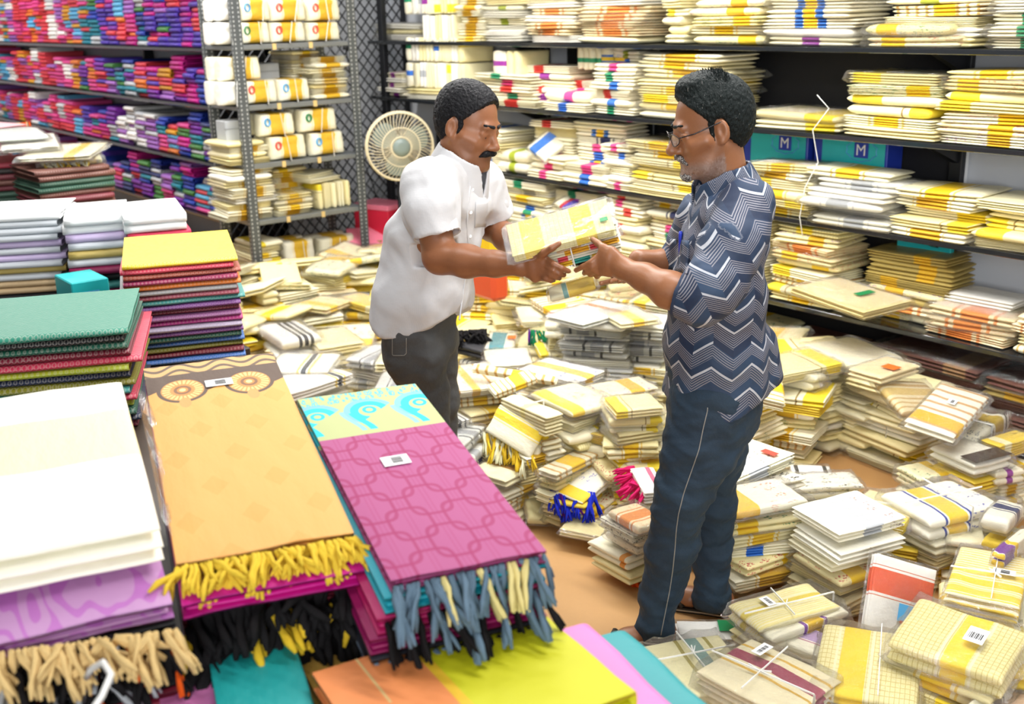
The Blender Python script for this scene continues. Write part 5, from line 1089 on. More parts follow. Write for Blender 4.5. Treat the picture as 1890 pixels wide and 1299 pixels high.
o = fq(c5, (1240, 1110), (1400, 1060), (1200, 1060), 0.33, 0.06, 'yl', 'yellowish packet in plastic by the brown packets', wrap=True); below(o, None, 0.045, 'heap', 'pile under the yellowish packet', frng)
# ---- centre heap between the men
E8 = c8
o = fq(E8, (310, 320), (405, 145), (625, 435), (0.3, 0.4, 0.3), 0.07, S('x', (0.9, 0.86, 0.66), (0.22, 0.14), (0.85, 0.62, 0.02), (0.2, 0.02), (0.85, 0.7, 0.2)), 'cream and yellow bundle with knotted gold and ivory tassels', wrap=False)
pa, pb = on_z(*E8(312, 330), 0.28), on_z(*E8(620, 440), 0.28); tassels(o, pa - FH * .01, pb - FH * .01, 30, 0.1, ['gold', 'ivory', 'ivory', 'gold'], -FH, 0.5, frng, 0.7, 0.18); below(o, None, 0.045, 'heap', 'pile under the gold tasselled bundle', frng)
o = fq(E8, (460, 640), (820, 455), (290, 530), 0.2, 0.035, S('x', (0.88, 0.84, 0.56), (0.1, 0.08), (0.8, 0.68, 0.15), (0.3, 0.05), (0.5, 0.24, 0.03)), 'cream packet with a yellow line below the tasselled bundle', wrap=True); below(o, None, 0.038, 'heap', 'pile with brown gold edges below the tasselled bundle', frng, styles=['cr', 'g1', 'st', 'g1'])
o = fq(E8, (705, 245), (420, 115), (760, 185), 0.42, 0.08, S('x', (0.85, 0.78, 0.5), (0.0, 0.05), (0.8, 0.7, 0.3)), 'thick many layered cream bundle above the tasselled one', mesh=PACK[7], string=1); below(o, None, 0.045, 'heap', 'pile under the many layered bundle', frng)
o = fq(E8, (880, 205), (1180, 130), (690, 55), 0.42, 0.035, S('x', (0.9, 0.84, 0.56), (-0.36, 0.12), (0.85, 0.58, 0.02), mot=1.0, mx=-0.1, mc=(0.75, 0.35, 0.1)), 'cream packet with a yellow end and a large orange flower', wrap=True); below(o, None, 0.042, 'heap', 'pile under the large orange flower packet', frng)
o = fq(E8, (1110, 370), (1200, 320), (955, 190), 0.32, 0.04, S('x', (0.85, 0.6, 0.03), (0.4, 0.1), (0.9, 0.86, 0.6)), 'bright yellow packet with a green label in the centre heap', wrap=True, note=(0.0, 0.35, 0.05, 0.06, 'label_green', 'brand_label')); below(o, None, 0.045, 'heap', 'pile under the green label packet', frng)
o = fq(E8, (930, 375), (1045, 365), (860, 215), 0.3, 0.035, 'yl', 'bright yellow packet below the orange flower packet', wrap=True); below(o, None, 0.045, 'heap', 'pile under the bright yellow packet', frng)
o = fq(E8, (1110, 255), (1460, 235), (1290, 130), 0.42, 0.035, 'y3', 'cream packet with a yellow edge beside the near leg', wrap=True); below(o, None, 0.045, 'heap', 'pile beside the near leg', frng)
o = fq(E8, (1280, 330), (1460, 325), (1270, 270), 0.36, 0.045, 'fp', 'cream roll with violet print beside the near leg', mesh=PACK[6], wrap=True); below(o, None, 0.045, 'heap', 'pile under the violet print roll', frng)
o = fq(E8, (1160, 450), (1450, 445), (1200, 320), 0.3, 0.035, S('x', (0.86, 0.8, 0.5)), 'plain cream packet in an open plastic bag by the near leg', wrap=True); below(o, None, 0.04, 'cream', 'pile under the open plastic bag', frng)
o = fq(E8, (735, 690), (1010, 465), (1030, 705), (0.17, 0.22, 0.17), 0.04, S('x', (0.92, 0.89, 0.76), (-0.38, 0.1), (0.85, 0.56, 0.02), mot=0.9, mx=-0.1, mc=(0.28, 0.3, 0.6)), 'white packet with a yellow end, lavender motif and blue tassels', wrap=False)
tassels(o, on_z(*E8(735, 690), 0.165) - FH * .012, on_z(*E8(1020, 705), 0.165) - FH * .012, 30, 0.1, ['blue', 'blue', 'blue', 'purple'], -FH, 0.5, frng, 0.8, 0.18); below(o, None, 0.04, 'heap', 'pile under the blue tasselled packet', frng)
o = fq(E8, (600, 870), (560, 700), (720, 820), (0.06, 0.1, 0.06), 0.04, S('x', (0.84, 0.76, 0.42), None, mot=0.9, mx=0.15, mc=(0.75, 0.15, 0.15)), 'cream packet with pink rose print on the tan floor', wrap=True)
o = fq(E8, (780, 600), (1120, 430), (740, 520), 0.25, 0.03, 'st', 'folded gold striped packet between two tasselled ones', wrap=True); below(o, None, 0.045, 'heap', 'pile between the tasselled packets', frng)
o = fq(E8, (1330, 715), (1480, 700), (1265, 550), (0.28, 0.28, 0.3), 0.05, S('x', (0.93, 0.89, 0.8), (0.2, 0.1), (0.7, 0.1, 0.2)), 'white packet with hot pink tassels by the near leg', wrap=False)
tassels(o, on_z(*E8(1335, 710), 0.27), on_z(*E8(1265, 545), 0.29), 14, 0.085, ['pink'], -RH, 0.45, frng, 0.9, 0.25); below(o, None, 0.04, 'cream', 'pile under the hot pink tassels', frng)
o = fq(E8, (1225, 1145), (965, 1010), (1395, 1060), 0.12, 0.045, S('x', (0.92, 0.87, 0.66), (-0.35, 0.06), (0.75, 0.3, 0.05)), 'cream packet with an orange mark lowest beside the near leg'); below(o, None, 0.04, 'cream', 'pair with the orange mark packet', frng)
for k, (dx, dy, z) in enumerate(((90, -60, 0.165), (110, -110, 0.2), (60, -140, 0.235), (110, -190, 0.27))):
    fq(E8, (1225 + dx * 0.6, 1145 + dy - 20), (985 + dx, 1005 + dy), (1400 + dx * 0.6, 1065 + dy), z, 0.034, ['fb', 'na', 'fb', 'or_'][k], ['cream packet with black lettering above the orange mark packet', 'cream packet with dark stripes, third above the near floor', 'cream packet with small black print below the pink tassels', 'cream packet with orange border topmost under the pink tassels'][k], wrap=True)
o = fq(E8, (1130, 1180), (1400, 1180), (1110, 1080), 0.05, 0.045, S('x', (0.5, 0.08, 0.02)), 'rust red shawl on the floor under the cream pile', bare=True)
tassels(o, on_z(*E8(1180, 1170), 0.045), on_z(*E8(1380, 1190), 0.045), 18, 0.08, ['orange'], nrm(-FH + RH), 0.35, frng, 0.9, 0.3)
o = fq(E8, (1050, 990), (1130, 900), (850, 880), 0.08, 0.03, 'cr', 'flat cream packet in loose plastic on the tan floor', wrap=True)
o = fq(E8, (60, 290), (230, 250), (50, 120), 0.33, 0.035, 'bk', 'grey packet with black script beside the dark trousers', wrap=True); below(o, None, 0.04, 'greyheap', 'grey and black pile beside the dark trousers', frng, styles=['bk', 'gy', 'bk'])
o = fq(E8, (190, 420), (330, 290), (80, 330), 0.3, 0.04, 'gy', 'grey packet in clear plastic before the tasselled bundle', wrap=True); below(o, None, 0.045, 'greyheap', 'grey pile before the tasselled bundle', frng)
# ---- middle distance
o = fq(c7, (890, 680), (1130, 650), (870, 570), 0.36, 0.035, S('x', (0.92, 0.86, 0.64), (-0.1, 0.07), (0.78, 0.5, 0.05), (0.3, 0.02), (0.6, 0.3, 0.05), mot=0.5, mc=(0.35, 0.1, 0.1)), 'cream packet with a golden stripe and a crest print', wrap=True); below(o, None, 0.045, 'heap', 'pile under the crest print packet', frng)
fq(c7, (960, 585), (1310, 640), (980, 560), (0.42, 0.4, 0.44), 0.035, 'st', 'long folded cloth with golden stripes across the centre heap', bare=True)
fq(c7, (1060, 690), (1240, 620), (1020, 650), (0.38, 0.42, 0.4), 0.03, 'st', 'folded cloth end with brown stripes over the centre heap', bare=True)
o = fq(c7, (1400, 640), (1520, 590), (1210, 560), 0.4, 0.04, S('x', (0.92, 0.9, 0.82), (0.0, 0.14), (0.78, 0.5, 0.04), None, mot=1.0, mc=(0.04, 0.1, 0.4)), 'white packet with blue floral print and a golden band', wrap=True); below(o, None, 0.045, 'heap', 'pile under the blue floral packet', frng)
SILVER = []
for (x, y, z, n, nm) in ((1462, 400, 0.5, 15, 'first'), (1610, 390, 0.5, 15, 'second')):
    p = on_z(*c7(x, y), z); SILVER.append(p[:2] + np.array([0, .05])); stack((p[0], p[1] + 0.05, 0.001), 0.55, 0.3, 0.24, n, 0.034, 'grey', ('silver pile beside the tasselled bag' if nm == 'first' else 'silver pile beside the man in blue'), 'silver grey packets in tall piles', styles=['gy', 'gy', 'sv', 'gy', 'wh'], wrap=1.0, yawj=0.12, jit=0.014)
o = fq(c7, (1430, 400), (1660, 330), (1400, 320), 0.56, 0.03, S('x', (0.78, 0.79, 0.77), (0.2, 0.05), (0.5, 0.2, 0.05), mot=0.4, mc=(0.1, 0.25, 0.1)), 'grey wrapped packet with floral sticker on the silver piles', wrap=True)
fq(c7, (1580, 395), (1740, 375), (1580, 330), 0.56, 0.03, 'y1', 'cream packet with a yellow band on the second silver pile', wrap=True)
o = fq(c7, (1290, 520), (1390, 420), (1180, 430), (0.27, 0.32, 0.3), 0.06, S('x', (0.84, 0.78, 0.46)), 'cream bag with green and purple tassels inside its plastic', wrap=True); tassels(o, on_z(*c7(1200, 420), 0.36), on_z(*c7(1340, 440), 0.36), 18, 0.08, ['green', 'purple', 'gold', 'green'], -FH, 0.6, frng, 0.9, 0.2); below(o, None, 0.045, 'heap', 'pile under the green tasselled bag', frng)
o = fq(c7, (1265, 395), (1415, 395), (1260, 350), 0.46, 0.08, S('x', (0.9, 0.86, 0.7), (0.1, 0.14), (0.55, 0.42, 0.04)), 'cream roll with an olive gold band over the tasselled bag', mesh=PACK[6], note=(-0.3, 0.1, 0.03, 0.02, 'label_red', 'brand_label')); below(o, None, 0.045, 'heap', 'pile behind the tasselled bag', frng)
o = fq(c7, (890, 480), (1010, 510), (890, 430), 0.35, 0.05, S('x', (0.03, 0.03, 0.035)), 'black shawl with a black fringe beside the dark trousers', bare=True); tassels(o, on_z(*c7(885, 430), 0.4), on_z(*c7(1030, 420), 0.4), 26, 0.09, ['black'], -FH, 0.4, frng, 1.0, 0.4); below(o, None, 0.045, 'greyheap', 'pile under the black shawl', frng)
o = fq(c7, (1015, 495), (1140, 495), (1030, 430), 0.36, 0.05, S('x', (0.9, 0.86, 0.7), (-0.1, 0.25), (0.02, 0.25, 0.3)), 'white packet with a dark teal band and an orange label', wrap=True, note=(0.35, 0.0, 0.04, 0.05, 'label_orange', 'brand_label')); below(o, None, 0.045, 'heap', 'pile under the dark teal band packet', frng)
o = fq(c7, (1030, 570), (1220, 560), (1070, 500), 0.36, 0.04, 'cr', 'cream ribbed packets in plastic near the black shawl', wrap=True); below(o, None, 0.045, 'cream', 'pile near the black shawl', frng)
o = fq(c7, (1500, 700), (1740, 660), (1480, 640), 0.42, 0.035, 'fp', 'white packet with small violet print beside the man in blue', wrap=True); below(o, None, 0.045, 'heap', 'pile with violet print beside the man in blue', frng)
o = fq(c7, (1560, 760), (1760, 740), (1600, 690), 0.46, 0.035, 'y3', 'cream packet with yellow edge before the blue shirt hem', wrap=True); below(o, None, 0.045, 'heap', 'pile before the blue shirt hem', frng)
pile(*c7(1690, 560), 0.3, 0.4, 0.28, 0.24, 9, 0.036, 'heap', 'the golden pile beside the silver ones', ['y1', 'g1', 'yl', 'cr'])
# ---- heap at the left, before the slotted rack
o = fq(c7, (110, 590), (370, 590), (80, 515), 0.36, 0.05, S('x', (0.9, 0.87, 0.72), (0.1, 0.04), (0.03, 0.04, 0.06), (0.09, 0.02), (0.75, 0.55, 0.1)), 'cream packet with navy and gold stripes near the orange saree', wrap=True); below(o, None, 0.045, 'greyheap', 'pile near the orange saree', frng)
o = fq(c7, (200, 690), (480, 600), (140, 620), 0.34, 0.05, S('x', (0.92, 0.9, 0.84), (0.3, 0.03), (0.03, 0.04, 0.06), (0.06, 0.015), (0.75, 0.55, 0.1)), 'white packet with dark checks along its edge near the pink saree', wrap=True); below(o, None, 0.045, 'greyheap', 'pile near the pink saree', frng)
o = fq(c7, (180, 470), (350, 440), (160, 390), 0.3, 0.06, S('x', (0.82, 0.8, 0.72), (0.1, 0.05), (0.02, 0.02, 0.03), (0.14, 0.04), (0.03, 0.03, 0.04)), 'folded cloth with black and white stripes before the man in white', wrap=True); below(o, None, 0.045, 'greyheap', 'pile with black stripes', frng)
o = fq(c7, (330, 500), (520, 470), (350, 420), 0.26, 0.05, 'cr', 'cream packet with small golden print before the man in white', wrap=True); below(o, None, 0.045, 'greyheap', 'pile with small golden print', frng)
o = fq(c7, (440, 540), (590, 560), (470, 470), 0.3, 0.05, 'gy', 'grey packet in crinkled plastic beside the man in white', wrap=True); below(o, None, 0.045, 'greyheap', 'grey pile beside the man in white', frng)
o = fq(c7, (560, 560), (690, 560), (590, 440), 0.34, 0.05, 'cr', 'plain cream packet against the dark trousers', wrap=True); below(o, None, 0.045, 'cream', 'pile against the dark trousers', frng)
o = fq(c7, (560, 660), (690, 660), (590, 590), 0.36, 0.05, 'gy', 'grey packet before the dark trousers', wrap=True); below(o, None, 0.045, 'greyheap', 'grey pile before the dark trousers', frng)
# loose heap: packets dropped over a sloping mound, in courses
def mound(xs, ys, hfun, pal, where, seed, step=(0.3, 0.24), course=0.04, tilt=0.1, wrap=0.5):
    r = random.Random(seed); x = xs[0]; cells = []
    while x < xs[1]:
        y = ys[0]
        while y < ys[1]:
            cells.append((x + r.uniform(-.05, .05), y + r.uniform(-.04, .04))); y += step[1]
        x += step[0]
    for (x, y) in cells:
        h = hfun(x, y)
        if h <= 0.02: continue
        n = max(1, int(h / course)); z = 0.001; yaw0 = r.uniform(-0.8, 0.8)
        for i in range(n):
            top = i >= n - 2
            yaw = yaw0 + r.gauss(0, 0.5 if top else 0.1); s = r.choice(PAL[pal]); tx = r.gauss(0, tilt) if top else 0; ty = r.gauss(0, tilt) if top else 0
            xa = np.array([math.cos(yaw), math.sin(yaw), tx]); ya = np.array([-math.sin(yaw), math.cos(yaw), ty]); L, W, T = r.uniform(0.27, 0.36), r.uniform(0.2, 0.27), course * r.uniform(0.85, 1.1)
            mesh = None
            if top and r.random() < 0.12: mesh = PACK[6]; W = 0.09; T = 0.07
            packet((x + r.gauss(0, 0.02), y + r.gauss(0, 0.02), z), xa, ya, (L, W, T), s, ' '.join(f"{STY[s]['txt']} {'lying on top of' if i == n - 1 else 'buried in'} the {where}".split()[:16]), 'packets in the ' + where, wrap=top and r.random() < wrap, rng=r, mesh=mesh)
            z += course * 1.0 + (0.012 if top else 0)
def h_left(x, y):
    # high against the slotted rack, running out towards the tan floor
    h = 0.42 - 0.42 * max(0, (x + 5.6)) / 1.3
    if x < -5.6: h = 0.46
    if on_floor_tan(x, y): return 0
    return max(0.06, h, 0.5 * min(1, max(0, (y - 2.85) / 0.9)))
def on_floor_tan(x, y): return -5.2 < x < -4.9 and y < 2.45
mound((-5.9, -3.65), (2.3, 3.88), h_left, 'heap', 'yellow heap before the slotted rack', 51, step=(0.29, 0.25))
def h_mid(x, y):
    h = 0.5 if x < -3.6 else 0.42
    for s in SILVER:                                  # keep the silver piles and the floor before them clear
        d = np.array([x, y]) - s; along = d @ FH[:2]; across = abs(d @ RH[:2])
        if np.linalg.norm(d) < 0.3: return 0
        if across < 0.3 and -0.75 < along < 0: h = min(h, 0.13)
    return h
mound((-3.7, -2.55), (3.1, 3.9), h_mid, 'heap', 'heap between the two men', 52, step=(0.3, 0.25))

# ================================================================== people: smooth distance fields turned into one surface
from mathutils.bvhtree import BVHTree
SURF = {}; OCC = []
def surf(key, px, py, off=0.002, D=3.3):
    """point on a garment under a pixel, lifted a little off it"""
    d = nrm(ray(px, py)); h = SURF[key].ray_cast(Vector(ORG), Vector(d))
    if h[0] is None: return J(px, py, D)
    return np.array(h[0]) - d * off
class Field:
    def __init__(s, lo, hi, vox):
        s.lo = np.array(lo, float); s.v = vox; s.n = np.ceil((np.array(hi) - s.lo) / vox).astype(int) + 1; s.a = np.full(s.n, 9.0, np.float32)
    def _sub(s, lo, hi):
        i0 = np.clip(np.floor((lo - s.lo) / s.v).astype(int), 0, s.n - 1); i1 = np.clip(np.ceil((hi - s.lo) / s.v).astype(int) + 1, 0, s.n)
        if (i1 <= i0).any(): return None, None
        ax = [s.lo[k] + np.arange(i0[k], i1[k]) * s.v for k in range(3)]
        return tuple(slice(i0[k], i1[k]) for k in range(3)), np.stack(np.meshgrid(*ax, indexing='ij'), -1).astype(np.float32)
    def add(s, f, lo, hi, k=0.01):
        m = k + 3 * s.v; sl, P = s._sub(np.array(lo) - m, np.array(hi) + m)
        if sl is None: return
        d = f(P); a = s.a[sl]; h = np.clip(0.5 + 0.5 * (a - d) / k, 0, 1); s.a[sl] = a + (d - a) * h - k * h * (1 - h)
    def cut(s, f, lo, hi, k=0.006):
        sl, P = s._sub(np.array(lo), np.array(hi))
        if sl is None: return
        d = -f(P); a = s.a[sl]; h = np.clip(0.5 - 0.5 * (a - d) / k, 0, 1); s.a[sl] = a + (d - a) * h + k * h * (1 - h)
    # primitives
    def cap(s, a, b, ra, rb, k=0.012, cutit=False):
        a = np.asarray(a, np.float32); b = np.asarray(b, np.float32); ab = b - a; L2 = float(ab @ ab) + 1e-9
        def f(P):
            t = np.clip(((P - a) @ ab) / L2, 0, 1); return np.linalg.norm(P - a - t[..., None] * ab, axis=-1) - (ra + (rb - ra) * t)
        r = max(ra, rb); (s.cut if cutit else s.add)(f, np.minimum(a, b) - r, np.maximum(a, b) + r, k)
    def ell(s, c, fr, r, k=0.012, cutit=False):
        c = np.asarray(c, np.float32); fr = np.asarray(fr, np.float32); r = np.asarray(r, np.float32)
        def f(P):
            q = (P - c) @ fr.T; k0 = np.linalg.norm(q / r, axis=-1); k1 = np.linalg.norm(q / (r * r), axis=-1) + 1e-6; return k0 * (k0 - 1) / k1
        m = float(r.max()); (s.cut if cutit else s.add)(f, c - m, c + m, k)
    def ecap(s, a, b, ra, rb, side, k=0.03):
        """elliptical limb: ra, rb = (radius along side, radius across)"""
        a = np.asarray(a, float); b = np.asarray(b, float); w = nrm(b - a); u = nrm(np.asarray(side) - w * (np.asarray(side) @ w)); v = np.cross(w, u); L = np.linalg.norm(b - a); ra = np.array(ra); rb = np.array(rb)
        a32, u32, v32, w32 = (x.astype(np.float32) for x in (a, u, v, w))
        def f(P):
            q = P - a32; lw = q @ w32; t = np.clip(lw / L, 0, 1); e = lw - t * L; x = (q @ u32) / (ra[0] + (rb[0] - ra[0]) * t); y = (q @ v32) / (ra[1] + (rb[1] - ra[1]) * t); mr = min(ra.min(), rb.min()); z = e / (mr * 0.8)
            return ((np.sqrt(x * x + y * y + z * z) - 1) * mr).astype(np.float32)
        r = max(ra.max(), rb.max()); s.add(f, np.minimum(a, b) - r, np.maximum(a, b) + r, k)
    def plane(s, p, n, lo, hi, k=0.004):
        """remove what lies beyond plane (p, n) inside the box lo..hi"""
        p = np.asarray(p, np.float32); n = nrm(n).astype(np.float32); sl, P = s._sub(np.array(lo), np.array(hi))
        if sl is None: return
        s.a[sl] = np.maximum(s.a[sl], (P - p) @ n)
    def mesh(s):
        a = s.a; ins = a < 0; n = s.n
        c = np.zeros(tuple(n - 1), np.int8)
        for dx in (0, 1):
            for dy in (0, 1):
                for dz in (0, 1): c += ins[dx:n[0] - 1 + dx, dy:n[1] - 1 + dy, dz:n[2] - 1 + dz]
        act = np.argwhere((c > 0) & (c < 8)); idx = np.full(tuple(n - 1), -1, np.int32); idx[tuple(act.T)] = np.arange(len(act))
        offs = np.array([(i, j, k) for i in (0, 1) for j in (0, 1) for k in (0, 1)]); val = np.stack([a[tuple((act + o).T)] for o in offs], 1)
        acc = np.zeros((len(act), 3)); cnt = np.zeros(len(act))
        for i in range(8):
            for j in range(i + 1, 8):
                if np.abs(offs[i] - offs[j]).sum() != 1: continue
                v0, v1 = val[:, i], val[:, j]; m = (v0 < 0) != (v1 < 0); t = np.where(m, v0 / np.where(m, v0 - v1, 1), 0)
                acc += np.where(m[:, None], offs[i] + (offs[j] - offs[i]) * t[:, None], 0); cnt += m
        V = s.lo + (act + acc / cnt[:, None]) * s.v; F = []
        for ax in range(3):
            b, d = (ax + 1) % 3, (ax + 2) % 3; sl0 = [slice(None)] * 3; sl1 = [slice(None)] * 3; sl0[ax] = slice(0, -1); sl1[ax] = slice(1, None)
            e = np.argwhere(ins[tuple(sl0)] != ins[tuple(sl1)]); e = e[(e[:, b] > 0) & (e[:, d] > 0) & (e[:, b] < n[b] - 1) & (e[:, d] < n[d] - 1)]
            eb = np.eye(3, dtype=int)[b]; ed = np.eye(3, dtype=int)[d]
            q = np.stack([idx[tuple((e - eb - ed).T)], idx[tuple((e - ed).T)], idx[tuple(e.T)], idx[tuple((e - eb).T)]], 1)
            flip = ~ins[tuple(e.T)]; q[flip] = q[flip][:, ::-1]; F.append(q)
        F = np.concatenate(F); F = F[(F >= 0).all(1)]
        return V, F
def smooth_v(V, F, it=2, lam=0.5):
    E = np.concatenate([F[:, [0, 1]], F[:, [1, 2]], F[:, [2, 3]], F[:, [3, 0]]])
    for _ in range(it):
        S_ = np.zeros_like(V); C_ = np.zeros(len(V)); np.add.at(S_, E[:, 0], V[E[:, 1]]); np.add.at(S_, E[:, 1], V[E[:, 0]]); np.add.at(C_, E[:, 0], 1); np.add.at(C_, E[:, 1], 1)
        V = V + lam * (S_ / C_[:, None] - V)
    return V
def vnormals(V, F):
    n = np.cross(V[F[:, 2]] - V[F[:, 0]], V[F[:, 3]] - V[F[:, 1]]); N = np.zeros_like(V)
    for k in range(4): np.add.at(N, F[:, k], n)
    return N / (np.linalg.norm(N, axis=1)[:, None] + 1e-9)
def field_obj(name, fld, mat, parent, it=2, cols=None, disp=None, uv=None):
    V, F = fld.mesh(); V = smooth_v(V, F, it)
    if disp is not None: V = V + vnormals(V, F) * disp(V)[:, None]
    org = np.array(parent.location); SURF[(parent.name, name)] = BVHTree.FromPolygons(V.tolist(), F.tolist()); OCC.append((V, F)); me = bpy.data.meshes.new(name); me.from_pydata((V - org).tolist(), [], F.tolist()); me.update()
    me.polygons.foreach_set('use_smooth', [True] * len(me.polygons)); me.materials.append(MAT[mat])
    if cols is not None:
        c = np.ones((len(V), 4), np.float32); c[:, :3] = cols(V); at = me.attributes.new('Col', 'FLOAT_COLOR', 'POINT'); at.data.foreach_set('color', c.ravel())
    if uv is not None:
        at = me.attributes.new('pat', 'FLOAT_VECTOR', 'POINT'); at.data.foreach_set('vector', uv(V).astype(np.float32).ravel())
    return link(bpy.data.objects.new(name, me), parent)
def fold_noise(V, f, amp, sd, stretch=(1, 1, 1)):
    q = V * f * np.array(stretch); r = np.zeros(len(V))
    for k in range(3):
        s = 1.7 ** k; r += np.sin(q[:, 0] * s + 1.3 * np.sin(q[:, 2] * s * 0.8 + sd) + sd) * np.sin(q[:, 2] * s * 1.1 + 1.7 * np.sin(q[:, 1] * s + sd * 2)) / s
    return amp * r
HF = lambda fwd, up: (lambda f, l: np.array([f, l, np.cross(f, l)]))(nrm(fwd), nrm(np.cross(up, fwd)))   # head axes: forward, left, up
def head(fl, c, fr, k=0.01, nose=1.0, scale=1.0):
    s = scale
    def W(p): return c + s * (fr.T @ np.array(p))
    fl.ell(W((-.012, 0, .04)), fr, np.array((.099, .077, .088)) * s, .02); fl.ell(W((.03, 0, -.03)), fr, np.array((.064, .06, .088)) * s, .03)
    fl.ell(W((.036, 0, -.084)), fr, np.array((.056, .054, .04)) * s, .03); fl.cap(W((.082, -.011, -.108)), W((.082, .011, -.108)), .017 * s, .017 * s, .02)
    for y in (-1, 1):
        fl.cap(W((.062, .043 * y, -.028)), W((.03, .062 * y, -.022)), .02 * s, .016 * s, .025); fl.cap(W((-.005, .058 * y, -.04)), W((.04, .045 * y, -.095)), .016 * s, .016 * s, .025)
    fl.cap(W((.083, -.034, .022)), W((.083, .034, .022)), .013 * s, .013 * s, .015)
    for y in (-1, 1): fl.ell(W((.101, .034 * y, -.001)), fr, np.array((.017, .02, .013)) * s, .012, True)
    for y in (-1, 1): fl.ell(W((.076, .033 * y, -.003)), fr, np.array((.016, .018, .013)) * s, .004); fl.cap(W((.0865, .019 * y, .003)), W((.082, .047 * y, .002)), .0068 * s, .006 * s, .005); fl.cap(W((.0855, .021 * y, -.0125)), W((.081, .046 * y, -.0125)), .0045 * s, .004 * s, .005)
    fl.cap(W((.088, 0, .012)), W((.112 * nose, 0, -.034)), .009 * s, .0125 * s, .012); fl.ell(W((.112 * nose, 0, -.036)), fr, np.array((.013, .013, .011)) * s, .008)
    for y in (-1, 1): fl.ell(W((.1, .014 * y, -.04)), fr, np.array((.012, .009, .009)) * s, .007)
    fl.cap(W((.088, -.02, -.066)), W((.088, .02, -.066)), .0075 * s, .0075 * s, .008); fl.cap(W((.086, -.017, -.078)), W((.086, .017, -.078)), .008 * s, .008 * s, .007)
    fl.cap(W((.103, -.02, -.0725)), W((.103, .02, -.0725)), .0035 * s, .0035 * s, .003, True)
    for y in (-1, 1):
        fe = np.array([nrm(fr[0] * 0.9 - fr[1] * y * 0.35), nrm(fr[1] * 0.9 + fr[0] * y * 0.35), fr[2]])
        fl.ell(W((-.012, .08 * y, -.004)), fe, np.array((.019, .008, .033)) * s, .006); fl.ell(W((-.006, .089 * y, .002)), fe, np.array((.011, .0075, .02)) * s, .003, True); fl.ell(W((-.006, .08 * y, -.03)), fe, np.array((.009, .007, .009)) * s, .005)
    return W
def chain(fl, pts, k=0.02):
    for (a, ra), (b, rb) in zip(pts[:-1], pts[1:]): fl.cap(a, b, ra, rb, k)
def finger(fl, pts, r0, r1, k=0.004):
    n = len(pts)
    for i in range(n - 1): fl.cap(pts[i], pts[i + 1], r0 + (r1 - r0) * i / (n - 1), r0 + (r1 - r0) * (i + 1) / (n - 1), k)
def eye(parent, W, fr, y, name='eye'):
    mb = MB(); c = np.array(W((.0785, .033 * y, -.005))) - np.array(parent.location); r = 0.0118; N = 10
    def sph(mb, c, r):
        vs = []; fs = []
        for i in range(N + 1):
            for j in range(2 * N):
                a = math.pi * i / N; b = math.pi * j / N; vs.append(c + r * (math.sin(a) * math.cos(b) * fr[1] + math.sin(a) * math.sin(b) * fr[2] + math.cos(a) * fr[0]))
        for i in range(N):
            for j in range(2 * N): fs.append((i * 2 * N + j, i * 2 * N + (j + 1) % (2 * N), (i + 1) * 2 * N + (j + 1) % (2 * N), (i + 1) * 2 * N + j))
        mb.add(vs, fs)
    sph(mb, c, r); e = mb.build(name, MAT['eye_white'], parent, True)
    mb = MB(); sph(mb, c + fr[0] * 0.0072 - fr[2] * 0.0035, 0.005); mb.build('iris', MAT['eye_dark'], e, True)

simple('hair_black', (0.008, 0.008, 0.01), 0.5, noise_amt=0.5, nscale=150, bump=0.6)
def hair_mat():
    m, nt, b = new_mat('hair_salt'); v = TC(nt); mp = nt.nodes.new('ShaderNodeMapping'); mp.inputs['Scale'].default_value = (1, 1, 0.35); nt.links.new(v, mp.inputs[0])
    n = NOISE(nt, mp.outputs[0], 260, 3); c = MIX(nt, MT(nt, 'GREATER_THAN', n, 0.7), (0.007, 0.011, 0.011), (0.22, 0.21, 0.2)); nt.links.new(c, b.inputs['Base Color']); b.inputs['Roughness'].default_value = 0.5
    nt.links.new(BUMP(nt, n, 0.7, 0.01), b.inputs['Normal'])
    m, nt, b = new_mat('beard_grey'); n = NOISE(nt, TC(nt), 330, 3); c = MIX(nt, MT(nt, 'GREATER_THAN', n, 0.5), (0.06, 0.045, 0.035), (0.55, 0.52, 0.5)); nt.links.new(c, b.inputs['Base Color']); b.inputs['Roughness'].default_value = 0.7; nt.links.new(BUMP(nt, n, 0.9, 0.01), b.inputs['Normal'])
hair_mat()
for k_ in ('hair_black', 'hair_salt'): MAT[k_].node_tree.nodes['Principled BSDF'].inputs['Specular IOR Level'].default_value = 0.18
def white_shirt():
    m, nt, b = new_mat('shirt_white'); v = TC(nt); x, y, z = SEP(nt, v)
    w = MT(nt, 'MULTIPLY', MT(nt, 'ADD', MT(nt, 'SINE', MT(nt, 'MULTIPLY', z, 1400.0)), MT(nt, 'SINE', MT(nt, 'MULTIPLY', x, 1400.0))), 0.5)
    b.inputs['Base Color'].default_value = (0.56, 0.56, 0.575, 1); b.inputs['Roughness'].default_value = 0.75
    n = NOISE(nt, v, 9, 4); b1 = BUMP(nt, n, 0.35, 0.02); nt.links.new(BUMP(nt, w, 0.06, 0.002, b1), b.inputs['Normal'])
white_shirt()
def denim(name, c0, c1):
    m, nt, b = new_mat(name); v = TC(nt); n = NOISE(nt, v, 6, 4); n2 = NOISE(nt, v, 350, 2); c = MIX(nt, MT(nt, 'SMOOTH_MIN', n, 0.9, 0.2), c0, c1); c = MIX(nt, MT(nt, 'MULTIPLY', n2, 0.4), c, tuple(a * 0.4 for a in c0)); nt.links.new(c, b.inputs['Base Color']); b.inputs['Roughness'].default_value = 0.8
    nt.links.new(BUMP(nt, NOISE(nt, v, 18, 4), 0.4, 0.02), b.inputs['Normal'])
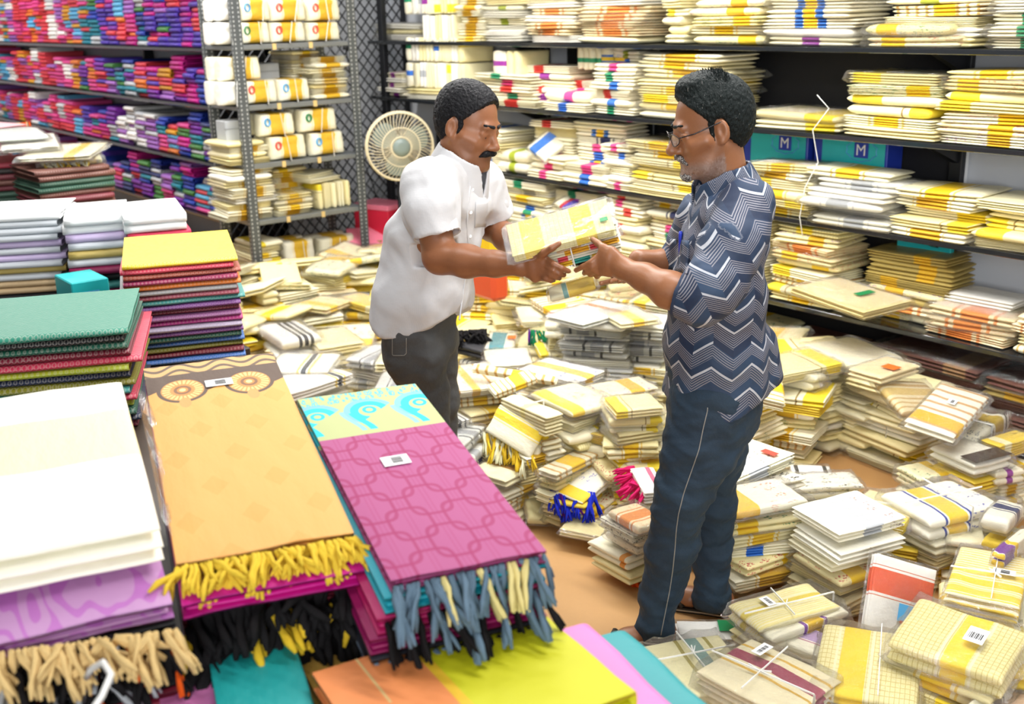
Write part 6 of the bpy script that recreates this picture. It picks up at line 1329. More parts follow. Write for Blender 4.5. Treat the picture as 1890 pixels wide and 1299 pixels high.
denim('denim_navy', (0.003, 0.01, 0.022), (0.03, 0.07, 0.12)); denim('denim_charcoal', (0.03, 0.033, 0.037), (0.13, 0.135, 0.14))
simple('seam_thread', (0.28, 0.27, 0.25), 0.7); simple('cuff_navy', (0.02, 0.035, 0.075), 0.8, noise_amt=0.2, nscale=40)
def zigzag_shirt():
    m, nt, b = new_mat('shirt_zigzag'); a = ATT(nt, 'pat', 'GEOMETRY'); u, v, w = SEP(nt, a.outputs['Vector'])
    # u runs round the body, v up the body (metres): rows of chevrons, white edge line, navy band, hatch lines
    tri = MT(nt, 'ABSOLUTE', MT(nt, 'SUBTRACT', MT(nt, 'FRACT', MT(nt, 'MULTIPLY', u, 10.0)), 0.5))
    nz = MT(nt, 'MULTIPLY', MT(nt, 'SUBTRACT', NOISE(nt, a.outputs['Vector'], 5.0, 1), 0.5), 0.05)
    t = MT(nt, 'MULTIPLY', MT(nt, 'ADD', MT(nt, 'ADD', v, nz), MT(nt, 'MULTIPLY', tri, -0.075)), 15.0); ft = MT(nt, 'FRACT', t); row = MT(nt, 'FLOOR', t); col_ = MT(nt, 'FLOOR', MT(nt, 'MULTIPLY', u, 20.0))
    rnd = MT(nt, 'FRACT', MT(nt, 'MULTIPLY', MT(nt, 'SINE', MT(nt, 'ADD', MT(nt, 'MULTIPLY', row, 12.9), MT(nt, 'MULTIPLY', col_, 78.2))), 437.5))
    hatch = MT(nt, 'LESS_THAN', MT(nt, 'FRACT', MT(nt, 'MULTIPLY', t, 10.0)), 0.42); hz = MT(nt, 'MULTIPLY', hatch, MT(nt, 'GREATER_THAN', ft, MT(nt, 'ADD', 0.32, MT(nt, 'MULTIPLY', rnd, 0.2))))
    navy = MIX(nt, rnd, (0.009, 0.02, 0.055), (0.024, 0.055, 0.115))
    c = MIX(nt, hz, navy, (0.24, 0.235, 0.27)); wl = MT(nt, 'MULTIPLY', MT(nt, 'LESS_THAN', ft, 0.11), MT(nt, 'GREATER_THAN', rnd, 0.35)); c = MIX(nt, wl, c, (0.48, 0.5, 0.55))
    nt.links.new(c, b.inputs['Base Color']); b.inputs['Roughness'].default_value = 0.7; nt.links.new(BUMP(nt, NOISE(nt, TC(nt), 10, 4), 0.3, 0.02), b.inputs['Normal'])
zigzag_shirt()
def body_frame(name, x, y, label):
    e = empty(name, (x, y, 0)); tag(e, label, 'person'); return e
def rel(parent, pts): return [np.asarray(p) - np.array(parent.location) for p in pts]

# ------------------------------------------------------------------ man in the blue zigzag shirt
D0 = 3.02
mr = body_frame('person', -2.07, 2.26, 'man in a navy zigzag shirt and dark jeans handing over packets')
hc = J(1312, 236, D0); hfr = HF(-RH * 0.98 - FH * 0.06 - UP * 0.2, UP)
lo = np.array([-2.75, 1.6, -0.02]); hi = np.array([-1.5, 2.85, 1.75])
F1 = Field(lo, hi, 0.0045)
HW = head(F1, hc, hfr, nose=1.04, scale=1.0)
F1.cap(HW((-.02, 0, -.06)), J(1342, 352, D0), .056, .062, .03)
tor = [(J(1320, 745, D0), (.1, .125)), (J(1322, 640, D0), (.105, .135)), (J(1332, 470, D0), (.105, .165)), (J(1340, 395, D0), (.075, .12)), (J(1342, 350, D0), (.05, .06))]
for (a, ra), (b, rb) in zip(tor[:-1], tor[1:]): F1.ecap(a, b, ra, rb, RH, .03)
shL = J(1380, 385, 2.87); elL = J(1298, 553, 2.74); wrL = J(1152, 497, 2.91); shR = J(1295, 395, 3.2); elR = J(1262, 500, 3.34); wrR = J(1180, 478, 3.28)
chain(F1, [(shL, .045), (J(1338, 480, 2.79), .05), (elL, .047), (J(1235, 535, 2.79), .047), (J(1190, 512, 2.86), .036), (wrL, .029)], .02)
chain(F1, [(shR, .045), (elR, .046), (J(1225, 487, 3.31), .042), (wrR, .03)], .02)
# left hand: back of the hand to the viewer, thumb on top, fingers closing on the packets' edges
def hnd(fl, palm, fingers, thumb, r=0.0095):
    for (a, ra), (b, rb) in zip(palm[:-1], palm[1:]): fl.ecap(a, b, ra, rb, UP, .012)
    for fpts in fingers: finger(fl, fpts, r, r * 0.78)
    finger(fl, thumb, r * 1.25, r * 0.85, .006)
kL = lambda x, y, d: J(880 + x * 0.20106, 340 + y * 0.20106, d)
hnd(F1, [(wrL, (.03, .02)), (kL(1220, 700, 2.935), (.04, .02)), (kL(1150, 690, 2.95), (.044, .016))],
    [[kL(1130, 650, 2.95), kL(1050, 715, 2.95), kL(975, 755, 2.965), kL(910, 790, 2.985)], [kL(1140, 690, 2.95), kL(1060, 760, 2.95), kL(1000, 800, 2.98), kL(985, 815, 3.01)],
     [kL(1160, 730, 2.95), kL(1085, 790, 2.955), kL(1045, 825, 2.985), kL(1040, 830, 3.015)], [kL(1190, 760, 2.95), kL(1130, 815, 2.955), kL(1105, 845, 2.985), kL(1105, 850, 3.01)]],
    [kL(1240, 640, 2.935), kL(1170, 590, 2.95), kL(1110, 540, 2.975), kL(1065, 505, 2.995)])
hnd(F1, [(wrR, (.022, .03)), (kL(1400, 800, 3.26), (.016, .042)), (kL(1330, 850, 3.22), (.014, .044))],
    [[kL(1350, 850, 3.24), kL(1270, 880, 3.16), kL(1140, 910, 3.06)], [kL(1370, 850, 3.22), kL(1300, 885, 3.14), kL(1230, 893, 3.03)], [kL(1400, 850, 3.2), kL(1350, 885, 3.12), kL(1310, 888, 3.02)], [kL(1420, 840, 3.2), kL(1390, 870, 3.13), kL(1365, 880, 3.04)]],
    [kL(1440, 780, 3.28), kL(1380, 740, 3.3), kL(1330, 700, 3.3)])
# legs and feet
hipN, knN, anN = J(1315, 755, 2.94), J(1248, 945, 2.92), J(1206, 1165, 2.94); hipF, knF, anF = J(1325, 755, 3.1), J(1312, 930, 3.13), J(1314, 1098, 3.12)
chain(F1, [(hipN, .08), (knN, .055), (anN, .04)], .03); chain(F1, [(hipF, .08), (knF, .055), (anF, .04)], .03)
heelN = np.array([*anN[:2], 0.0]) + RH * 0.035; heelF = np.array([*anF[:2], 0.0]) + RH * 0.035
dN = nrm(-RH * 0.95 - FH * 0.15); dF = nrm(-RH * 0.9 + FH * 0.35)
for heel, d, an in ((heelN, dN, anN), (heelF, dF, anF)):
    F1.cap(an, heel + UP * 0.055 + d * 0.005, .036, .034, .02); F1.cap(heel + UP * 0.045, heel + d * 0.12 + UP * 0.042, .032, .03, .02); sdv = np.cross(UP, d)
    F1.ecap(heel + d * 0.1 + UP * 0.038, heel + d * 0.17 + UP * 0.028, (.036, .022), (.04, .015), sdv, .02)
    for k, (o_, l_, r_) in enumerate(((-.032, .055, .013), (-.014, .062, .0085), (.002, .056, .008), (.016, .048, .0075), (.03, .036, .0075))):
        s_ = -1 if k >= 0 else 1; F1.cap(heel + d * 0.17 + sdv * o_ * s_ + UP * .026, heel + d * (0.17 + l_) + sdv * o_ * s_ + UP * .022, r_, r_ * .9, .005)
SK = np.array((0.3, 0.125, 0.055))
def skin_r(V):
    c = np.tile(SK, (len(V), 1)); q = (V - hc) @ hfr.T
    lips = np.exp(-(((q[:, 0] - .095) / .012) ** 2 + (q[:, 1] / .018) ** 2 + ((q[:, 2] + .072) / .009) ** 2)); c = c * (1 - .45 * lips[:, None]) + np.array((.16, .05, .045)) * .45 * lips[:, None]
    bd = ((q[:, 2] < -.052 + np.clip((.05 - q[:, 0]), 0, .06) * .8) & (q[:, 2] > -.14) & (q[:, 0] > -.01)).astype(float); bd *= np.clip((-.03 - q[:, 2] + np.clip(.05 - q[:, 0], 0, .1) * .5) / .03, 0, 1)
    n = 0.5 + 0.5 * np.sin(V[:, 0] * 1900) * np.sin(V[:, 1] * 2100) * np.sin(V[:, 2] * 2000)
    bd = bd * np.clip((-.066 - q[:, 2] + .3 * np.clip(.03 - q[:, 0], 0, .1)) / .02, 0.12, 1); f = .5 * bd[:, None]; c = c * (1 - f) + (np.array((.1, .08, .07)) + .32 * n[:, None]) * f
    return c
field_obj('body', F1, 'skin', mr, 1, skin_r)
for y in (-1, 1): eye(mr, HW, hfr, y)
# beard and moustache, clipped grey
F2 = Field(hc - .16, hc + .16, 0.0035)
for a, b, r in (((.099, -.024, -.059), (.099, .024, -.059), .0075), ((.099, .024, -.059), (.088, .034, -.075), .005), ((.099, -.024, -.059), (.088, -.034, -.075), .005), ((.088, -.016, -.112), (.088, .016, -.112), .014), ((.084, .02, -.106), (.035, .052, -.092), .009), ((.084, -.02, -.106), (.035, -.052, -.092), .009), ((.035, .052, -.08), (.008, .068, -.04), .004), ((.035, -.052, -.08), (.008, -.068, -.04), .004), ((.09, .01, -.096), (.09, -.01, -.096), .006)):
    F2.cap(HW(a), HW(b), r, r, .008)
field_obj('beard', F2, 'beard_grey', mr, 1, disp=lambda V: 0.0025 * np.sin(V[:, 0] * 700) * np.sin(V[:, 1] * 800) * np.sin(V[:, 2] * 750))
def hair_obj(parent, W, fr, c, mat, name='hair', front=.062, side=.01, lift=.008, quiff=0.0, seed=1, spikes=0):
    f = Field(c - .17, c + .17, 0.0035); f.ell(W((-.014, 0, .046)), fr, (.099 + lift, .077 + lift * .7, .087 + lift), .02); f.ell(W((-.046, 0, -.0)), fr, (.055 + lift, .06 + lift * .8, .076), .03)
    if quiff: f.ell(W((.022, 0, .125)), fr, (.05, .05, .016 + quiff), .03)
    # hairline: keep what lies above and behind it
    f.plane(W((front, 0, .085)), fr[0] * 0.95 - fr[2] * 0.45, c - .17, c + .17)
    f.plane(W((.02, 0, side)), fr[0] * 0.75 - fr[2] * 0.65, c - .17, c + .17); f.plane(W((-.03, 0, -.085)), -fr[2], c - .17, c + .17)
    for y in (-1, 1): f.ell(W((-.008, .085 * y, -.01)), fr, (.024, .03, .042), .004, True); f.cap(W((.015, .071 * y, .02)), W((.012, .069 * y, -.025)), .009, .006, .004)
    rr = np.random.RandomState(seed); ph = rr.rand(6) * 6
    o = field_obj(name, f, mat, parent, 1, disp=lambda V: np.array([0.003 * mnoise.noise((v[0] * 160, v[1] * 160, v[2] * 90 + seed)) for v in V.tolist()]))
    if spikes:
        mb = MB(); r = random.Random(seed)
        for _ in range(spikes):
            a = r.uniform(-1, 1); b = r.uniform(-1, 1); p = np.array((.0 + .062 * a, .055 * b, 0)); q = (p - np.array((-.014, 0, 0))) / np.array((.108, .083, 1)); h = 1 - q[0] ** 2 - q[1] ** 2
            if h <= 0: continue
            p[2] = .046 + .096 * math.sqrt(h) - .004; dz = np.array((r.uniform(-.2, .6), r.uniform(-.3, .3), 1.0)); dz = dz / np.linalg.norm(dz); L = r.uniform(.012, .024)
            w0 = W(p) - np.array(parent.location); w1 = W(p + dz * L) - np.array(parent.location); mb.tube([w0, (w0 + w1) / 2, w1], [.0016, .0012, .0003], 4)
        h = mb.build('hair_tuft', MAT[mat], o); h['kind'] = 'stuff'
    return o
hair_obj(mr, HW, hfr, hc, 'hair_salt', front=.07, side=.03, lift=.012, quiff=.008, seed=3, spikes=900)
for y in (-1, 1):
    f = Field(hc - .16, hc + .16, 0.003); f.cap(HW((.0985, .014 * y, .0265)), HW((.085, .05 * y, .03)), .005, .0035, .004); field_obj('eyebrow', f, 'hair_salt', mr, 0)
# spectacles
def loop(W, y, r1, r2, x): return [W((x - abs(.012 * math.sin(a)) * .0 - .012 * (math.cos(a) * y > 0) * abs(math.cos(a)) ** 2, .034 * y + r1 * math.cos(a), -.004 + r2 * math.sin(a))) for a in np.linspace(0, 2 * math.pi, 25)]
sp = None
mb = MB()
for y in (-1, 1): mb.tube(rel(mr, loop(HW, y, .026, .017, .112)), .0012, 6, False)
mb.tube(rel(mr, [HW((.112, -.009, 0)), HW((.117, 0, .004)), HW((.112, .009, 0))]), .0013, 6); sp = mb.build('spectacles', MAT['spectacle_metal'], mr, True)
for y in (-1, 1):
    mb = MB(); mb.tube(rel(mr, [HW((.1, .06 * y, .002)), HW((.06, .075 * y, .006)), HW((-.012, .083 * y, .022)), HW((-.035, .078 * y, .0))]), .0017, 6); mb.build('temple_arm', MAT['spectacle_metal'], sp, True)
    mb = MB(); lp = rel(mr, loop(HW, y, .025, .016, .112)); mb.add([np.mean(lp, 0)] + lp[:-1], [(0, i + 1, (i + 1) % 24 + 1) for i in range(24)]); mb.build('lens', MAT['clear_plastic'], sp)
# trousers
F3 = Field([-2.6, 1.75, 0.02], [-1.6, 2.8, 0.98], 0.005)
F3.ecap(J(1318, 690, D0), J(1318, 765, D0), (.135, .165), (.13, .16), RH, .03)
chain(F3, [(hipN + UP * .04, .1), (J(1290, 830, 2.93), .098), (J(1262, 900, 2.92), .078), (knN, .072), (J(1240, 1010, 2.93), .07), (J(1222, 1090, 2.94), .06), (anN, .056), (J(1200, 1192, 2.94), .057)], .03)
chain(F3, [(hipF + UP * .04, .1), (J(1320, 840, 3.12), .085), (knF, .068), (J(1314, 1020, 3.13), .06), (anF, .055), (J(1314, 1112, 3.12), .056)], .03)
F3.plane(J(1200, 1183, 2.94), -UP, [-2.6, 1.75, 0], [-1.6, 2.8, .06]); F3.plane(np.array([*anF[:2], anF[2] - .035]), -UP, anF - np.array([.09, .09, .2]), anF + np.array([.09, .09, 0.05]))
def knee_fold(V): return fold_noise(V, 24, .0042, .7, (1.1, 1.1, 1.7)) + fold_noise(V, 11, .005, 2.1, (1, 1, 1.2))
tr = field_obj('trousers', F3, 'denim_navy', mr, 2, disp=knee_fold)
mb = MB(); sy = np.arange(752, 1176, 7); sx = np.interp(sy, (757, 790, 830, 870, 910, 950, 980, 1010, 1050, 1090, 1130, 1170), (1306, 1298, 1290, 1276, 1262, 1252, 1248, 1246, 1242, 1236, 1228, 1220)); mb.tube(rel(mr, [surf((mr.name, 'trousers'), x, y, .0004) for x, y in zip(sx, sy)]), .0016, 5); mb.build('leg_seam', MAT['seam_thread'], tr, True)
for an, d_, r_ in ((anN, 2.94, .061), (anF, 3.12, .059)):
    zz = 0.03 if an is anN else an[2] - .03; mb = MB(); cc = np.array([an[0] - mr.location[0], an[1] - mr.location[1], zz + .014]); mb.tube([cc + r_ * (math.cos(a) * RH + math.sin(a) * FH) for a in np.linspace(0, 2 * math.pi, 28)], .0022, 5, False); mb.build('hem_stitch', MAT['seam_thread'], tr, True)
# sandals
for heel, d in ((heelN, dN), (heelF, dF)):
    s_ = np.cross(UP, d); mb = MB(); pts = []
    out_ = [(-.035, .03), (-.03, -.0), (-.012, -.033), (.06, -.036), (.13, -.043), (.2, -.045), (.235, -.03), (.245, 0), (.235, .03), (.2, .046), (.13, .04), (.06, .034), (-.012, .033)]
    out_ = [(-.03 + .0, 0.02)] + out_[1:]; n = len(out_); base = np.array(mr.location)
    vs = [heel - base + d * a + s_ * b + UP * .001 for a, b in out_] + [heel - base + d * a + s_ * b + UP * .017 for a, b in out_]
    mb.add(vs, [tuple(range(n))[::-1], tuple(range(n, 2 * n))] + [(i, (i + 1) % n, n + (i + 1) % n, n + i) for i in range(n)]); sa = mb.build('sandal', MAT['sandal'], mr)
    mb = MB(); mb.tube([heel - base + d * a * 1.01 + s_ * b * 1.01 + UP * .0085 for a, b in out_ + out_[:1]], .003, 5, False); mb.build('sole_edge', MAT['sandal_trim'], sa, True)
    mb = MB(); mb.tube([heel - base + d * .12 + s_ * .04 + UP * .02, heel - base + d * .15 + s_ * .025 + UP * .055, heel - base + d * .16 + UP * .062, heel - base + d * .15 - s_ * .025 + UP * .055, heel - base + d * .12 - s_ * .04 + UP * .02], .009, 6); mb.build('strap', MAT['sandal'], sa, True)
# shirt
F4 = Field([-2.6, 1.75, .62], [-1.55, 2.85, 1.5], 0.005)
st_ = [(J(1322, 752, D0), (.152, .185)), (J(1320, 640, D0), (.14, .175)), (J(1322, 545, D0), (.132, .175)), (J(1337, 445, D0), (.11, .185)), (J(1345, 385, D0), (.092, .175)), (J(1346, 350, D0), (.06, .085))]
for (a, ra), (b, rb) in zip(st_[:-1], st_[1:]): F4.ecap(a, b, ra, rb, RH, .03)
F4.cap(J(1405, 640, D0), J(1424, 690, D0 - .02), .05, .035, .05)
cuffc = J(1258, 541, 2.765); slv = [(J(1382, 378, 2.88), .07), (J(1352, 455, 2.8), .08), (J(1318, 528, 2.745), .074), (J(1290, 551, 2.742), .066), (cuffc, .06)]
chain(F4, slv, .03); chain(F4, [(shR, .07), (J(1280, 450, 3.3), .072), (elR, .064), (J(1240, 488, 3.32), .058)], .03)
F4.plane(cuffc, cuffc - J(1300, 556, 2.74), cuffc - .075, cuffc + .075)
F4.cap(cuffc - (J(1300, 556, 2.74) - cuffc) * .3, cuffc + (J(1300, 556, 2.74) - cuffc) * .35, .05, .05, .004, True)
# hem: shirt tail, higher at the side seam
def hemf(P): return (P[..., 2] - (0.775 - 0.03 * np.cos(((P[..., 0] + 2.04) * RH[0] + (P[..., 1] - 2.29) * RH[1]) * 15)))
sl_, P_ = F4._sub(F4.lo, F4.lo + np.array([2, 2, .3])); F4.a[sl_] = np.maximum(F4.a[sl_], -hemf(P_).astype(np.float32))
def segdist(V, a, b):
    ab = b - a; t = np.clip((V - a) @ ab / (ab @ ab), 0, 1); return np.linalg.norm(V - a - t[:, None] * ab, axis=1), t
def zz_uv(V):
    c0, c1 = np.array(J(1322, 752, D0)), np.array(J(1346, 350, D0)); q = V - (c0 + (c1 - c0) * np.clip((V[:, 2:3] - c0[2]) / (c1[2] - c0[2]), 0, 1))
    ang = np.arctan2(q @ FH, q @ RH); out = np.stack([ang * .16, V[:, 2], np.zeros(len(V))], 1)
    for pts in (slv, [(shR, 0), (elR, 0), (wrR, 0)]):
        best = np.full(len(V), 9.); s0 = 0; u = np.zeros(len(V)); v = np.zeros(len(V))
        for (a, _), (b, _) in zip(pts[:-1], pts[1:]):
            a = np.array(a); b = np.array(b); d, t = segdist(V, a, b); w = nrm(b - a); e1 = nrm(np.cross(w, FH)); e2 = np.cross(w, e1); r = V - a; an = np.arctan2(r @ e2, r @ e1); m = d < best; L = np.linalg.norm(b - a)
            best = np.where(m, d, best); u = V @ nrm(RH * .8 + UP * .35); v = V @ nrm(UP - RH * .3); s0 += L
        r_ = np.linalg.norm(q - np.outer(q @ UP, UP), axis=1); m = (best < .088) & (np.abs(q @ FH) > .09); out[m, 0] = u[m]; out[m, 1] = v[m]
    return out
field_obj('shirt', F4, 'shirt_zigzag', mr, 2, disp=lambda V: fold_noise(V, 15, .0045, 1.1, (1, 1, .8)) + fold_noise(V, 34, .0016, 3.0), uv=zz_uv)
# rolled cuff, collar, pocket, pen
F5 = Field(cuffc - .12, cuffc + .12, 0.004); ax_ = nrm(J(1300, 556, 2.74) - cuffc); F5.cap(cuffc + ax_ * .0, cuffc + ax_ * .045, .063, .068, .01); F5.cap(cuffc - ax_ * .09, cuffc + ax_ * .12, .051, .051, .003, True); F5.plane(cuffc - ax_ * .008, -ax_, cuffc - .12, cuffc + .12); F5.plane(cuffc + ax_ * .05, ax_, cuffc - .12, cuffc + .12)
field_obj('rolled_cuff', F5, 'cuff_navy', mr, 1, disp=lambda V: fold_noise(V, 50, .0012, .4))
nb = J(1340, 338, D0); F6 = Field(nb - .14, nb + .14, .004); cd = nrm(UP * .9 + RH * .1 - FH * 0)
def collar(F, c, up, fwd, r=.068, h=.04, wd=1.0):
    lft = np.cross(up, fwd); a32 = c.astype(np.float32)
    def f(P):
        q = P - a32; x = q @ fwd.astype(np.float32); y = q @ lft.astype(np.float32); z = q @ up.astype(np.float32); rr = np.sqrt((x * .92) ** 2 + (y * wd) ** 2); zz = z + .35 * np.maximum(x, 0)
        d = np.abs(rr - (r + .012 - zz * .25)) - .0035; top = zz - h * .75; bot = -h * .55 - .3 * np.maximum(x, 0) - zz; gap = np.where(x > 0, .012 - np.abs(y) + (zz) * .25, -1)
        return np.maximum(np.maximum(np.maximum(d, top), bot), gap)
    F.add(f, c - .12, c + .12, .004)
collar(F6, J(1336, 340, D0), nrm(UP * .92 - RH * .2), nrm(-RH * .92 - UP * .3 - FH * .05), .074, .062)
field_obj('collar', F6, 'shirt_zigzag', mr, 1, uv=zz_uv)
def grid_panel(par, garment, name, mat, c, off=.004, uv=None):
    """thin cloth panel following the garment between four pixel corners"""
    n = 7; vs = []
    for i in range(n):
        for j in range(n):
            s, t = i / (n - 1), j / (n - 1); p = [(1 - s) * (1 - t) * a + s * (1 - t) * b + s * t * cc + (1 - s) * t * d for a, b, cc, d in zip(*c)]; vs.append(surf((par.name, garment), p[0], p[1], off))
    N = len(vs); vs = vs + [v + nrm(ray(*c[0])) * (off + .002) for v in vs]; fs = []
    for i in range(n - 1):
        for j in range(n - 1):
            q = (i * n + j, i * n + j + 1, (i + 1) * n + j + 1, (i + 1) * n + j); fs += [q, tuple(a + N for a in q[::-1])]
    rim = [i for i in range(n)] + [k * n + n - 1 for k in range(1, n)] + [(n - 1) * n + k for k in range(n - 2, -1, -1)] + [k * n for k in range(n - 2, 0, -1)]
    fs += [(rim[k], rim[(k + 1) % len(rim)], rim[(k + 1) % len(rim)] + N, rim[k] + N) for k in range(len(rim))]
    m = MB(); m.add(rel(par, vs), fs); me = m.mesh(name, True, MAT[mat])
    if uv:
        at = me.attributes.new('pat', 'FLOAT_VECTOR', 'POINT'); at.data.foreach_set('vector', np.array([[.1 * (k % N // n) / n, 1.1 + .11 * (k % n) / n, 0] for k in range(2 * N)], np.float32).ravel())
    return put(name, me, None, par)
grid_panel(mr, 'shirt', 'shirt_pocket', 'shirt_zigzag', ((1236, 440), (1272, 444), (1270, 505), (1234, 500)), uv=True)
mb = MB(); pp = surf((mr.name, 'shirt'), 1256, 440, .008); mb.tube(rel(mr, [pp + UP * .02, pp + UP * .01, pp - UP * .05]), [.0045, .0055, .005], 8); mb.tube(rel(mr, [pp + UP * .018 - FH * .008, pp - UP * .015 - FH * .008]), .002, 5); mb.build('pen', MAT['pen_blue'], mr, True)

# ------------------------------------------------------------------ man in the white shirt
DL = 3.5
ml = body_frame('person', -2.93, 1.93, 'man with a moustache in a white shirt and charcoal jeans taking packets')
gf = nrm(RH * .86 - FH * .5)                                     # where his chest faces
hl = J(864, 233, DL - .02); lfr = HF(RH * .84 - FH * .5 - UP * .26, UP + RH * .1)
G1 = Field([-3.35, 1.45, -.02], [-2.15, 2.75, 1.72], 0.0045)
LW = head(G1, hl, lfr, nose=1.0, scale=.98)
G1.cap(LW((-.02, 0, -.06)), J(846, 318, DL), .058, .064, .03)
gt = [(J(775, 600, DL), (.085, .11)), (J(785, 520, DL), (.1, .125)), (J(808, 430, DL), (.11, .165)), (J(836, 350, DL), (.08, .12)), (J(846, 312, DL), (.05, .06))]
for (a, ra), (b, rb) in zip(gt[:-1], gt[1:]): G1.ecap(a, b, ra, rb, gf, .03)
gsR = J(790, 340, 3.33); geR = J(812, 474, 3.24); gwR = J(958, 489, 3.06); gsL = J(896, 345, 3.62); geL = J(908, 418, 3.66); gwL = J(968, 452, 3.45)
chain(G1, [(gsR, .042), (J(800, 410, 3.28), .052), (geR, .05), (J(862, 482, 3.18), .047), (J(915, 487, 3.11), .036), (gwR, .03)], .02)
chain(G1, [(gsL, .042), (geL, .047), (J(935, 438, 3.56), .044), (gwL, .03)], .02)
hnd(G1, [(gwR, (.03, .02)), (kL(520, 740, 3.04), (.045, .02)), (kL(620, 740, 3.02), (.048, .016))],
    [[kL(640, 690, 3.015), kL(710, 735, 2.985), kL(780, 770, 2.98), kL(845, 800, 2.99)], [kL(640, 745, 3.01), kL(700, 790, 2.985), kL(755, 820, 2.985), kL(800, 835, 3.0)], [kL(625, 790, 3.015), kL(680, 830, 2.99), kL(725, 850, 2.99), kL(760, 862, 3.01)], [kL(590, 830, 3.025), kL(635, 865, 3.0), kL(680, 880, 3.0), kL(705, 880, 3.02)]],
    [kL(540, 690, 3.03), kL(620, 630, 3.0), kL(690, 585, 2.985), kL(755, 545, 2.985)])
hnd(G1, [(gwL, (.024, .03)), (J(990, 462, 3.4), (.018, .042)), (J(1002, 468, 3.36), (.015, .044))],
    [[J(1000, 458, 3.38), J(1012, 462, 3.3), J(1018, 470, 3.25)], [J(1004, 468, 3.36), J(1014, 474, 3.3), J(1020, 478, 3.24)], [J(1000, 476, 3.36), J(1010, 484, 3.3), J(1014, 488, 3.24)], [J(994, 482, 3.37), J(1002, 490, 3.31), J(1006, 494, 3.26)]],
    [J(985, 452, 3.42), J(1000, 442, 3.4), J(1015, 438, 3.37)])
ghN, gkN, ghF, gkF = J(758, 592, 3.42), J(786, 735, 3.44), J(796, 598, 3.6), J(806, 740, 3.62)
gaN = np.array([*J(795, 880, 3.42)[:2], .09]); gaF = np.array([*J(812, 880, 3.64)[:2], .09])
chain(G1, [(ghN, .08), (gkN, .055), (gaN, .04)], .03); chain(G1, [(ghF, .08), (gkF, .055), (gaF, .04)], .03)
for an in (gaN, gaF):
    G1.cap(an, np.array([*an[:2], .045]), .036, .034, .02); G1.cap(np.array([*an[:2], .04]) - gf * .03, np.array([*an[:2], .03]) + gf * .13, .034, .028, .02)
    sdv = np.cross(UP, gf)
    for o_, l_, r_ in ((-.03, .2, .012), (-.012, .205, .0085), (.003, .2, .008), (.017, .19, .0075), (.03, .175, .0075)): G1.cap(np.array([*an[:2], .025]) + gf * .12 + sdv * o_, np.array([*an[:2], .02]) + gf * l_ + sdv * o_, r_ + .004, r_, .008)
SL_ = np.array((0.27, 0.108, 0.048))
def skin_l(V):
    c = np.tile(SL_, (len(V), 1)); q = (V - hl) @ lfr.T
    lips = np.exp(-(((q[:, 0] - .095) / .012) ** 2 + (q[:, 1] / .018) ** 2 + ((q[:, 2] + .074) / .008) ** 2)); c = c * (1 - .5 * lips[:, None]) + np.array((.14, .045, .04)) * .5 * lips[:, None]
    st = np.clip((-.045 - q[:, 2]) / .03, 0, 1) * np.clip((q[:, 0] + .01) / .03, 0, 1) * (q[:, 2] > -.135); return c * (1 - .22 * st[:, None])
field_obj('body', G1, 'skin', ml, 1, skin_l)
for y in (-1, 1): eye(ml, LW, lfr, y)
hair_obj(ml, LW, lfr, hl, 'hair_black', front=.066, side=.028, lift=.009, seed=8, spikes=0)
g = Field(hl - .16, hl + .16, .003); 
for a, b, r0, r1 in (((.104, 0, -.055), (.096, .026, -.06), .0105, .0095), ((.104, 0, -.055), (.096, -.026, -.06), .0105, .0095), ((.096, .026, -.06), (.085, .036, -.07), .0075, .004), ((.096, -.026, -.06), (.085, -.036, -.07), .0075, .004)): g.cap(LW(a), LW(b), r0, r1, .005)
field_obj('moustache', g, 'hair_black', ml, 1, disp=lambda V: .0012 * np.sin(V[:, 0] * 900) * np.sin(V[:, 1] * 950))
for y in (-1, 1):
    g = Field(hl - .16, hl + .16, .003); g.cap(LW((.0985, .013 * y, .0255)), LW((.085, .05 * y, .03)), .0056, .0038, .004); field_obj('eyebrow', g, 'hair_black', ml, 0)
G3 = Field([-3.35, 1.5, .02], [-2.4, 2.5, 1.05], .005)
G3.ecap(J(775, 575, DL), J(775, 630, DL), (.11, .135), (.115, .145), gf, .03)
chain(G3, [(ghN - UP * .03, .09), (J(768, 660, 3.43), .093), (gkN, .074), (np.array([*J(793, 810, 3.43)[:2], .32]), .065), (gaN, .06), (gaN - UP * .04, .06)], .03); chain(G3, [(ghF - UP * .03, .088), (gkF, .072), (gaF, .058), (gaF - UP * .04, .06)], .03)
G3.plane((0, 0, .055), -UP, [-3.35, 1.5, 0], [-2.4, 2.5, .08])
tl = field_obj('trousers', G3, 'denim_charcoal', ml, 2, disp=lambda V: fold_noise(V, 20, .004, .3, (1, 1, 1.5)))
mb = MB(); mb.tube(rel(ml, [surf((ml.name, 'trousers'), x, y, .0004) for x, y in [(724, 622 + 4 * k) for k in range(9)] + [(726 + 4 * k, 656) for k in range(6)] + [(750, 652 - 4 * k) for k in range(8)]]), .0014, 5); mb.build('back_pocket', MAT['seam_thread'], tl, True)
G4 = Field([-3.4, 1.45, .8], [-2.4, 2.65, 1.55], .005)
ws = [(J(774, 605, DL), (.152, .178)), (J(780, 540, DL), (.148, .172)), (J(803, 440, DL), (.138, .178)), (J(832, 362, DL), (.115, .18)), (J(846, 322, DL), (.07, .09))]
for (a, ra), (b, rb) in zip(ws[:-1], ws[1:]): G4.ecap(a, b, ra, rb, gf, .03)
cR = J(808, 437, 3.265); cLs = J(912, 402, 3.64)
chain(G4, [(J(836, 322, 3.46), .06), (J(793, 338, 3.35), .075), (J(796, 390, 3.29), .08), (cR, .078)], .035); chain(G4, [(J(893, 335, 3.6), .066), (cLs, .07)], .03)
